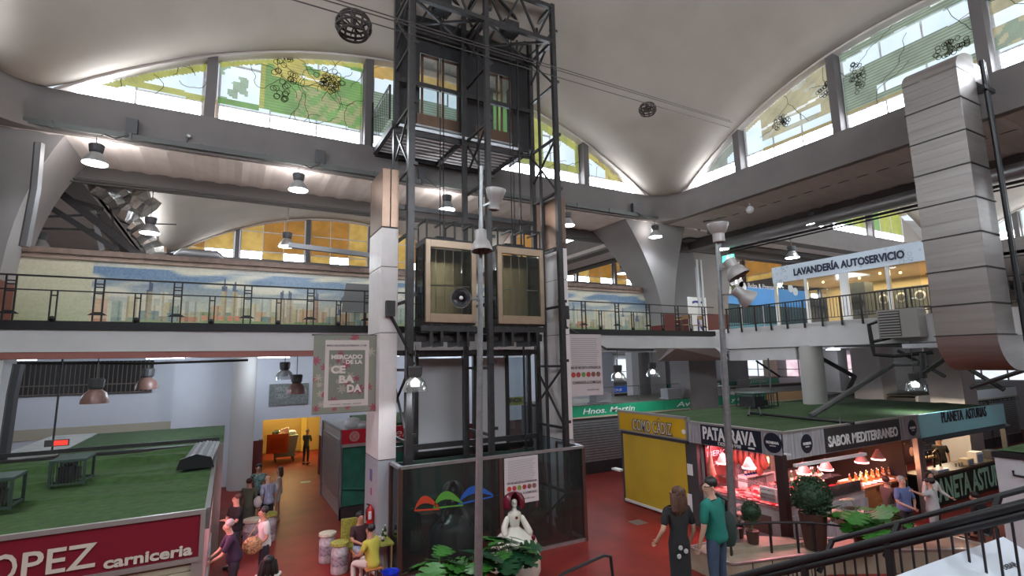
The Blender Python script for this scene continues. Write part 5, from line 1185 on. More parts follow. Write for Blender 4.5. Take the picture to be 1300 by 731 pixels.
MB(oo).tube([p+Vector((.07*math.cos(t_), 0, -.08+.1*math.sin(t_))) for t_ in [i*2*math.pi/12 for i in range(12)]], .03, 6, closed=True).build('lower_loop', _M['yellow_glow'], nb)
MB(oo).box(p.x-.25, p.x+.3, 9.75, 9.8, p.z-.1, p.z+.3).build('backing', M_wtxt, nb)
MB(oo).box(p.x-.1, p.x+.1, 9.66, 9.9, 1.0, p.z-.15).build('stand', M_wtxt, nb)
cl = thing('cloth_pile', 'crumpled white bags and cloths on the delicatessen counter', 'cloths', (14.3, 9.8, 1.38)); oo = (14.3, 9.8, 1.38)
q = MB(oo)
for k in range(6): q.ball((14.9+.2*k, 9.8+.1*(k % 2), 1.06+.10*(k % 3)), (.18, .14, .12), 8, 5)
q.build('bundle', M_wtxt, cl, smooth=True); 
# wooden bar with food
br = thing('wooden_bar', 'warm wooden bar with a shelf, right part of the delicatessen', 'bar', (17.2, 9.2, 0)); oo = (17.2, 9.2, 0)
M_wood = mat('bar_wood', (.42, .17, .06), .5, nz=.2, ns=4)
MB(oo).box(16.2, 18.6, 8.8, 9.6, 1.02, 1.07).build('bar_top', M_wood, br); MB(oo).box(16.2, 16.9, 8.85, 9.55, .0, 1.02).box(16.9, 18.6, 9.1, 9.55, 0, 1.02).build('bar_body', M_wood, br); MB(oo).box(16.9, 18.5, 8.85, 9.1, .5, .54).build('foot_shelf', M_wood, br)
bt0 = bottle('amber bottle on the wooden bar, first from the left', 16.4, 9.3, 1.07, bm[3], .26, grp='amber bottles on the wooden bar')
for i in range(1, 15): bottle('amber bottle on the wooden bar, %s from the left' % ORD[i], 16.4+.15*i, 9.25+.12*(i % 2), 1.07, None, grp='amber bottles on the wooden bar', base=bt0)
pl_ = MB(); pl_.lathe([(.06, 0), (.13, .02), (.12, .03), (.02, .015)], n=14); plate = tag(pl_.build('plate', M_wtxt, smooth=True), 'plate of food on the wooden bar', 'plate', 'plates of food on the wooden bar'); plate.location = (16.35, 9.0, 1.07)
plate['label'] = 'plate of food on the wooden bar, first from the left'
for i in range(1, 6): c_ = plate.copy(); col.objects.link(c_); c_['label'] = 'plate of food on the wooden bar, %s from the left' % ORD[i]; c_.location = (16.35+.33*i, 9.0, 1.07)
tag(MB((18.2, 11.5, 0)).box(16.4, 18.4, 11.55, 11.85, .0, 1.0).build('back_counter', M_cnt), 'low back counter under the dark rear wall of the delicatessen', 'counter')
# ---- light blue cider bar
cb_ = thing('cider_bar', 'cider bar with light blue sign, mint lettering below and dark awning', 'bar', (22.2, 9, 0)); o = (22.2, 9, 0)
MB(o).box(19.14, 25.45, sf_, IY0+.02, 2.24, 2.95).build('sign_board', M_cyan, cb_)
ptext(cb_, 'PLANETA  ASTURIAS', 'y', sf_-.01, (1196, 537), (1252.5, 528), 523, M_btxt, o, bold=.01)
MB(o).prism([(19.2, IY0-.02, 2.24), (25.55, IY0-.02, 2.24), (25.6, IY0-.16, 2.16), (19.2, IY0-.16, 2.16)], (0, 0, -.05)).build('awning', M_box, cb_)
MB(o).box(25.3, 25.45, IY0-.05, IY0+.1, 0, 2.3).build('post', M_box, cb_); MB(o).box(19.12, 19.3, IY0-.05, IY0+.1, 0, 2.3).build('post', M_galv, cb_)
MB(o).box(19.5, 25.2, 8.65, 9.35, .95, 1.02).build('bar_top', mat('dark_top', (.09, .07, .05), .4), cb_); MB(o).box(19.5, 25.8, 8.75, 9.3, 0, .95).build('bar_front', mat('black_green', (.01, .015, .012), .5), cb_)
text(cb_, 'PLANETA ASTURIAS', (19.6, 8.735, .12), X, Z, 6.1, .72, mat('mint_letters', (.28, .48, .36), .6), .01, .03, org=o)
MB(o).box(19.5, 25.2, 11.9, 12.0, 0, 2.7).build('back_wall', mat('cream_shutter', (.52, .48, .38), .6), cb_)
q = MB(o)
for k in range(20): q.box(21.5, 25.2, 11.86, 11.9, .3+k*.115, .38+k*.115)
q.build('shutter_slat', _M['cream_shutter'], cb_, kind='stuff')
MB(o).box(23.2, 24.3, 11.8, 11.85, 1.9, 2.5).build('price_board', mat('pale_board', (.5, .5, .6)), cb_)
MB(o).box(19.6, 22.0, 11.4, 11.86, .9, 2.3).build('back_shelf', mat('shelf_brown', (.16, .09, .04), .6, nz=.3, ns=5), cb_)
bt1 = bottle('cider bottle on the brown back shelf, first from the left', 19.8, 11.25, 1.05, bm[1], .3, grp='cider bottles on the back shelf')
for i in range(1, 16): bottle('cider bottle on the brown back shelf, %s from the left' % ORD[i], 19.8+.15*i, 11.2+.08*(i % 2), 1.05, None, grp='cider bottles on the back shelf', base=bt1)
MB(o).box(19.6, 22.3, 11.0, 11.4, .98, 1.04).box(19.6, 22.3, 11.05, 11.4, 0, .98).build('back_ledge', mat('shelf_brown', (.16, .09, .04)), cb_)
gold = thing('beer_taps', 'brass beer tap group with black pipes on the cider bar', 'beer tap', (20.6, 9.1, 1.02)); oo = (20.6, 9.1, 1.02)
MB(oo).lathe([(.09, 0), (.06, .05), (.05, .45), (.07, .5)], (20.2, 9.1, 1.02), 12).tube([(19.9, 9.1, 1.42), (21.2, 9.1, 1.42)], .05, 8).build('column', mat('brass', (.5, .3, .1), .3, .8), gold, smooth=True)
MB(oo).tube([(21.3, 9.2, 1.02), (21.35, 9.2, 1.5), (21.6, 9.2, 1.6), (21.75, 9.2, 1.35), (21.7, 9.2, 1.02)], .035, 7).build('hoop', M_black, gold)
for i, x in enumerate((20.0, 20.5, 21.0)): MB(oo).bar((x, 9.04, 1.42), (x, 9.0, 1.62), .03).build('tap_handle', M_black, gold)
bx_ = [('white cardboard box with print on the cider bar', 23.2, .5, .36, M_wtxt), ('low white tray on the left end of the cider bar', 20.3, .8, .08, M_wtxt), ('brown bread box on the cider bar', 22.5, .45, .2, M_cream), ('black till on the right end of the cider bar', 24.4, .5, .3, M_box)]
for lb, x, w_, h_, m_ in bx_:
    b_ = thing('box', lb, 'box', (x, 8.95, 1.02)); MB((x, 8.95, 1.02)).box(x, x+w_, 8.72, 9.0, 1.02, 1.02+h_).build('body', m_, b_, bevel=.01); MB((x, 8.95, 1.02)).box(x+.05, x+w_-.05, 8.71, 8.72, 1.04, 1.02+h_*.8).build('print', mat('grey_print', (.25, .3, .4)), b_)
gls = MB(); gls.lathe([(.03, 0), (.035, .12), (.032, .12), (.027, .01)], n=10, cap=False); gg = tag(gls.build('drinking_glass', glass('tumbler', (.9, .9, .9), .5)), 'small drinking glass on the cider bar', 'glass', 'glasses on the cider bar'); gg.location = (21.95, 8.85, 1.02)
gg['label'] = 'small drinking glass on the cider bar, first from the left'
for i in range(1, 5): c_ = gg.copy(); col.objects.link(c_); c_['label'] = 'small drinking glass on the cider bar, %s from the left' % ORD[i]; c_.location = (21.95+.1*i, 8.85-.05*(i % 2), 1.02)
for i, (x, cc) in enumerate(((22.2, (1, .6, .3)), (24, (1, .85, .6)))):
    l = bpy.data.lights.new('bar_light', 'POINT'); l.energy = 150; l.color = cc; l.shadow_soft_size = .1
    q_ = bpy.data.objects.new('bar_light', l); col.objects.link(q_); q_.location = (x, 10.2, 2.45); q_.parent = cb_; q_.matrix_parent_inverse = Matrix.Translation((-22.2, -9, 0))
l = bpy.data.lights.new('bar_light', 'POINT'); l.energy = 40; l.color = (1, .45, .2); l.shadow_soft_size = .1
q_ = bpy.data.objects.new('bar_light', l); col.objects.link(q_); q_.parent = br; q_.location = (0, .3, 1.2)
# ---- clutter on the turf roof of the island
RZ = 2.9
ac2 = acunit('old caged air unit on the island roof, left of the round column', *[0]*0, 17.6, 19.0, 13.2, 14.0, 2.92, 3.45, 'old air units on the island roof')
q = MB((16.8, 13, 2.9)); a = P(952, 533, 'z', 2.96); b = P(1085, 538, 'z', 2.96); q.tube([P(950, 527, 'z', 2.96), P(952, 517, 'z', 3.05), P(963, 517, 'z', 3.05), P(966, 527, 'z', 2.96)], .035, 6).tube([P(953, 524, 'z', 2.98), P(1084, 537, 'z', 2.98)], .05, 6)
tag(q.build('bent_pipe', M_black), 'black pipe with a bent hoop lying on the island roof', 'pipe')
q = MB((19, 11, 2.95)); q.tube([P(1029, 528, 'z', 2.98), P(1125, 468, 'x', 20.6), P(1135, 462, 'x', 20.9), P(1166, 461, 'x', 20.9)], .09, 8)
tag(q.build('slanting_pipe', mat('pipe_charcoal', (.10, .10, .10), .5, .2)), 'long dark pipe slanting up from the island roof to the balcony', 'pipe')
tag(MB((14, 9, 2.9)).box(*(lambda p: (p.x-.01, p.x+.01, p.y-.01, p.y+.01))(P(1067, 540, 'z', 2.93)), 2.9, 3.15).build('rod', M_galv), 'short upright rod on the edge of the island roof', 'rod')
# ================================================================ BACK ROWS
def row(label, x0, x1, y, zt, cs, depth, segs, shutter=True, grp='stall rows behind the island', zb=.5):
    o = ((x0+x1)/2, y+depth/2, 0); t = thing('stall_row', label, 'stall', o, 0, grp)
    MB(o).box(x0, x1, y+.08, y+depth, 0, zt-.1).build('body', mat('row_body', (.10, .10, .10), .6), t)
    for (a_, b_, m_, s_, w_) in segs:
        MB(o).box(a_, b_, y-.03, y+.08, zt-.45, zt).build('sign_board', m_, t)
        if s_: text(t, s_, (a_+(b_-a_)*.18, y-.04, zt-.35), X, Z, (b_-a_)*w_, .24, M_wtxt, .01, .01, org=o, shear=.2)
    MB(o).box(x0, x1, y+.0, y+depth, zt-.02, zt+.03).build('roof', mat('row_roof', (.13, .12, .10), .8, nz=.3, ns=3), t)
    MB(o).box(x0, x1, y-.05, y+.08, zt-.52, zt-.45).build('rail', M_beige, t)
    if shutter:
        n = max(1, int((x1-x0)/3.2)); w = (x1-x0)/n
        for k in range(n):
            m = MB(o)
            for j in range(int((zt-.55-zb)/.11)): m.box(x0+k*w+.12, x0+(k+1)*w-.12, y+.0, y+.04, zb+j*.11, zb+j*.11+.08)
            m.build('shutter_slat', M_galv, t, kind='stuff'); MB(o).box(x0+k*w-.05, x0+k*w+.08, y-.02, y+.06, 0, zt-.5).build('post', M_grey, t)
        MB(o).box(x0, x1, y-.02, y+.08, 0, zb).build('plinth', M_dark, t)
    return t
M_gs = mat('green_sign', (.02, .34, .17), .4); M_bs = mat('blue_sign', (.02, .14, .70), .4); M_dg = mat('dark_green_sign', (.01, .09, .07), .4); M_ws = mat('white_sign', (.68, .74, .78), .4); M_ps = mat('peach_sign', (.50, .30, .14), .4)
row('long stall row with green sign and grey roller shutters', 12.6, 31, 18.8, 2.88, 0, 3.5, ((12.6, 18.5, M_gs, 'Hnos. Martin', .5), (18.55, 22.5, M_gs, 'Aves', .4), (22.55, 26, M_gs, 'y Caza', .5), (26.05, 31, M_ps, '', .5)))
row('farther stall row with blue seafood sign', 19, 44, 28, 3.1, 0, 3.5, ((19, 27.8, M_bs, 'Mariscos   Mariscos', .8), (28, 36, M_dg, 'Marisqueria', .5), (36.1, 40.6, M_gs, 'JAMON', .5), (40.7, 44, M_ws, '', .5)), False)
row('white-signed stall row at right with olive emblem', 27.6, 38.5, 12.3, 2.95, 0, 4, ((27.7, 38.5, M_ws, '', .5),), True)
p0 = P(1226, 510, 'y', 12.24); q = MB(p0)
ringprint(q, lambda s, z, d: Vector((s, 12.24-d, z)), p0.x, p0.z-.1, .5, 0, .04, 20); tag(q.build('green_emblem', M_gs), 'round green olive emblem on the white sign at right', 'emblem')
tt = thing('sign_text', 'thin dark lettering on the white sign at right', 'lettering', P(1248, 512, 'y', 12.24)); text(tt, 'DISTRIBUCIONES', P(1248, 513, 'y', 12.24), X, Z, 4.5, .18, M_btxt, .01, 0, org=tuple(tt.location))
row('stall row beyond the round column with white and teal sign', 31.5, 43.5, 20.8, 2.7, 0, 3, ((31.6, 36, M_ws, 'M  M', .3), (36.1, 43.5, M_ws, 'IVAR', .3)), False)
for (px, py, w_, yv, lb) in ((767, 513, 1.1, 18.9, 'grey air unit on the green-signed row, near the white poster'), (857, 505, 1.1, 18.9, 'pale air unit on the green-signed row, middle'), (920, 500, 1.1, 18.9, 'dark air unit on the green-signed row behind the lamp pole')):
    p = P(px, py, 'y', yv); t = thing('air_unit', lb, 'air conditioner', (p.x, yv, 2.91), 0, 'air units on the green-signed row')
    MB((p.x, yv, 2.91)).box(p.x-.45, p.x+.45, yv, yv+.5, 2.96, 3.4).build('casing', mat('unit_grey', (.36, .38, .40), .5), t, bevel=.02); MB((p.x, yv, 2.91)).box(p.x-.5, p.x+.5, yv-.05, yv+.55, 2.91, 2.96).build('foot', M_galv, t)
rr_ = MB((20, 19.5, 3.4))
for x in (17.5, 20.5, 23.5, 26.5): rr_.bar((x, 19.4, 2.9), (x, 19.4, 3.6), .03, .03, (0, 1, 0))
rr_.bar((13, 19.4, 3.6), (27, 19.4, 3.6), .03); tag(rr_.build('guard_wire', M_grey), 'thin rail on posts above the green-signed stall row', 'rail')
# square columns in the back
def sqcol(n, px, py, yv, w, m, zt=5.25):
    p = P(px, py, 'y', yv); return struct('column_%d' % n, MB((p.x, yv, 0)).box(p.x-w/2, p.x+w/2, yv-w/2, yv+w/2, 0, zt), m)
sqcol(10, 826, 470, 23.5, 1.2, M_pier); sqcol(11, 803, 470, 23.0, .5, M_fascia); sqcol(12, 852, 470, 32, .8, M_pier); sqcol(13, 978, 470, 30, .8, mat('warm_column', (.50, .42, .33), .6))
for k, (px, xv, w) in enumerate(((1060, 30, .9), (1108, 28, 1.3), (1148, 32, 1.3), (1205, 27, 1.2), (935, 36, 1.2))):
    p = P(px, 465, 'x', xv); struct('column_%d' % (14+k), MB((xv, p.y, 0)).box(xv-w/2, xv+w/2, p.y-w/2, p.y+w/2, 0, 5.2), M_fascia if k % 2 else M_pier)
# bright ground-floor windows of the far east and north sides
F_blind = film('pink_blind', (.95, .80, .86), 1.0, c2=(.75, .50, .60)); F_wb = film('white_blind', (.86, .92, 1), 1.1, nz=.2)
def farwin(axis, base, segs, z0, z1):
    _wn[0] += 1
    s0, s1 = segs[0][0], segs[-1][1]
    o = (base, (s0+s1)/2, z0) if axis == 'x' else ((s0+s1)/2, base, z0)
    W = (lambda s, z, d: Vector((base+d, s, z))) if axis == 'x' else (lambda s, z, d: Vector((s, base+d, z)))
    f = MB(o); f.slab(W(s0, z0-.15, 0), W(s1, 0, 0)-W(s0, 0, 0), (0, 0, .15), W(0, 0, .3)-W(0, 0, 0)); R = f.build('window_%d' % _wn[0], M_frame, kind='structure')
    for (a_, b_, m_) in segs:
        n = max(1, int((b_-a_)/1.2))
        for k in range(n):
            c, d = a_+(b_-a_)*k/n, a_+(b_-a_)*(k+1)/n
            MB(o).slab(W(c+.04, z0, .1), W(d-.04, 0, 0)-W(c+.04, 0, 0), (0, 0, z1-z0), W(0, 0, .05)-W(0, 0, 0)).build('pane', m_, R)
            MB(o).slab(W(c-.04, z0, .02), W(c+.04, 0, 0)-W(c-.04, 0, 0), (0, 0, z1-z0), W(0, 0, .1)-W(0, 0, 0)).build('mullion', M_grey, R)
    MB(o).slab(W(s0, (z0*2+z1)/3, .02), W(s1, 0, 0)-W(s0, 0, 0), (0, 0, .06), W(0, 0, .06)-W(0, 0, 0)).build('transom', M_grey, R)
farwin('x', 44, ((-8, 4, F_wb), (5, 12, F_wb), (13, 17, F_wb), (18, 22, F_wb), (23.5, 29.5, F_blind), (31, 35, F_wb)), 3.1, 4.9)
struct('wall_market_east', MB((45, 14, 0)).box(44.3, 44.6, -9.5, 38, 0, 5.3), M_white)
farwin('y', 37, ((15, 21, F_wb), (23, 29, F_wb), (31, 36, F_wb), (38, 43, F_wb)), 3.2, 4.9)
struct('wall_market_far_north', MB((30, 37.3, 0)).box(21, 44.3, 37.3, 37.5, 0, 5.3), M_white)
for (x, y) in ((16, 21.5), (24, 20), (24, 26), (32, 24), (34, 10), (28, 16), (38, 30), (25, 4)):
    t = thing('tube_light', 'fluorescent tube light under the east balcony '+{(16, 21.5): 'near the square grey pier', (24, 20): 'over the green-signed row', (24, 26): 'before the blue-signed row', (32, 24): 'over the dark green sign', (34, 10): 'behind the white-signed row', (28, 16): 'behind the round column', (38, 30): 'at the far windows', (25, 4): 'behind the big duct'}[(x, y)], 'ceiling light', (x, y, 5.2), 0, 'tube lights under the mezzanine')
    MB((x, y, 5.15)).box(x-.6, x+.6, y-.06, y+.06, 5.19, 5.25).build('housing', M_white, t); MB((x, y, 5.15)).box(x-.58, x+.58, y-.04, y+.04, 5.15, 5.19).build('tube', _M['cool_tube'], t)
    l = bpy.data.lights.new('tube_glow', 'POINT'); l.energy = 70; l.color = (.85, .92, 1); l.shadow_soft_size = .3
    q = bpy.data.objects.new('tube_glow', l); col.objects.link(q); q.parent = t; q.location = (0, 0, -.2)
# ================================================================ LAUNDRY AND UPPER SHOPS
LXp = 22.7; ly0, ly1 = 9.2, 15.42; o = (LXp, 12, 6.22)
ln = thing('laundry', 'brightly lit self-service laundry with long white sign on the upper floor', 'shop', o)
def zb(v): return 4.85+(v-4.85)*1.08
MB(o).box(LXp-.06, LXp+.1, ly0-.05, ly1, 8.31, 9.06).build('sign_board', mat('pale_blue_sign', (.60, .68, .78), .4, es=.15, em=(.6, .7, .8)), ln)
ptext(ln, 'LAVANDERÍA AUTOSERVICIO', 'x', LXp-.08, (1008, 350), (1149, 328), 338.5, mat('navy_letters', (.03, .04, .08), .5), o, bold=.04)
q = MB(o); rn = random.Random(5)
for k in range(26):
    yv = rn.choice([rn.uniform(ly0, ly0+.9), rn.uniform(ly1-.8, ly1), rn.uniform(ly0, ly1)]); zv = 8.34+.7*(rn.random()**.5 if rn.random() < .5 else rn.random()*.2)
    ringprint(q, lambda s, z, d: Vector((LXp-.07-d, s, z)), yv, min(8.98, max(8.38, zv)), rn.uniform(.02, .08), 0, .006, 12)
q.build('bubbles_print', mat('bubble_blue', (.25, .35, .45)), ln, kind='stuff')
M_lw = mat('laundry_wall', (.62, .50, .30), .7)
MB(o).box(LXp+4.2, LXp+4.3, ly0, ly1, 6.22, 8.4).box(LXp, LXp+4.2, ly0-.1, ly0, 6.22, 8.4).build('yellow_wall', M_lw, ln); MB(o).box(LXp, LXp+4.3, ly0, ly1, 8.3, 8.4).build('shop_ceiling', mat('warm_ceiling', (.55, .40, .25), .8), ln)
MB(o).box(LXp+3.0, LXp+4.2, 13.4, 13.5, 6.22, 8.3).build('back_partition', mat('pale_partition', (.6, .65, .6)), ln)
for i, px in enumerate((986, 1025, 1074, 1131)):
    yv = P(px, 380, 'x', LXp).y; w_ = .14 if i != 2 else .34; MB(o).box(LXp-.03, LXp+.06, yv-w_/2, yv+w_/2, 6.22, 8.31).build('white_post', M_wtxt, ln)
for (a_, b_) in ((986, 1025), (1025, 1074), (1074, 1131), (1131, 1175)):
    y0, y1 = P(b_, 380, 'x', LXp).y, P(a_, 380, 'x', LXp).y; MB(o).box(LXp, LXp+.02, y0+.08, y1-.08, 6.3, 8.3).build('shop_glass', glass('shop_glass', (.93, .96, .96), .12), ln)
l = bpy.data.lights.new('laundry_light', 'AREA'); l.energy = 260; l.color = (1, .78, .45); l.shape = 'RECTANGLE'; l.size = 3.4; l.size_y = 5.5
q_ = bpy.data.objects.new('laundry_light', l); col.objects.link(q_); q_.parent = ln; q_.location = (2.2, 0.3, 2.0)
for i, px in enumerate((1045, 1068, 1091, 1117, 1143)):
    p = P(px, (358, 357, 353, 347, 346)[i], 'x', LXp+1.2); b_ = thing('pendant_bulb', 'small glowing bulb in the laundry, %s from the left' % ORD[i], 'bulb', p, 0, 'bulbs in the laundry')
    MB(p).ball(p, .05, 10, 6).build('bulb', mat('bulb_glow', (1, .8, .5), em=(1, .6, .25), es=5), b_, smooth=True); MB(p).tube([p, (p.x, p.y, 8.3)], .008, 5).build('cord', M_black, b_)
wm_ = None
for i in range(6):
    yv = 9.6+.72*i
    if i == 0:
        wm_ = thing('washing_machine', 'washing machine along the yellow wall, first from the right', 'washing machine', (0, 0, 0), 0, 'washing machines in the laundry')
        MB().box(-.3, .3, -.33, .33, 0, 1.6).build('casing', mat('machine_dark', (.10, .11, .12), .4, .3), wm_, bevel=.02)
        for zz in (.42, 1.15): d_ = MB().lathe([(.22, 0), (.22, .03), (.15, .04)], (-.3, 0, zz), 18, (-1, 0, 0)).build('round_door', M_galv, wm_); MB().lathe([(.15, .042), (.01, .05)], (-.3, 0, zz), 18, (-1, 0, 0)).build('door_glass', M_box, d_)
        move(wm_, (LXp+3.85, yv, 6.22))
    else: c_ = copy_tree(wm_, label='washing machine along the yellow wall, %s from the right' % ORD[i]); move(c_, (LXp+3.85, yv, 6.22))
bn_ = thing('bench', 'low dark bench just behind the laundry glass', 'bench', (LXp+.8, 10.4, 6.22)); oo = (LXp+.8, 10.4, 6.22)
MB(oo).box(LXp+.5, LXp+.9, 9.4, 12.2, 6.6, 6.66).build('seat', M_box, bn_)
for yv in (9.5, 10.8, 12.1): MB(oo).box(LXp+.55, LXp+.85, yv-.03, yv+.03, 6.22, 6.6).build('leg', M_box, bn_)
fn = thing('dryer_unit', 'big dark round-doored dryer behind the middle laundry window', 'dryer', (LXp+1.6, 12.6, 6.22)); oo = (LXp+1.6, 12.6, 6.22)
MB(oo).box(LXp+1.3, LXp+2, 12.1, 12.9, 6.22, 8.0).build('casing', mat('machine_dark', (.10, .11, .12)), fn); MB(oo).lathe([(.3, 0), (.3, .04), (.2, .05)], (LXp+1.3, 12.5, 7.1), 20, (-1, 0, 0)).build('round_door', M_black, fn)
pp_ = thing('wall_screen', 'small purple screen on the laundry wall', 'screen', (LXp+3.4, 11.3, 7)); p = P(1089, 384, 'x', LXp+3.4); pp_.location = p
MB(p).box(LXp+3.4, LXp+3.44, p.y-.3, p.y+.3, p.z-.3, p.z+.3).build('frame', M_grey, pp_); MB(p).box(LXp+3.39, LXp+3.4, p.y-.24, p.y+.24, p.z-.24, p.z+.24).build('picture', mat('screen_purple', (.3, .2, .4), em=(.35, .25, .5), es=.6), pp_)
# blue-signed shop left of the laundry (faces south, farther away)
bs = thing('blue_shop', 'shop with bright blue flower-cloud sign left of the laundry', 'shop', (27, 19, 6.2)); bY = 19.2
a = P(902, 361, 'y', bY); b = P(983, 360, 'y', bY); o = tuple(bs.location)
MB(o).box(a.x, b.x+3, bY, bY+.15, a.z-1.0, a.z+.05).build('sign_board', mat('sky_blue_sign', (.05, .30, .70), .4), bs)
MB(o).box(a.x, b.x+3, bY+.1, bY+.2, 6.1, a.z-1.0).build('window_wall', mat('shop_dark', (.06, .09, .10), .2), bs)
MB(o).box(a.x+.2, b.x+3, bY, bY+.1, 6.1, 6.75).build('blue_base', mat('teal_base', (.10, .28, .36), .5), bs)
for px in (905, 940, 968): p = P(px, 390, 'y', bY); MB(o).box(p.x-.04, p.x+.04, bY-.03, bY+.1, 6.1, a.z-1).build('post', M_galv, bs)
q = MB(o)
for (px, py, r_) in ((925, 366, .33), (934, 369, .34), (943, 364, .32), (930, 359, .3), (940, 359, .28), (1004, 366, .25), (1010, 370, .25)):
    p = P(px, py, 'y', bY-.03); q.lathe([(r_, 0), (r_, .02)], (p.x, bY-.0, p.z), 16, (0, -1, 0))
q.build('white_cloud', M_wtxt, bs); p = P(933, 367, 'y', bY-.05); MB(o).lathe([(.16, 0), (.16, .02)], (p.x, bY-.03, p.z), 14, (0, -1, 0)).build('flower_heart', mat('yellow_dot', (.6, .6, .1)), bs)
ptext(bs, 'Bolsa & Prensa', 'y', bY-.02, (950, 367), (982, 366), 361, M_wtxt, o)
# white column posters near the second pier, small tables behind the railing
wp = thing('white_poster', 'white poster with a blue bird-like drawing on the second pier', 'poster', (21.9, 18, 7)); pY = 18.95
a = P(876, 424, 'y', pY); b = P(896, 378, 'y', pY); o = tuple(wp.location)
MB(o).box(a.x, b.x, pY, pY+.03, 6.1, b.z).build('sheet', M_wtxt, wp)
ptext(wp, '~', 'y', pY-.01, (879, 386), (893, 386), 381, mat('blue_ink', (.05, .06, .3)), o, bold=.05); ptext(wp, 'K', 'y', pY-.01, (886, 420), (895, 420), 404, _M['blue_ink'], o, bold=.03)
M_chair = mat('chair_metal', (.10, .09, .08), .5, .3)
def cafe_chair():
    t = thing('cafe_chair', 'cafe chair left of the wooden table on the balcony', 'chair', (0, 0, 0), 0, 'cafe chairs on the balcony')
    MB().box(-.2, .2, -.2, .2, .43, .46).build('seat', mat('chair_wood', (.30, .17, .08), .5), t); MB().box(-.2, .2, .17, .2, .7, .9).build('backrest', mat('chair_wood', (.30, .17, .08)), t)
    for x in (-.18, .18):
        for y in (-.18, .18): MB().bar((x, y, 0), (x, y, .9 if y > 0 else .44), .025, .025, (0, 1, 0)).build('leg', M_chair, t)
    return t
c0 = cafe_chair(); move(c0, (18.2, 17.6, 6.02), .5)
for (x, y, r_) in ((19.3, 17.8, 2.2), (18.8, 19.6, 1.2), (20.3, 18.0, 3.1)): c_ = copy_tree(c0, label={19.3: 'cafe chair before the white bird poster', 18.8: 'cafe chair behind the wooden table on the balcony', 20.3: 'cafe chair at the right end of the balcony'}[x]); move(c_, (x, y, 6.02), r_)
tb = thing('cafe_table', 'light wood cafe table behind the balcony railing', 'table', (18.8, 18.4, 6.02)); oo = (18.8, 18.4, 6.02)
MB(oo).box(18.3, 19.4, 18.1, 18.8, 6.74, 6.78).build('table_top', mat('light_wood', (.5, .36, .16), .5), tb)
for x in (18.4, 19.3):
    for y in (18.15, 18.75): MB(oo).box(x-.02, x+.02, y-.02, y+.02, 6.02, 6.74).build('leg', M_chair, tb)
# exit sign
p = P(925, 328, 'x', 20.6); ex_ = thing('exit_sign', 'lit green running-man exit sign under the round pipe', 'sign', p)
MB(p).box(20.55, 20.62, p.y-.32, p.y+.32, p.z-.16, p.z+.16).build('casing', mat('exit_green', (.03, .4, .25), em=(.08, .75, .5), es=1.0), ex_)
q = MB(p); q.lathe([(.035, 0), (.035, .01)], (20.55, p.y+.02, p.z+.09), 10, (-1, 0, 0)); 
for (a_, b_) in (((.02, .06), (.0, -.02)), ((0, -.02), (-.08, -.1)), ((0, -.02), (.09, -.06)), ((.02, .04), (-.07, .02)), ((.02, .04), (.08, .0))): q.bar((20.545, p.y+a_[0], p.z+a_[1]), (20.545, p.y+b_[0], p.z+b_[1]), .025, .01)
q.build('running_figure', mat('exit_white', (.9, 1, .95), em=(.8, 1, .9), es=1.5), ex_); MB(p).tube([(20.58, p.y, p.z+.16), (20.58, p.y, 10.0)], .012, 5).build('rod', M_black, ex_)
# ================================================================ BIG AIR DUCT
M_duct = mat('duct_foil', (.27, .245, .235), .38, .5, nz=.12, ns=1.2, stretch=(1, .3, 6))
dx, dy0, dy1, dd = 14.6, 4.83, 5.95, 1.0
du = thing('air_duct', 'huge square foil-clad air duct hanging down at right from window to ceiling of the stalls', 'duct', (dx+.5, 5.4, 4.6)); o = (dx+.5, 5.4, 4.6)
zs_ = [5.25, 5.95, 6.75, 7.55, 8.35, 9.15, 9.95, 10.75, 11.5]
for k in range(len(zs_)-1):
    MB(o).box(dx, dx+dd, dy0, dy1, zs_[k]+.01, zs_[k+1]-.01).build('duct_section', M_duct, du, bevel=.01)
    MB(o).box(dx-.02, dx+dd+.02, dy0-.02, dy1+.02, zs_[k]-.012, zs_[k]+.012).build('joint_flange', M_dark, du)
    m = MB(o)
    for j in range(3): m.box(dx-.008, dx+.0, dy0+.01, dy1-.01, zs_[k]+.12+j*.22, zs_[k]+.2+j*.22)
    m.build('rib', M_duct, du, kind='stuff')
def elbow(zc, flip, nm):
    m = MB(o); n = 8; vs = []; R = 1.0
    for i in range(n+1):
        a_ = math.pi/2*i/n
        if not flip: xo, zo = dx+1.0-R*math.cos(a_), zc-R*.8*math.sin(a_); xi, zi = dx+1.0, zc
        else: xo, zo = dx+1.0-R*math.cos(a_), zc+.55*math.sin(a_); xi, zi = dx+1.0, zc
        for y in (dy0, dy1): vs += [(xo, y, zo), (xi, y, zi)]
    fs = []
    for i in range(n):
        a_ = i*4; fs += [(a_, a_+2, a_+6, a_+4), (a_, a_+4, a_+1), (a_+2, a_+3, a_+6)]
    m.add(vs, fs); return m.build(nm, M_duct, du, smooth=True)
elbow(5.24, False, 'lower_elbow'); elbow(11.5, True, 'upper_elbow')
MB(o).box(dx+1.0, dx+3.2, dy0, dy1, 4.44, 5.24).build('horizontal_run', M_duct, du)
MB(o).box(dx+1.0, dx+2.15, dy0+.1, dy1-.1, 11.5, 12.0).build('window_stub', M_duct, du)
q = MB((15.3, 4.7, 8)); q.tube([(15.75, 4.72, 11.9), (15.72, 4.7, 10), (15.7, 4.7, 4.9), (15.9, 4.7, 4.7)], .05, 6).tube([(15.9, 4.72, 11.9), (15.85, 4.7, 8), (15.85, 4.7, 5.0)], .03, 6).box(15.5, 16.1, 4.66, 4.8, 11.1, 11.2)
tag(q.build('cable_bundle', M_black), 'black cable bundle strapped along the side of the big air duct', 'cable')
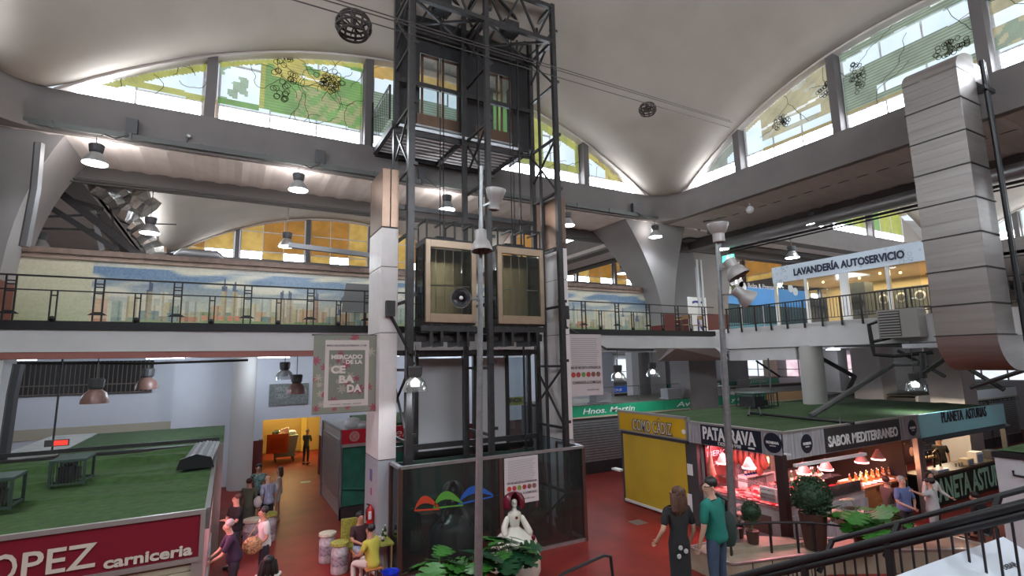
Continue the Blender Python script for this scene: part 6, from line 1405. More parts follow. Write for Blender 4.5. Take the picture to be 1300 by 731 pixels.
# ================================================================ AIR UNIT ON THE EAST FASCIA, pipes, trusses
a = P(1114, 404, 'x', 20.5); b = P(1149, 434, 'x', 20.5); ac = thing('wall_air_unit', 'grey louvred air unit on the fascia beside the big duct', 'air conditioner', (20.7, (a.y+b.y)/2, 5.4)); o = tuple(ac.location)
y0, y1 = b.y, a.y; zl, zh = 5.42, 6.42
MB(o).box(20.45, 21.0, y0-.5, y1, zl, zh).build('casing', mat('unit_beige', (.34, .32, .30), .5), ac, bevel=.02)
for k in range(9): MB(o).box(20.41, 20.45, y0+.06, y1-.08, zl+.1+k*.095, zl+.14+k*.095).build('louvre', M_wtxt if 0 else mat('unit_beige2', (.42, .40, .38)), ac)
MB(o).box(20.44, 20.452, y0+.04, y1-.06, zl+.06, zh-.06).build('dark_opening', M_box, ac)
conduit('refrigerant_pipe', 'black insulated pipe looping from the louvred air unit', [P(1122, 405, 'x', 20.6), P(1103, 412, 'x', 20.6), P(1107, 436, 'x', 20.6), P(1110, 450, 'x', 20.6), P(1135, 452, 'x', 20.7), P(1185, 447, 'x', 20.8)], .07, M_black, 'pipe')
conduit('refrigerant_pipe', 'short black pipe below the louvred air unit', [P(1107, 434, 'x', 20.6), P(1130, 429, 'x', 20.6)], .06, M_black, 'pipe')
q = MB((20.8, 8, 5)); a = P(1150, 448, 'x', 20.7); q.box(20.5, 21.0, 6.5, a.y, 5.05, 5.2); tag(q.build('ledge_duct', M_galv), 'pale flat duct under the fascia next to the air unit', 'duct')
def strut(lb, pts, r=.06): conduit('strut', lb, pts, r, M_dark, 'strut', 'dark struts under the east balcony')
strut('dark strut slanting behind the round column', [P(1034, 450, 'x', 24), P(1085, 478, 'x', 22.5), P(1075, 500, 'x', 22)], .09)
strut('dark vertical post below the louvred air unit', [P(1171, 448, 'x', 20), P(1173, 480, 'x', 20)], .09); strut('dark strut rising right toward the big duct', [P(1172, 474, 'x', 20), P(1200, 455, 'x', 19)], .07)
strut('dark strut crossing below the big duct', [P(1140, 445, 'x', 21), P(1200, 478, 'x', 21)], .06); strut('dark cross strut far right', [P(1230, 468, 'x', 21), P(1275, 495, 'x', 21)], .07); strut('dark cross strut far right, leaning the other way', [P(1232, 492, 'x', 20.5), P(1300, 470, 'x', 20.5)], .07)
strut('thin dark strut over the green signs', [P(960, 458, 'x', 24), P(990, 478, 'x', 24)], .05)
conduit('rod', 'thin rod from the island roof to the downstand beam', [P(975, 455, 'x', 21), P(980, 512, 'x', 19)], .03, M_black, 'rod')
struct('beam_downlight', MB((22, 5, 5)).box(21.1, 44, -9, 12, 5.18, 5.24), M_dark)  # dark flat panel just under the east balcony slab

for px in (884, 889): p = P(px, 330, 'y', 18.9); tag(MB((p.x, 18.9, 8)).box(p.x-.06, p.x+.06, 18.86, 18.98, 6.5, 10.3).build('downpipe', M_white), 'thin pale downpipe on the second pier, '+('left' if px < 886 else 'right')+' one of two', 'pipe', 'downpipes on the second pier')
# ================================================================ PEOPLE
M_skin = mat('skin', (.52, .30, .22), .55); M_skin2 = mat('skin_tan', (.42, .22, .15), .55); M_skin3 = mat('skin_dark', (.14, .07, .045), .55)
M_eye = mat('eye_dark', (.02, .015, .01), .3); M_lip = mat('lip', (.35, .12, .10), .5)
def skinmesh(name, nodes, edges, m, parent, lvl=1):
    """one surface grown around a skeleton: nodes {key: (point, radius)}"""
    keys = list(nodes); ix = {k: i for i, k in enumerate(keys)}
    me = bpy.data.meshes.new(name); me.from_pydata([nodes[k][0] for k in keys], [(ix[a], ix[b]) for a, b in edges], []); me.materials.append(m)
    o = bpy.data.objects.new(name, me); col.objects.link(o); o.parent = parent
    md = o.modifiers.new('skin', 'SKIN'); md.use_smooth_shade = True
    adj = {i: [] for i in range(len(keys))}
    for a, b in edges: adj[ix[a]].append(ix[b]); adj[ix[b]].append(ix[a])
    seen = set(); sv = me.skin_vertices[0].data
    for i, k in enumerate(keys):
        r = nodes[k][1]; sv[i].radius = (r, r) if not isinstance(r, tuple) else r
        if i not in seen:
            sv[i].use_root = True; st_ = [i]
            while st_:
                j = st_.pop()
                if j in seen: continue
                seen.add(j); st_ += adj[j]
    ss = o.modifiers.new('smooth', 'SUBSURF'); ss.levels = lvl; ss.render_levels = lvl
    return o
BASE = {'pel': (0, 0, .96), 'wai': (0, 0, 1.12), 'che': (0, .0, 1.31), 'nek': (0, -.01, 1.46), 'jaw': (0, .015, 1.56), 'hed': (0, .005, 1.635), 'top': (0, 0, 1.70),
        'shL': (-.18, 0, 1.41), 'elL': (-.23, -.03, 1.13), 'wrL': (-.24, .05, .88), 'shR': (.18, 0, 1.41), 'elR': (.23, -.03, 1.13), 'wrR': (.24, .05, .88),
        'hiL': (-.09, 0, .93), 'knL': (-.10, .02, .50), 'anL': (-.11, -.02, .09), 'toL': (-.12, .13, .04), 'hiR': (.09, 0, .93), 'knR': (.10, .02, .50), 'anR': (.11, -.02, .09), 'toR': (.12, .13, .04)}
UP = ('wai', 'che', 'nek', 'jaw', 'hed', 'top', 'shL', 'elL', 'wrL', 'shR', 'elR', 'wrR')
def person(label, loc, face, h=1.72, skin=None, top=None, sleeve=.5, bottom=None, leg='long', hair=None, hairstyle='short', shoe=None, pose={}, bend=0, side=0, headturn=0, dress=None, build=1.0, cap=None, glasses=False):
    skin = skin or M_skin
    t = thing('person', label, 'person')
    s = h/1.76
    J = {k: Vector(v) for k, v in BASE.items()}
    for k, v in pose.items():
        if k in J: J[k] = Vector(v)
    c = J['pel'].copy()
    R_ = Matrix.Rotation(-bend, 3, 'X') @ Matrix.Rotation(side, 3, 'Y')
    if bend or side:
        for k in UP:
            if k in pose and pose.get('abs'): continue
            J[k] = c+R_@(J[k]-c)
    Hd = Matrix.Rotation(headturn, 3, 'Z')
    B = build; N = {}; tb = .8 if top else 1
    rad = {'pel': .10*B*tb, 'wai': .09*B*tb, 'che': .115*B*(.9 if top else 1), 'nek': .055, 'jaw': .072, 'hed': .102, 'top': .07, 'sh': .055*B, 'el': .040, 'wr': .026, 'hi': .074*B, 'kn': .055, 'an': .034, 'to': .032}
    for k, v in J.items(): N[k] = (v*s, rad.get(k, rad.get(k[:2], .05))*s)
    E_ = [('pel', 'wai'), ('wai', 'che'), ('che', 'nek'), ('nek', 'jaw'), ('jaw', 'hed'), ('hed', 'top')]
    fwd = (R_@(Hd@Vector((0, 1, 0)))); rgt = (R_@(Hd@Vector((1, 0, 0))))
    hd = J['hed']
    N['nose'] = ((hd+fwd*.105+Vector((0, 0, -.02)))*s, .016*s); E_.append(('hed', 'nose'))
    for q in 'LR':
        E_ += [('che', 'sh'+q), ('sh'+q, 'el'+q), ('el'+q, 'wr'+q), ('pel', 'hi'+q), ('hi'+q, 'kn'+q), ('kn'+q, 'an'+q), ('an'+q, 'to'+q)]
        d = (J['wr'+q]-J['el'+q]).normalized(); pm = J['wr'+q]+d*.06; N['pa'+q] = (pm*s, .034*s); E_.append(('wr'+q, 'pa'+q))
        lat = d.cross(Vector((1, 0, 0)) if abs(d.x) < .8 else Vector((0, 0, 1))).normalized(); curl = d.cross(lat).normalized()*(1 if q == 'L' else -1)
        for f in range(4):
            b0 = pm+d*.015+lat*(f-1.5)*.019; L_ = (.055, .068, .064, .05)[f]
            N['f%s%da' % (q, f)] = (b0*s, .009*s); N['f%s%db' % (q, f)] = ((b0+d*(L_*.6)+curl*.008)*s, .0085*s); N['f%s%dc' % (q, f)] = ((b0+d*L_+curl*.026)*s, .007*s)
            E_ += [('f%s%da' % (q, f), 'f%s%db' % (q, f)), ('f%s%db' % (q, f), 'f%s%dc' % (q, f))]
        b0 = pm-d*.02-lat*.02; N['t%sa' % q] = (b0*s, .011*s); N['t%sb' % q] = ((b0-lat*.028+d*.02)*s, .010*s); N['t%sc' % q] = ((b0-lat*.034+d*.045)*s, .008*s)
        E_ += [('t%sa' % q, 't%sb' % q), ('t%sb' % q, 't%sc' % q)]
    body = skinmesh('body', N, E_, skin, t)
    H = hd*s
    for sg in (-1, 1):
        MB().ball(H+(fwd*.084+rgt*(.032*sg)+Vector((0, 0, .012)))*s, .011*s, 6, 4).build('eye', M_eye, body)
        MB().ball(H+(rgt*(.088*sg)+Vector((0, 0, -.01)))*s, (.014*s, .02*s, .03*s), 6, 4).build('ear', skin, body, smooth=True)
    MB().ball(H+(fwd*.078+Vector((0, 0, -.052)))*s, (.022*s, .012*s, .007*s), 6, 4).build('mouth', M_lip, body)
    if glasses:
        g = MB(); g.tube([H+(rgt*.09+fwd*.0+Vector((0, 0, .015)))*s, H+(rgt*.06+fwd*.095+Vector((0, 0, .015)))*s, H+(-rgt*.06+fwd*.095+Vector((0, 0, .015)))*s, H+(-rgt*.09+Vector((0, 0, .015)))*s], .006*s, 5); g.build('glasses', M_black, t)
    if hair:
        q = MB(); rn_ = random.Random(int(h*1000))
        q.ball(H-fwd*.036*s+Vector((0, 0, .045))*s, (.096*s, .092*s, .085*s), 12, 8)
        if hairstyle in ('long', 'curly'):
            for k in range(9 if hairstyle == 'curly' else 5):
                a_ = (k/(8 if hairstyle == 'curly' else 4)-.5)*2.6; r_ = .105 if hairstyle == 'curly' else .085
                p0 = H+(rgt*math.sin(a_)*r_-fwd*math.cos(a_)*r_*.75+Vector((0, 0, .03)))*s; dn = -.30 if hairstyle == 'curly' else -.27
                pts = [p0, p0+(rgt*math.sin(a_)*.03-fwd*.02+Vector((0, 0, dn*.4)))*s, p0+(rgt*math.sin(a_)*.05-fwd*.03+Vector((rn_.uniform(-.02, .02), 0, dn*.8)))*s, p0+(rgt*math.sin(a_)*.03-fwd*.02+Vector((0, 0, dn)))*s]
                q.tube(pts, [.05*s, .052*s, .042*s, .012*s], 7)
        if hairstyle == 'curly':
            for k in range(70): a_ = rn_.uniform(-1.5, 1.5); q.ball(H+(rgt*math.sin(a_)*.115-fwd*math.cos(a_)*.10)*s+Vector((rn_.uniform(-.02, .02), rn_.uniform(-.02, .02), rn_.uniform(-.30, .08)))*s, rn_.uniform(.02, .036)*s, 6, 4)
        if hairstyle == 'bun': q.ball(H-fwd*.09*s+Vector((0, 0, .11))*s, .065*s, 10, 6)
        if hairstyle == 'tail': q.tube([H-fwd*.09*s, H-fwd*.13*s+Vector((0, 0, -.1))*s, H-fwd*.1*s+Vector((0, 0, -.25))*s], [.035*s, .04*s, .01*s], 7)
        q.build('hair', hair, t, smooth=True)
    if cap: MB().ball(H+Vector((0, 0, .05))*s, (.103*s, .105*s, .075*s), 12, 8).slab(H+(fwd*.06-rgt*.07+Vector((0, 0, .04)))*s, rgt*.14*s, fwd*.1*s, Vector((0, 0, .01))).build('cap', cap, t, smooth=True)
    if top:
        T = {'hem': ((J['pel']-(J['wai']-J['pel']).normalized()*.13)*s, .172*B*s), 'pel': (J['pel']*s, .162*B*s), 'wai': (J['wai']*s, .128*B*s), 'che': (J['che']*s, .152*B*s), 'nek': ((J['nek']-Vector((0, 0, .02)))*s, .075*s)}
        Et = [('hem', 'pel'), ('pel', 'wai'), ('wai', 'che'), ('che', 'nek')]
        for q in 'LR':
            T['sh'+q] = (J['sh'+q]*s, .070*B*s); Et.append(('che', 'sh'+q))
            if sleeve > .02:
                f = min(1, sleeve*2); T['el'+q] = (J['sh'+q].lerp(J['el'+q], f)*s, (.062 if sleeve < .6 else .052)*s); Et.append(('sh'+q, 'el'+q))
            if sleeve > .6: T['wr'+q] = (J['wr'+q]*s, .038*s); Et.append(('el'+q, 'wr'+q))
        skinmesh('shirt', T, Et, top, t)
    if bottom and not dress:
        T = {'wa': ((J['pel']+Vector((0, 0, .12)))*s, .12*B*s), 'pel': (J['pel']*s, .165*B*s)}; Et = [('wa', 'pel')]
        for q in 'LR':
            T['hi'+q] = (J['hi'+q]*s, .104*B*s); f = 1 if leg == 'long' else .8; T['kn'+q] = (J['hi'+q].lerp(J['kn'+q], f)*s, .072*s); Et += [('pel', 'hi'+q), ('hi'+q, 'kn'+q)]
            if leg == 'long': T['an'+q] = ((J['an'+q]+Vector((0, 0, .02)))*s, .050*s); Et.append(('kn'+q, 'an'+q))
        skinmesh('trousers', T, Et, bottom, t)
    if dress:      # (material, hem height, hem half width)
        m_, hz, hw = dress; q = MB(); pr = [(hw, hz), (.165*B, .78), (.168*B, .93), (.13*B, 1.08)]
        n = 20; k = len(pr); vs = [Vector((r_*math.cos(a_)*(1+.03*math.sin(a_*6)*(i == 0)), r_*.8*math.sin(a_), z))*s for i, (r_, z) in enumerate(pr) for a_ in (2*math.pi*j/n for j in range(n))]
        q.add(vs, [(i*n+j, i*n+(j+1) % n, (i+1)*n+(j+1) % n, (i+1)*n+j) for i in range(k-1) for j in range(n)]+[tuple(range(n-1, -1, -1))]); q.build('skirt', m_, t, smooth=True)
    for q in 'LR':
        if shoe is not False:
            a_, b_ = J['an'+q]*s, J['to'+q]*s; dv = (b_-a_); dv.z = 0; dv = dv.normalized(); c0 = a_-dv*.06*s; c0.z = max(.0, a_.z-.09*s)
            MB().prism([c0+Vector((-dv.y, dv.x, 0))*.04*s, c0-Vector((-dv.y, dv.x, 0))*.04*s, c0+dv*.27*s-Vector((-dv.y, dv.x, 0))*.035*s, c0+dv*.27*s+Vector((-dv.y, dv.x, 0))*.035*s], (0, 0, .075*s)).build('shoe', shoe or M_eye, t, bevel=.015)
    return move(t, loc, math.atan2(face[1], face[0])-math.pi/2)
cH = lambda n, c, **k: mat('cloth_'+n, c, .85, **k)
H_br = mat('hair_brown', (.07, .03, .018), .6, nz=.3, ns=14); H_bk = mat('hair_black', (.012, .010, .010), .5); H_gr = mat('hair_grey', (.38, .36, .35), .6)
def gp_(px, py, h): p = P(px, py, 'z', h); return (p.x, p.y, 0)
# couple on the stair landing
LZ = 1.37
a = P(859, 618, 'z', LZ+1.63)
w1 = person('woman with long curly brown hair in black top and black skirt, standing on the landing', (a.x-.02, a.y, LZ), (.30, .95), 1.65, top=cH('black', (.012, .012, .014)), sleeve=.42, dress=(cH('black_skirt', (.010, .010, .013), nz=0), .44, .165), hair=H_br, hairstyle='curly',
    pose={'elL': (-.27, -.04, 1.14), 'wrL': (-.31, .10, .96), 'elR': (.25, -.03, 1.12), 'wrR': (.24, .08, .92)}, shoe=M_black, headturn=.5)
for (x, z) in ((-.06, .85), (.02, .80), (-.09, .74)): MB().lathe([(.035, 0), (.03, .01)], (x, -.15, z), 9, (0, -1, 0)).build('printed_flower', mat('flower_print', (.35, .35, .36), .8)).parent = w1
a = P(898, 625, 'z', LZ+1.55)
m1 = person('man in teal t-shirt and blue jeans with dark backpack, standing beside the curly-haired woman', (a.x+.10, a.y-.02, LZ), (-.15, .99), 1.78, top=cH('teal', (.008, .15, .12), nz=.1, ns=8), sleeve=.45, bottom=cH('jeans', (.035, .055, .10), nz=.15, ns=10), hair=H_bk, headturn=1.15, side=-.13, build=1.08,
    pose={'elL': (-.24, .02, 1.12), 'wrL': (-.26, .12, .86), 'elR': (.24, .0, 1.13), 'wrR': (.22, .12, .93)}, shoe=M_eye, glasses=True)
bp = thing('backpack', 'dark green backpack worn by the man in teal', 'backpack', (a.x+.24, a.y-.1, LZ+.95)); q = MB((a.x+.26, a.y-.1, LZ+.95))
q.lathe([(.12, 0), (.155, .1), (.15, .38), (.07, .48)], (a.x+.34, a.y+.02, LZ+.78), 14); q.build('bag', mat('backpack_green', (.012, .028, .022), .8), bp, smooth=True)
MB().tube([(a.x+.36, a.y, LZ+1.2), (a.x+.22, a.y-.14, LZ+1.45), (a.x+.14, a.y-.02, LZ+1.52)], .022, 6).build('strap', M_black, bp)
# butchers and customers by the left kiosk
p = gp_(285, 660, 1.70)
person('grey-haired butcher in dark purple shirt leaning over the pink-lit counter', (p[0]+.22, p[1], 0), (-1, -.1), 1.72, top=cH('purple', (.035, .02, .05)), sleeve=.45, bottom=cH('dark', (.02, .02, .03)), hair=H_gr, bend=.22, pose={'elL': (-.2, .22, 1.15), 'wrL': (-.14, .45, 1.08), 'elR': (.2, .22, 1.15), 'wrR': (.14, .45, 1.08)}, build=1.15)
p = gp_(294, 628, 1.74)
person('butcher in black t-shirt with crossed arms behind the grey-haired one', (p[0]+.12, p[1], 0), (-.9, -.4), 1.76, top=cH('black', (.012, .012, .014)), sleeve=.42, bottom=cH('dark', (.02, .02, .03)), hair=H_br, build=1.15, pose={'elL': (-.25, .1, 1.14), 'wrL': (.05, .24, 1.17), 'elR': (.25, .1, 1.14), 'wrR': (-.05, .24, 1.13)})
p = gp_(338, 643, 1.72)
lm = person('dark-haired man in white t-shirt carrying a leopard print bag', (p[0], p[1], 0), (-1, -.25), 1.74, skin=M_skin2, top=cH('white', (.60, .60, .58)), sleeve=.42, bottom=cH('dark', (.02, .02, .03)), hair=H_bk, bend=.08, pose={'elL': (-.24, .02, 1.12), 'wrL': (-.22, .25, 1.0), 'elR': (.24, .02, 1.12), 'wrR': (.2, .25, .98)})
bg_ = thing('shoulder_bag', 'round leopard print bag held by the man in white t-shirt', 'bag', (p[0]-.26, p[1]-.3, .85)); b0 = Vector((p[0]-.26, p[1]-.3, .85))
MB().ball(b0+Vector((0, 0, .17)), (.2, .09, .19), 14, 8).build('bag_body', mat('leopard', (.40, .25, .12), .7, nz=.85, ns=24), bg_, smooth=True); MB().tube([b0+Vector((-.1, 0, .32)), b0+Vector((.12, .1, .6)), b0+Vector((.3, .2, .62))], .012, 6).build('strap', _M['leopard'], bg_)
p = gp_(329, 589, 1.75)
person('man in floral blue and green shirt facing the camera', (p[0], p[1], 0), (-.2, -1), 1.76, skin=M_skin2, top=cH('floral', (.16, .26, .24), nz=.8, ns=22), sleeve=.5, bottom=cH('dark', (.02, .02, .03)), hair=H_bk)
p = gp_(342, 601, 1.68)
person('balding man in blue and white striped shirt seen from behind', (p[0], p[1]-.1, 0), (-.5, .85), 1.70, top=mat('striped_shirt', (.28, .32, .45), .8, nz=.5, ns=3, stretch=(14, 14, .2)), sleeve=.5, bottom=cH('dark', (.02, .02, .03)), hair=None, build=1.12, bend=.1)
p = gp_(312, 606, 1.62)
person('woman with dark bobbed hair in grey-green top holding a white bag', (p[0]+.1, p[1]-.2, 0), (.3, 1), 1.63, top=cH('olive', (.10, .12, .08)), sleeve=.7, dress=(cH('olive2', (.07, .08, .06)), .35, .2), hair=H_br, hairstyle='short', build=1.05)
tag(MB((p[0]+.34, p[1]-.3, .78)).ball((p[0]+.34, p[1]-.3, .95), (.12, .09, .17), 10, 6).build('carrier_bag', M_white, smooth=True), 'white carrier bag held by the woman in the grey-green top', 'bag')
p = gp_(355, 592, 1.64)
person('young woman with long brown hair in striped vest and shorts', (p[0], p[1]-.05, 0), (-.9, .1), 1.66, skin=M_skin2, top=mat('striped_vest', (.50, .52, .52), .8, nz=.35, ns=3, stretch=(14, 14, .2)), sleeve=.05, bottom=cH('pale', (.42, .42, .40)), leg='short', hair=H_br, hairstyle='long', build=.85, shoe=M_skin2)
p = gp_(341, 703, 1.66)
fgw = person('woman with black braided hair and white top at the bottom edge of the aisle', (p[0], p[1]-.1, 0), (.1, 1), 1.68, skin=M_skin3, top=cH('white', (.60, .60, .58)), sleeve=.05, bottom=cH('dark', (.02, .02, .03)), hair=H_bk, hairstyle='long', build=.95)
p = gp_(418, 548, 1.7)
person('cleaner in pale cap, green jacket and dark trousers beside the waste bin', (*P(388, 589, 'z', 0)[:2], 0), (.5, .85), 1.70, top=cH('jacket', (.07, .10, .09)), sleeve=1, bottom=cH('grey_trousers', (.05, .055, .06)), cap=mat('cap_beige', (.5, .45, .35), .8), bend=.12, pose={'elL': (-.2, .1, 1.2), 'wrL': (-.1, .32, 1.15), 'elR': (.2, .1, 1.2), 'wrR': (.1, .32, 1.15)})
# seated pair by the yellow table
SIT = {'pel': (0, 0, .52), 'wai': (0, 0, .68), 'che': (0, 0, .87), 'nek': (0, -.01, 1.02), 'jaw': (0, .015, 1.12), 'hed': (0, .005, 1.195), 'top': (0, 0, 1.26), 'shL': (-.18, 0, .97), 'shR': (.18, 0, .97),
       'elL': (-.24, .08, .74), 'wrL': (-.14, .32, .70), 'elR': (.24, .08, .74), 'wrR': (.14, .32, .70), 'hiL': (-.10, .02, .50), 'hiR': (.10, .02, .50), 'knL': (-.14, .42, .50), 'knR': (.14, .42, .50), 'anL': (-.14, .40, .09), 'anR': (.14, .40, .09), 'toL': (-.14, .55, .04), 'toR': (.14, .55, .04)}
def stool(label, x, y, h=.5, m=None, grp='stools'):
    oo = (x, y, 0); t = thing('stool', label, 'stool', oo, 0, grp)
    MB().box(x-.18, x+.18, y-.18, y+.18, h-.09, h-.05).build('seat', m or M_wood, t, bevel=.01)
    for dx_ in (-.15, .15):
        for dy_ in (-.15, .15): MB().bar((x+dx_*1.1, y+dy_*1.1, 0), (x+dx_, y+dy_, h-.09), .03, .03, (0, 1, 0)).build('leg', M_box, t)
    return t
a = P(458, 655, 'z', 1.24)
person('seated man in maroon t-shirt and pale blue shorts facing the camera', (a.x, a.y+.05, 0), (.25, -1), 1.78, skin=M_skin2, top=cH('maroon', (.045, .015, .02)), sleeve=.42, bottom=cH('lightblue', (.25, .35, .45)), leg='short', hair=H_bk, pose=SIT, build=1.1, shoe=M_white); stool('small stool under the man in maroon', a.x, a.y+.05)
a2 = P(478, 668, 'z', 1.24)
person('seated man in bright yellow t-shirt and white trousers seen from behind', (a2.x-.1, a2.y-.1, 0), (-.55, .75), 1.78, skin=M_skin2, top=cH('yellow', (.55, .50, .08)), sleeve=.42, bottom=cH('cream', (.55, .50, .45)), hair=H_bk, pose=SIT, bend=.12, build=1.1, shoe=M_white); stool('small stool under the man in yellow', a2.x-.1, a2.y-.1)
# people at the bars
def lift(d, dz): return {k: (v[0], v[1], v[2]+dz if k[:2] not in ('an', 'to') else v[2]) for k, v in d.items()}
HS = lift(SIT, .22); HS['anL'] = (-.14, .38, .34); HS['anR'] = (.14, .38, .34); HS['toL'] = (-.14, .52, .30); HS['toR'] = (.14, .52, .30)
a = P(1124, 607, 'z', 1.45)
person('man in dark brown t-shirt and grey trousers sitting on a bar stool', (a.x-.05, 8.18, 0), (1, -.35), 1.74, skin=M_skin, top=cH('brown', (.06, .045, .04)), sleeve=.42, bottom=cH('grey', (.16, .15, .16)), hair=H_br, pose=HS, build=1.0, bend=.05); stool('tall black bar stool under the man in dark brown', a.x-.05, 8.18, .74, M_cream)
a = P(1144, 606, 'z', 1.66)
person('older man in blue polo shirt with folded hands standing at the bar', (a.x, a.y, 0), (-.35, -.95), 1.70, skin=M_skin, top=cH('blue', (.10, .14, .30)), sleeve=.45, bottom=cH('black', (.012, .012, .014)), hair=H_gr, build=1.2, pose={'elL': (-.27, .06, 1.12), 'wrL': (-.04, .27, 1.03), 'elR': (.27, .06, 1.12), 'wrR': (.04, .27, 1.0)})
a = P(1180, 609, 'z', 1.64)
person('man in black cap and pale grey shirt seen from behind', (a.x, a.y, 0), (-.2, 1), 1.70, skin=M_skin, top=cH('palegrey', (.42, .43, .44)), sleeve=.5, bottom=cH('palegrey2', (.36, .37, .38)), cap=M_black, build=1.1, hair=H_bk, pose={'elL': (-.38, .12, 1.36), 'wrL': (-.55, .25, 1.45)})
a = P(1187, 599, 'z', 1.60)
person('dark-haired young woman in white shirt facing the camera', (a.x-.1, a.y+.1, 0), (-.35, -.9), 1.64, skin=M_skin, top=cH('white', (.60, .60, .58)), sleeve=1, bottom=cH('black', (.012, .012, .014)), hair=H_bk, hairstyle='long', build=.95, pose={'elL': (-.3, .0, 1.15), 'wrL': (-.45, .15, 1.0)})
a = P(1243, 560, 'z', 1.68)
person('vendor in black t-shirt standing behind the cider bar', (a.x-.3, 10.0, 0), (-.9, -.3), 1.72, skin=M_skin2, top=cH('black', (.012, .012, .014)), sleeve=.42, bottom=cH('dark', (.02, .02, .03)), hair=H_br, build=1.25)
a = P(1248, 628, 'z', 1.22)
person('crouching person in black in front of the mint-lettered bar front', (a.x, a.y, 0), (.2, 1), 1.72, skin=M_skin2, top=cH('black', (.012, .012, .014)), sleeve=1, bottom=cH('dark', (.02, .02, .03)), hair=H_bk, pose=SIT, build=1.1, bend=.35); stool('low stool under the crouching person in black', a.x, a.y)
# ================================================================ LEFT AISLE FURNITURE
def jar(label, x, y, h, lid, r=.2, grp='jar-shaped tables'):
    t = thing('jar_table', label, 'table', (x, y, 0), 0, grp)
    MB().lathe([(r*.95, 0), (r, .04), (r, h*.72), (r*.8, h*.84), (r*.78, h*.9)], (x, y, 0), 18).build('jar_body', mat('jar_white', (.45, .43, .45), .35, nz=.35, ns=12), t, smooth=True)
    MB().lathe([(r*.98, h*.9), (r*1.08, h*.92), (r*1.05, h), (.01, h+.01)], (x, y, 0), 18).build('lid', lid, t, smooth=True)
    MB().lathe([(r*1.01, h*.25), (r*1.01, h*.6)], (x, y, 0), 18, cap=False).build('printed_label', mat('jar_label', (.30, .26, .30), .4, nz=.6, ns=20), t)
M_lidc = mat('lid_cream', (.58, .54, .42), .5, nz=.15, ns=15); M_lidg = mat('lid_mosaic', (.32, .32, .06), .5, nz=.5, ns=24)
jar('jar-shaped table with cream lid in the aisle', 2.42, 14.38, .68, M_lidc); jar('jar-shaped table with yellow-green lid next to the maroon-shirted man', 2.56, 13.5, .68, M_lidg)
jar('jar-shaped table with cream lid by the queue, nearer the kiosk', .80, 16.6, .72, M_lidc, .22); jar('jar-shaped table with green lid by the queue, right one', 1.22, 16.9, .74, M_lidg, .22)
yt = thing('mosaic_table', 'small table with yellow mosaic top against the glass enclosure', 'table', (3.45, 12.7, 0))
MB().box(3.1, 3.55, 12.35, 13.0, .76, .8).build('table_top', M_lidg, yt)
for x in (3.14, 3.5):
    for y in (12.4, 12.95): MB().bar((x, y, 0), (x, y, .76), .035, .035, (0, 1, 0)).build('leg', mat('leg_wood', (.35, .22, .12), .6), yt)
for i, (x, y, lb) in enumerate(((3.2, 12.9, 'small bottle on the mosaic table, back left'), (3.35, 12.6, 'small bottle on the mosaic table, in the middle'), (3.48, 12.9, 'small bottle on the mosaic table, back right'))):
    b_ = bottle(lb, x, y, .8, bm[1] if i else mat('clear_bottle', (.45, .45, .42), .1), .26, .035, grp='bottles on the mosaic table')
tag(MB((3.3, 12.6, .8)).box(3.2, 3.42, 12.68, 12.85, .8, .86).build('napkin_pile', M_white), 'crumpled white napkins on the mosaic table', 'napkins')
yb_ = thing('yellow_board', 'yellow patterned chair back behind the man in maroon', 'chair', (2.9, 13.85, 0)); MB().box(2.65, 3.2, 13.85, 13.9, .45, 1.08).build('backrest', M_lidg, yb_); MB().box(2.7, 3.15, 13.5, 13.85, .45, .5).build('seat', M_lidg, yb_)
for x in (2.72, 3.13):
    for y in (13.55, 13.87): MB().box(x-.02, x+.02, y-.02, y+.02, 0, .46).build('leg', M_box, yb_)
bk = thing('bucket', 'bright blue plastic bucket in front of the glass enclosure', 'bucket', (3.36, 11.9, 0)); MB().lathe([(.14, 0), (.19, .33), (.2, .36), (.175, .34), (.13, .04)], (3.36, 11.95, 0), 18, cap=False).build('tub', mat('bucket_blue', (.01, .04, .55), .4), bk, smooth=True); MB().tube([(3.36+.19*math.cos(t_), 11.95-.05*math.sin(t_), .34-.1*math.sin(t_)) for t_ in [i*math.pi/8 for i in range(9)]], .008, 5).build('handle', M_galv, bk)
# waste container
bi = thing('waste_container', 'grey-green wheeled waste container with open orange lid and rubbish', 'waste bin', (2.6, 29.0, 0)); o = (3.0, 28, 0)
cx, cy = P(360, 586, 'z', .0)[0], P(360, 586, 'z', 0)[1]+.35
MB().prism([(cx-.45, cy-.45, .25), (cx+.55, cy-.45, .25), (cx+.5, cy+.4, .25), (cx-.4, cy+.4, .25)], (0, 0, .1)).add([(cx-.45, cy-.4, .3), (cx+.5, cy-.4, .3), (cx+.5, cy+.35, .3), (cx-.45, cy+.35, .3), (cx-.6, cy-.5, 1.3), (cx+.65, cy-.5, 1.3), (cx+.65, cy+.45, 1.3), (cx-.6, cy+.45, 1.3)], [(0, 3, 2, 1), (0, 1, 5, 4), (1, 2, 6, 5), (2, 3, 7, 6), (3, 0, 4, 7), (4, 5, 6, 7)]).build('body', mat('bin_green', (.26, .33, .27), .5), bi)
MB().slab((cx-.85, cy-.62, .5), (1.0, -.12, 0), (0, -.05, .95), (0, .05, 0)).build('lid', mat('bin_orange', (.60, .10, .01), .5), bi); MB().slab((cx-.7, cy-.66, .68), (.7, -.085, 0), (0, -.03, .55), (0, .03, 0)).build('lid_rib', mat('bin_orange2', (.50, .08, .01), .5), bi)
for (x, y) in ((cx-.38, cy-.38), (cx+.45, cy-.38), (cx-.38, cy+.33), (cx+.45, cy+.33)): MB().lathe([(.11, -.03), (.11, .03)], (x, y, .11), 12, (1, 0, 0)).box(x-.02, x+.02, y-.02, y+.02, .12, .3).build('wheel', M_box, bi)
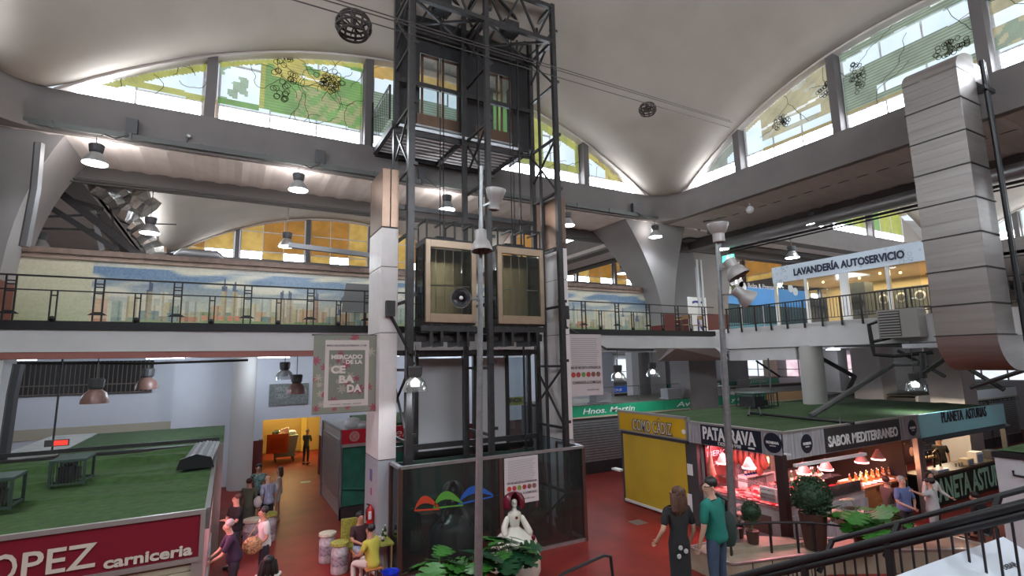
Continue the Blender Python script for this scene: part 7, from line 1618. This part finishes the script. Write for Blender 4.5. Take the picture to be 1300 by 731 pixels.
for i, (x, y, r_, m_, lb) in enumerate(((cx-.3, cy, .3, mat('bag_black', (.03, .04, .03), .3), 'black rubbish bag heaped on the waste container'), (cx+.05, cy-.2, .24, M_wtxt, 'white foam box sticking out of the waste container'), (cx+.38, cy-.1, .22, M_wallb, 'white rubbish bag at the right end of the waste container'), (cx-.1, cy-.3, .2, M_lidc, 'cream packaging on the front of the rubbish heap'))):
    q = MB((x, y, 1.25))
    if 'box' in lb: q.slab((x-.2, y-.1, 1.3), (.35, -.1, .12), (.05, .2, 0), (-.06, 0, .3))
    else: q.ball((x, y, 1.38), (r_, r_*.8, r_*.75), 9, 6)
    tag(q.build('rubbish_bag' if 'bag' in lb else 'packaging', m_), lb, 'rubbish', 'rubbish in the waste container')
# ================================================================ STATUES (painted lady figures)
def lady(label, x, y, rz, m_body, m_dark, h=1.8, scale=1.0):
    t = thing('lady_statue', label, 'statue', group='lady statues'); s = h/1.8
    n = 28; pr = [(.56, .36, .0), (.60, .40, .10), (.60, .40, .40), (.57, .38, .62), (.50, .33, .80), (.36, .25, .93), (.18, .14, 1.01), (.11, .09, 1.08), (.13, .10, 1.2), (.165, .11, 1.32), (.15, .09, 1.39), (.06, .05, 1.44), (.045, .045, 1.5)]
    q = MB(); vs = [Vector((a_*math.cos(th), b_*math.sin(th), z))*s for a_, b_, z in pr for th in (2*math.pi*j/n for j in range(n))]; k = len(pr)
    q.add(vs, [(i*n+j, i*n+(j+1) % n, (i+1)*n+(j+1) % n, (i+1)*n+j) for i in range(k-1) for j in range(n)]+[tuple(range(n-1, -1, -1)), tuple(range((k-1)*n, k*n))]); q.build('gown', m_body, t, smooth=True)
    N = {'a': (Vector((0, 0, 1.48))*s, .05*s), 'b': (Vector((0, -.01, 1.56))*s, .075*s), 'c': (Vector((0, 0, 1.66))*s, .085*s), 'n': (Vector((0, -.1, 1.6))*s, .012*s)}
    skinmesh('head', N, [('a', 'b'), ('b', 'c'), ('c', 'n')], m_body if m_body != m_dark else m_dark, t)
    for sg in (-1, 1):
        N = {'s': (Vector((.14*sg, 0, 1.33))*s, .065*s), 'e': (Vector((.27*sg, -.05, 1.08))*s, .085*s), 'w': (Vector((.36*sg if sg > 0 else -.25, -.16, .90))*s, .075*s)}
        skinmesh('sleeve', N, [('s', 'e'), ('e', 'w')], m_body, t)
        w = Vector((.36*sg if sg > 0 else -.25, -.16, .90))*s; MB().ball(w+Vector((.03*sg, -.03, -.05))*s, (.05*s, .04*s, .07*s), 9, 6).build('hand', m_dark, t, smooth=True)
    q = MB(); n = 20; m_ = 10; vs = []; fs = []
    R1 = (.20, .15, .17); c = Vector((0, .02, 1.62))
    for i in range(m_+1):
        ph = math.pi/2-math.pi*.72*i/m_
        for j in range(n+1):
            th = math.radians(-90+34)+math.radians(360-68)*j/n if i > 1 else 2*math.pi*j/n
            rr_ = math.cos(ph) if ph > 0 else 1.0; vs.append((c+Vector((R1[0]*rr_*math.cos(th), R1[1]*rr_*math.sin(th), R1[2]*math.sin(ph) if ph > 0 else .20*math.sin(ph))))*s)
    for i in range(m_):
        for j in range(n): fs.append((i*(n+1)+j, i*(n+1)+j+1, (i+1)*(n+1)+j+1, (i+1)*(n+1)+j))
    q.add(vs, fs); hb = q.build('hair_bob', m_dark, t, smooth=True); sd = hb.modifiers.new('thick', 'SOLIDIFY'); sd.thickness = .06*s; sd.offset = -1
    MB().ball(Vector((.02, -.125, 1.30))*s, .032*s, 10, 6).build('brooch', m_dark, t, smooth=True)
    MB().tube([Vector((.1+.09*math.cos(a_), -.335+.05*abs(math.sin(a_)), .56+.12*math.sin(a_)))*s for a_ in [math.pi*i/8 for i in range(9)]], .028*s, 7).build('bow', m_dark, t, smooth=True)
    return move(t, (x, y, 0), rz)
M_gloss = mat('glazed_white', (.62, .60, .52), .15); M_burg = mat('glazed_burgundy', (.13, .008, .02), .12)
lady('glossy white lady statue with burgundy hair in front of the glass enclosure', 6.02, 11.1, -.25, M_gloss, M_burg, 1.8)
lady('dark grey lady statue standing behind the glass', 5.15, 12.75, -.2, mat('dark_statue', (.05, .055, .06), .3), _M['dark_statue'], 1.85)
# ================================================================ PLANTS
M_leaf = mat('monstera_green', (.035, .16, .02), .4, nz=.35, ns=4); M_leafd = mat('monstera_dark', (.012, .06, .022), .35, nz=.35, ns=4); M_pot = mat('pot_brown', (.055, .025, .018), .5); M_stem = mat('stem', (.06, .14, .03), .6)
def leafmesh(nm, m, notch=5):
    """split leaf with fingers, slightly folded along its rib; base at the origin, growing along +Y"""
    v = [(0, 0, 0)]; f = []
    K = 34; rim = []
    for i in range(K+1):
        a_ = math.pi*i/K; r_ = 1.0
        x = math.sin(a_)*(.46+.08*math.sin(a_)); y = .42-.55*math.cos(a_)
        k_ = (i % 6)
        if 4 < i < K-3 and k_ in (4, 5): x *= .45; 
        rim.append((x, y))
    me_v = [(0, y, 0) for y in (0, .25, .5, .75, .97)]
    def spine(y): return Vector((0, min(.97, max(0, y)), -.10*(y**2)))
    vs = []; fs = []
    for sg in (1, -1):
        b = len(vs)
        for (x, y) in rim: vs.append(Vector((sg*x, y, .10*x-.12*y*y-.12*x*x))); vs.append(spine(min(max(y*.8, .02), .97)))
        for i in range(K):
            q = (b+2*i, b+2*i+2, b+2*i+3, b+2*i+1); fs.append(q if sg > 0 else q[::-1])
    me = bpy.data.meshes.new(nm); me.from_pydata(vs, [], fs); me.materials.append(m); me.update(); return me
LM = leafmesh('leaf', M_leaf); LMD = leafmesh('leaf', M_leafd)
def monstera(label, x, y, z, pot_h, R_, H_, n, size, me, seed, grp='monstera plants', potr=.2):
    t = thing('monstera_plant', label, 'plant', (x, y, z), 0, grp); rn = random.Random(seed)
    MB().lathe([(potr*.75, 0), (potr, pot_h), (potr*1.05, pot_h), (potr*.9, pot_h-.04), (.01, pot_h-.05)], (x, y, z), 16, cap=False).build('pot', M_pot, t, smooth=True)
    st_ = MB()
    for i in range(n):
        a_ = 2*math.pi*i/n*2.4+rn.uniform(-.3, .3); r_ = R_*rn.uniform(.25, 1); h_ = pot_h+H_*rn.uniform(.35, 1)*(1.15-.5*r_/R_)
        tip = Vector((r_*math.cos(a_), r_*math.sin(a_), h_)); st_.tube([(x, y, z+pot_h-.05), Vector((x, y, z))+Vector((tip.x*.4, tip.y*.4, tip.z*.8)), Vector((x, y, z))+tip], .008, 5)
        l_ = bpy.data.objects.new('leaf', me[i % len(me)]); col.objects.link(l_); l_.parent = t; l_.location = tip; s_ = size*rn.uniform(.75, 1.15); l_.scale = (s_, s_, s_)
        l_.rotation_euler = (rn.uniform(-.9, -.1)+.3, rn.uniform(-.3, .3), a_-math.pi/2+rn.uniform(-.5, .5))
    st_.build('stem', M_stem, t, kind='stuff'); return t
def faceleaf(t, pts, size, me):
    for (px, py, yv, rz, tilt) in pts: pass
monstera('bright green split-leaf plant at the bottom, left of the lamp pole', 3.75, 10.0, 0, .5, .5, .72, 26, .46, [LM], 3)
monstera('second bright green split-leaf plant just left of the lamp pole', 4.45, 9.9, 0, .5, .45, .7, 22, .44, [LM, LM, LMD], 9)
monstera('dark glossy split-leaf plant in front of the white lady statue', 5.25, 10.1, 0, .5, .5, .72, 34, .42, [LMD, LMD, LM], 5)
monstera('bright green split-leaf plant on the stone block before the delicatessen', 12.55, 6.95, .5, .4, .5, .75, 30, .44, [LM], 8)
monstera('smaller split-leaf plant behind the dark handrail', 13.6, 7.0, .5, .35, .45, .45, 20, .38, [LM, LMD], 12)
monstera('leafy plant at the foot of the right lamp pole', 11.0, 9.05, .5, .3, .4, .5, 20, .30, [LMD, LM], 15)
def topiary(label, x, y, z, pot_h, r, grp='clipped ball shrubs', potr=.17, tall=0, sq=False, m=None, seed=1):
    t = thing('topiary', label, 'shrub', (x, y, z), 0, grp); rn = random.Random(seed)
    if sq: MB().add([(x-potr*.8, y-potr*.8, z), (x+potr*.8, y-potr*.8, z), (x+potr*.8, y+potr*.8, z), (x-potr*.8, y+potr*.8, z), (x-potr, y-potr, z+pot_h), (x+potr, y-potr, z+pot_h), (x+potr, y+potr, z+pot_h), (x-potr, y+potr, z+pot_h)], [(0, 3, 2, 1), (0, 1, 5, 4), (1, 2, 6, 5), (2, 3, 7, 6), (3, 0, 4, 7), (4, 5, 6, 7)]).build('pot', M_pot, t)
    else: MB().lathe([(potr*.75, 0), (potr, pot_h), (.01, pot_h-.01)], (x, y, z), 14, cap=False).build('pot', M_pot, t)
    if tall: MB().tube([(x, y, z+pot_h-.02), (x, y, z+pot_h+tall)], .015, 6).build('stem', M_stem, t)
    c = Vector((x, y, z+pot_h+tall+r*.9)); q = MB()
    for i in range(1100):
        v = Vector((rn.gauss(0, 1), rn.gauss(0, 1), rn.gauss(0, 1))).normalized(); p_ = c+v*r*rn.uniform(.88, 1.04); a_ = Vector((rn.uniform(-1, 1), rn.uniform(-1, 1), rn.uniform(-1, 1))).cross(v).normalized(); b_ = (v+a_*.5).normalized(); L_ = r*.16
        q.add([p_, p_+a_*L_*.5+b_*L_*.3, p_+b_*L_, p_-a_*L_*.5+b_*L_*.3], [(0, 1, 2, 3)])
    q.ball(c, r*.88, 14, 10); q.build('leaf_ball', m or mat('boxwood', (.022, .06, .025), .6, nz=.4, ns=10), t, kind='stuff')
    return t
for (px, py, yv, lb) in ((526, 690, 12.75, 'clipped ball shrub at the left end inside the glass enclosure'), (570, 683, 12.75, 'clipped ball shrub before the dark statue inside the glass'), (683, 660, 13.0, 'clipped ball shrub in tall pot behind the white statue'), (717, 652, 13.1, 'clipped ball shrub in the right corner of the glass enclosure')):
    p = P(px, py, 'y', yv); topiary(lb, p.x, yv, 0, .38 if px < 600 else .36, .26 if px < 600 else .23, 'clipped ball shrubs inside the glass', .22, sq=True, seed=px)
for (a_, b_, lb) in ((535, 553, 'brown planter box behind the left ball shrubs'), (557, 576, 'brown planter box right of the other, behind the glass')):
    p0, p1 = P(a_, 680, 'y', 13.3), P(b_, 655, 'y', 13.3); zt_ = P(b_, 651, 'y', 13.3).z; tag(MB((p0.x, 13.4, 0)).box(p0.x, p1.x, 13.3, 13.7, 0, zt_).build('planter_box', mat('planter_brown', (.12, .055, .045), .5)), lb, 'planter', 'brown planter boxes behind the glass')
topiary('big clipped ball shrub on tall dark pot before the delicatessen', 12.05, 7.75, .5, .78, .40, potr=.30, seed=77); topiary('small clipped ball shrub on a stem near the right lamp pole', 10.95, 8.55, .5, .35, .2, potr=.15, tall=.25, seed=55)
# ================================================================ STONE BLOCK AND RAIL BEFORE THE STALLS
M_travert = mat('beige_stone', (.30, .245, .18), .6, nz=.2, ns=2.5)
blk = thing('stone_platform', 'beige stone platform with steel trim below the open stalls', 'platform', (11.5, 8, 0)); bp_ = [(9.72, 9.33), (9.67, 8.12), (12.1, 7.49), (15.5, 5.6), (15.5, 6.6), (12.4, 8.3), (11.2, 9.3)]
MB().prism([(x, y, 0) for x, y in bp_], (0, 0, .47)).build('stone_body', M_travert, blk)
for i in range(len(bp_)): a_, b_ = bp_[i], bp_[(i+1) % len(bp_)]; MB().bar((*a_, .485), (*b_, .485), .06, .03).build('steel_trim', M_galv, blk)
q = MB(); q.prism([(10.2, 9.1, .47), (10.2, 8.5, .47), (12.0, 8.0, .47), (12.0, 8.4, .47), (11.2, 9.1, .47)], (0, 0, .09)); q.build('upper_slab', M_travert, blk)
for i in range(1, 5): a_ = Vector((9.67, 8.12, 0)).lerp(Vector((12.1, 7.49, 0)), i/5); MB().box(a_.x-.008, a_.x+.008, a_.y-.012, a_.y+.03, 0, .47).build('joint', M_dark, blk)
rl = thing('platform_railing', 'low black railing on the stone platform around the plants', 'railing', (11, 8.2, .5))
rpts = [P(926, 668, 'x', 10.1), P(976, 655, 'x', 11.0), P(1010, 656, 'x', 11.5), P(1032, 664, 'x', 11.8)]
MB().tube([Vector((r_.x, r_.y, 1.12)) for r_ in rpts], .03, 8).build('handrail', M_black, rl)
for i, r_ in enumerate(rpts): MB().bar((r_.x, r_.y, .47), (r_.x, r_.y, 1.12), .04, .04, (0, 1, 0)).build('post', M_black, rl)
MB().tube([Vector((rpts[-1].x, rpts[-1].y, 1.12)), (13.0, 6.75, .95), (14.4, 6.1, .8)], .022, 7).build('lower_handrail', M_black, rl)
# ================================================================ LAMP POLES
M_pole = mat('pole_steel', (.30, .31, .32), .4, .7, nz=.15, ns=8); M_flood = mat('floodlight_grey', (.42, .40, .39), .45, .3)
def flood(par, c, aim, r=.2, L=.42, mount=None):
    c = Vector(c); aim = Vector(aim).normalized()
    h = MB().lathe([(r*1.0, L*.5), (r*1.02, L*.46), (r*.78, L*.1), (r*.55, -.02), (r*.55, -L*.45), (r*.3, -L*.5)], c, 20, aim, cap=False).build('floodlight', M_flood, par, smooth=True)
    MB().lathe([(r*.9, L*.40), (r*.5, L*.15), (.01, L*.1)], c, 18, aim, cap=False).build('reflector', mat('reflector_dark', (.10, .10, .11), .2, .6), h, smooth=True); MB().ball(c+aim*L*.25, r*.22, 8, 6).build('bulb', M_glowoff, h)
    if mount: MB().bar(c-aim*.02, mount, .05, .04).build('bracket', M_pole, par)
def pole(label, base, top, r0, r1):
    t = thing('lamp_pole', label, 'lamp pole', base, 0, 'floodlight poles'); base, top = Vector(base), Vector(top)
    MB().tube([base, base.lerp(top, .5), top], [r0, (r0+r1)/2, r1], 14).build('pole_shaft', M_pole, t, smooth=True); MB().lathe([(r0*2.2, 0), (r0*2.2, .03), (r0*1.25, .05), (r0*1.25, .35)], base, 14).build('base_sleeve', M_pole, t); return t
p1 = pole('tall grey floodlight pole in front of the lifts', (4.24, 9.3, 0), (4.42, 9.3, 8.9), .085, .036)
m_ = 4.38
flood(p1, P(628, 254, 'y', 9.25), (.08, -.1, 1), .21, .46, (4.4, 9.3, P(610, 262, 'y', 9.3).z)); flood(p1, P(611, 305, 'y', 9.15), (.0, -.12, -1), .21, .46, (4.4, 9.3, P(607, 300, 'y', 9.3).z)); flood(p1, P(586, 378, 'y', 9.15), (-.45, -.85, -.15), .19, .36, (4.36, 9.3, P(607, 380, 'y', 9.3).z))
p2 = pole('second grey floodlight pole in front of the open tapas stall', (10.7, 8.88, .5), (10.72, 8.7, 8.25), .10, .05)
flood(p2, P(912, 296, 'x', 10.7), (0, 0, 1), .26, .5); flood(p2, P(931, 340, 'x', 10.72), (.25, -.45, -1), .27, .5, P(914, 342, 'x', 10.7)); flood(p2, P(942, 374, 'x', 10.72), (.75, -.55, -.75), .24, .48, P(917, 374, 'x', 10.7))
# ================================================================ STAIR RAILS AND LANDING NEAR THE CAMERA
sr = thing('stair_railing', 'thick black double stair handrail at the lower right corner', 'railing', (4.3, 2.5, 2.4))
def D_(px, py, xv): return P(px, py, 'x', xv)
XR = 4.35
def ray_bar(a_, b_, r_, nm, m=M_black): p0, p1_ = D_(a_[0], a_[1], XR), D_(b_[0], b_[1], XR); MB().tube([p0+(p0-p1_)*.3, p0, p1_, p1_+(p1_-p0)*.5], r_, 10).build(nm, m, sr, smooth=True); return p0, p1_
b0, b1 = ray_bar((942, 731), (1300, 640), .032, 'handrail'); c0_, c1_ = ray_bar((975, 731), (1300, 653), .026, 'mid_rail'); 
XR = 4.6
a0, a1 = D_(1053, 687, 4.6), D_(1300, 621, 4.6); MB().tube([a0, a1, a1+(a1-a0)*.5], .019, 8).build('upper_rail', M_black, sr, smooth=True)
for f in (.02, .42, .9): pa_ = a0.lerp(a1, f); MB().bar(pa_, (4.4, pa_.y+.02, pa_.z-.22), .03).build('bracket', M_black, sr)
XR = 4.35
lo0, lo1 = c0_+Vector((0, 0, -.42)), c1_+Vector((0, 0, -.42)); MB().tube([lo0+(lo0-lo1)*.3, lo1+(lo1-lo0)*.5], .018, 8).build('lower_rail', M_black, sr, smooth=True)
for k in range(34):
    f = -.25+k*.045; pt = c0_.lerp(c1_, f); MB().bar(pt, pt-Vector((0, 0, .42)), .012, .012, (0, 1, 0)).build('baluster', M_black, sr)
for f in (-.2, .3, .62, 1.15): pt = b0.lerp(b1, f); MB().bar(pt, (XR, pt.y, pt.z-1.0), .045, .045, (0, 1, 0)).build('post', M_black, sr)
stp = MB((4.9, 3, 1.3))
steps = thing('staircase', 'red-topped stair flight descending to the landing, almost out of view', 'stairs', (5.2, 3, 1.2))
for k in range(9): MB().box(4.45, 5.6, 1.0+.3*k, 1.32+.3*k, 2.7-.165*k, 2.87-.165*k).build('step', M_travert, steps)
MB().box(3.9, 6.95, 3.7, 6.12, 1.22, LZ).build('landing', M_travert, steps)
for (x, y) in ((4.0, 3.8), (6.85, 3.8), (4.0, 6.0), (6.85, 6.0)): MB().box(x-.08, x+.08, y-.08, y+.08, 0, 1.22).build('support', M_dark, steps)
MB().box(4.45, 4.6, .8, 1.1, 0, 2.7).box(5.45, 5.6, .8, 1.1, 0, 2.7).build('support', M_dark, steps)
lr = thing('landing_railing', 'short black bent handrail at the bottom edge, left of the couple', 'railing', (4.3, 5.9, 1.37))
MB().tube([(3.0, 5.72, 1.92), P(715, 728, 'y', 5.82), P(766, 705, 'y', 5.9), P(775, 706, 'y', 5.93), P(778, 731, 'y', 5.95), (4.72, 5.95, 1.37)], .022, 8).build('handrail', M_black, lr, smooth=True)
# white info board at the bottom right corner
wb = thing('white_board', 'large white board at the lower right corner, its top edge tilted', 'board', (4.3, 1.8, 3.0))
q0, q1, q2 = P(1134, 732, 'x', 3.95), P(1274, 681, 'x', 4.05), None
A_, B_, C_ = P(1128, 734, 'y', 1.95), P(1274, 681, 'y', 1.72), P(1304, 700, 'y', 1.60)
dn = Vector((-.05, -.55, -.55)).normalized()
e1 = (B_-A_); e2 = (C_-B_); e2n = e2.normalized()
q = MB(); q.prism([A_, B_, B_+e2n*1.1, A_+e2n*1.1], (0, 0, -.03)); q.build('panel', mat('board_white', (.48, .52, .58), .45), wb)
nrm = e1.cross(e2).normalized(); nrm = nrm if nrm.z > 0 else -nrm
ub = e1.normalized(); vb = nrm.cross(ub)
cpt = P(1262, 733, 'y', 1.62); c_on = A_+ub*((cpt-A_).dot(ub))
text(wb, 'DEBAJA', A_+ub*(e1.length*.72)-vb*.20+nrm*.002, ub, vb, .12, .04, M_btxt, .002, .02)
MB().bar(A_+e2n*.5+Vector((0, 0, -.03)), A_+e2n*.5+Vector((0, 0, -1.4)), .04, .04, (0, 1, 0)).build('leg', M_galv, wb); MB().bar(B_+e2n*.5+Vector((0, 0, -.03)), B_+e2n*.5+Vector((0, 0, -1.4)), .04, .04, (0, 1, 0)).build('leg', M_galv, wb)
# far right white kiosk
wk = thing('white_kiosk', 'white kiosk with green turf roof at the right edge', 'kiosk', (16, 3, 0)); kx, ky = 13.8, 4.9
MB().box(kx, kx+.12, 0, ky, 1.95, 2.75).box(kx, kx+.12, ky-.45, ky, 0, 1.95).box(kx, kx+.12, 0, ky-1.2, 0, 1.95).box(kx+.12, 20, ky-.12, ky, 0, 2.75).build('wall', mat('kiosk_white', (.52, .52, .55), .5), wk)
MB().box(kx-.03, 20, 0, ky+.03, 2.75, 2.86).build('black_edge', M_black, wk); turf(wk, (0, 0, 0), kx+.05, 20, 0.05, ky-.02, 2.86, ((3, 0, .3, .05),), 6, 20, 20)
MB().box(kx+.02, kx+.06, ky-1.2, ky-.45, 0, 1.95).build('yellow_inside', mat('kiosk_yellow', (.35, .24, .05), .5, nz=.5, ns=3), wk); MB().box(kx-.01, kx+.02, ky-.83, ky-.77, 0, 1.95).build('door_post', M_black, wk)
MB().tube([P(1286, 597, 'x', kx-.02), P(1287, 603, 'x', kx-.02), P(1304, 606, 'x', kx-.02)], .02, 6).build('painted_line', M_black, wk)
# ================================================================ OVERHEAD CABLES AND WICKER BALLS
def wicker(label, px, py, yv, r):
    p = P(px, py, 'y', yv); t = thing('wicker_lamp', label, 'lamp shade', p, 0, 'dark wicker drums on the cables')
    for i in range(10): a_ = math.pi*2*i/10; MB().tube([p+Vector((r*f_*math.cos(a_), r*f_*math.sin(a_), z_*r)) for f_, z_ in ((.85, .55), (1.0, .3), (1.05, 0), (1.0, -.3), (.85, -.55))], .022, 5).build('rib', mat('wicker_dark', (.03, .02, .018), .7), t)
    for z_, f_ in ((.55, .85), (.2, 1.04), (-.15, 1.05), (-.55, .85)): MB().tube([p+Vector((r*f_*math.cos(a_), r*f_*math.sin(a_), z_*r)) for a_ in [2*math.pi*i/20 for i in range(20)]], .024, 5, closed=True).build('hoop', _M['wicker_dark'], t)
    for a_ in (0, math.pi/2, math.pi/4): MB().bar(p+Vector((-r*.75*math.cos(a_), -r*.75*math.sin(a_), .55*r)), p+Vector((r*.75*math.cos(a_), r*.75*math.sin(a_), .55*r)), .02).bar(p+Vector((-r*.9*math.cos(a_), -r*.9*math.sin(a_), -.1*r)), p+Vector((r*.9*math.cos(a_), r*.9*math.sin(a_), -.1*r)), .02).build('spoke', _M['wicker_dark'], t)
    MB().tube([p, p+Vector((0, 0, r*.95))], .03, 6).build('socket', M_black, t); return p
w1_ = wicker('dark wicker drum hanging on the cables left of the lift tower', 449, 33, 8.6, .28); w2_ = wicker('dark wicker drum hanging on the cables right of the lift tower', 822, 139, 13.0, .28)
M_cab2 = mat('cable_dark', (.05, .045, .04), .6)
E0 = P(352, -4, 'y', 7.6); E1 = P(936, 160, 'x', 16.6)
for i, (a_, b_) in enumerate((((392, -6), (934, 157)), ((352, -6), (930, 163)))):
    A2 = P(a_[0], a_[1], 'y', 7.0); B2 = P(b_[0], b_[1], 'x', 16.7); A3 = A2+(A2-B2)*.9
    for dz in (0, .06) if i == 0 else (0,):
        q = MB(A2); q.tube([A3+Vector((0, 0, dz)), A2+Vector((0, 0, dz)), B2+Vector((0, 0, dz))], .010, 5); tag(q.build('cable', M_cab2), ['upper strand of the cables stretched across the vault' if dz == 0 else 'middle strand of the cables stretched across the vault', 'lower strand of the cables stretched across the vault'][i], 'cable', 'cables across the vault')
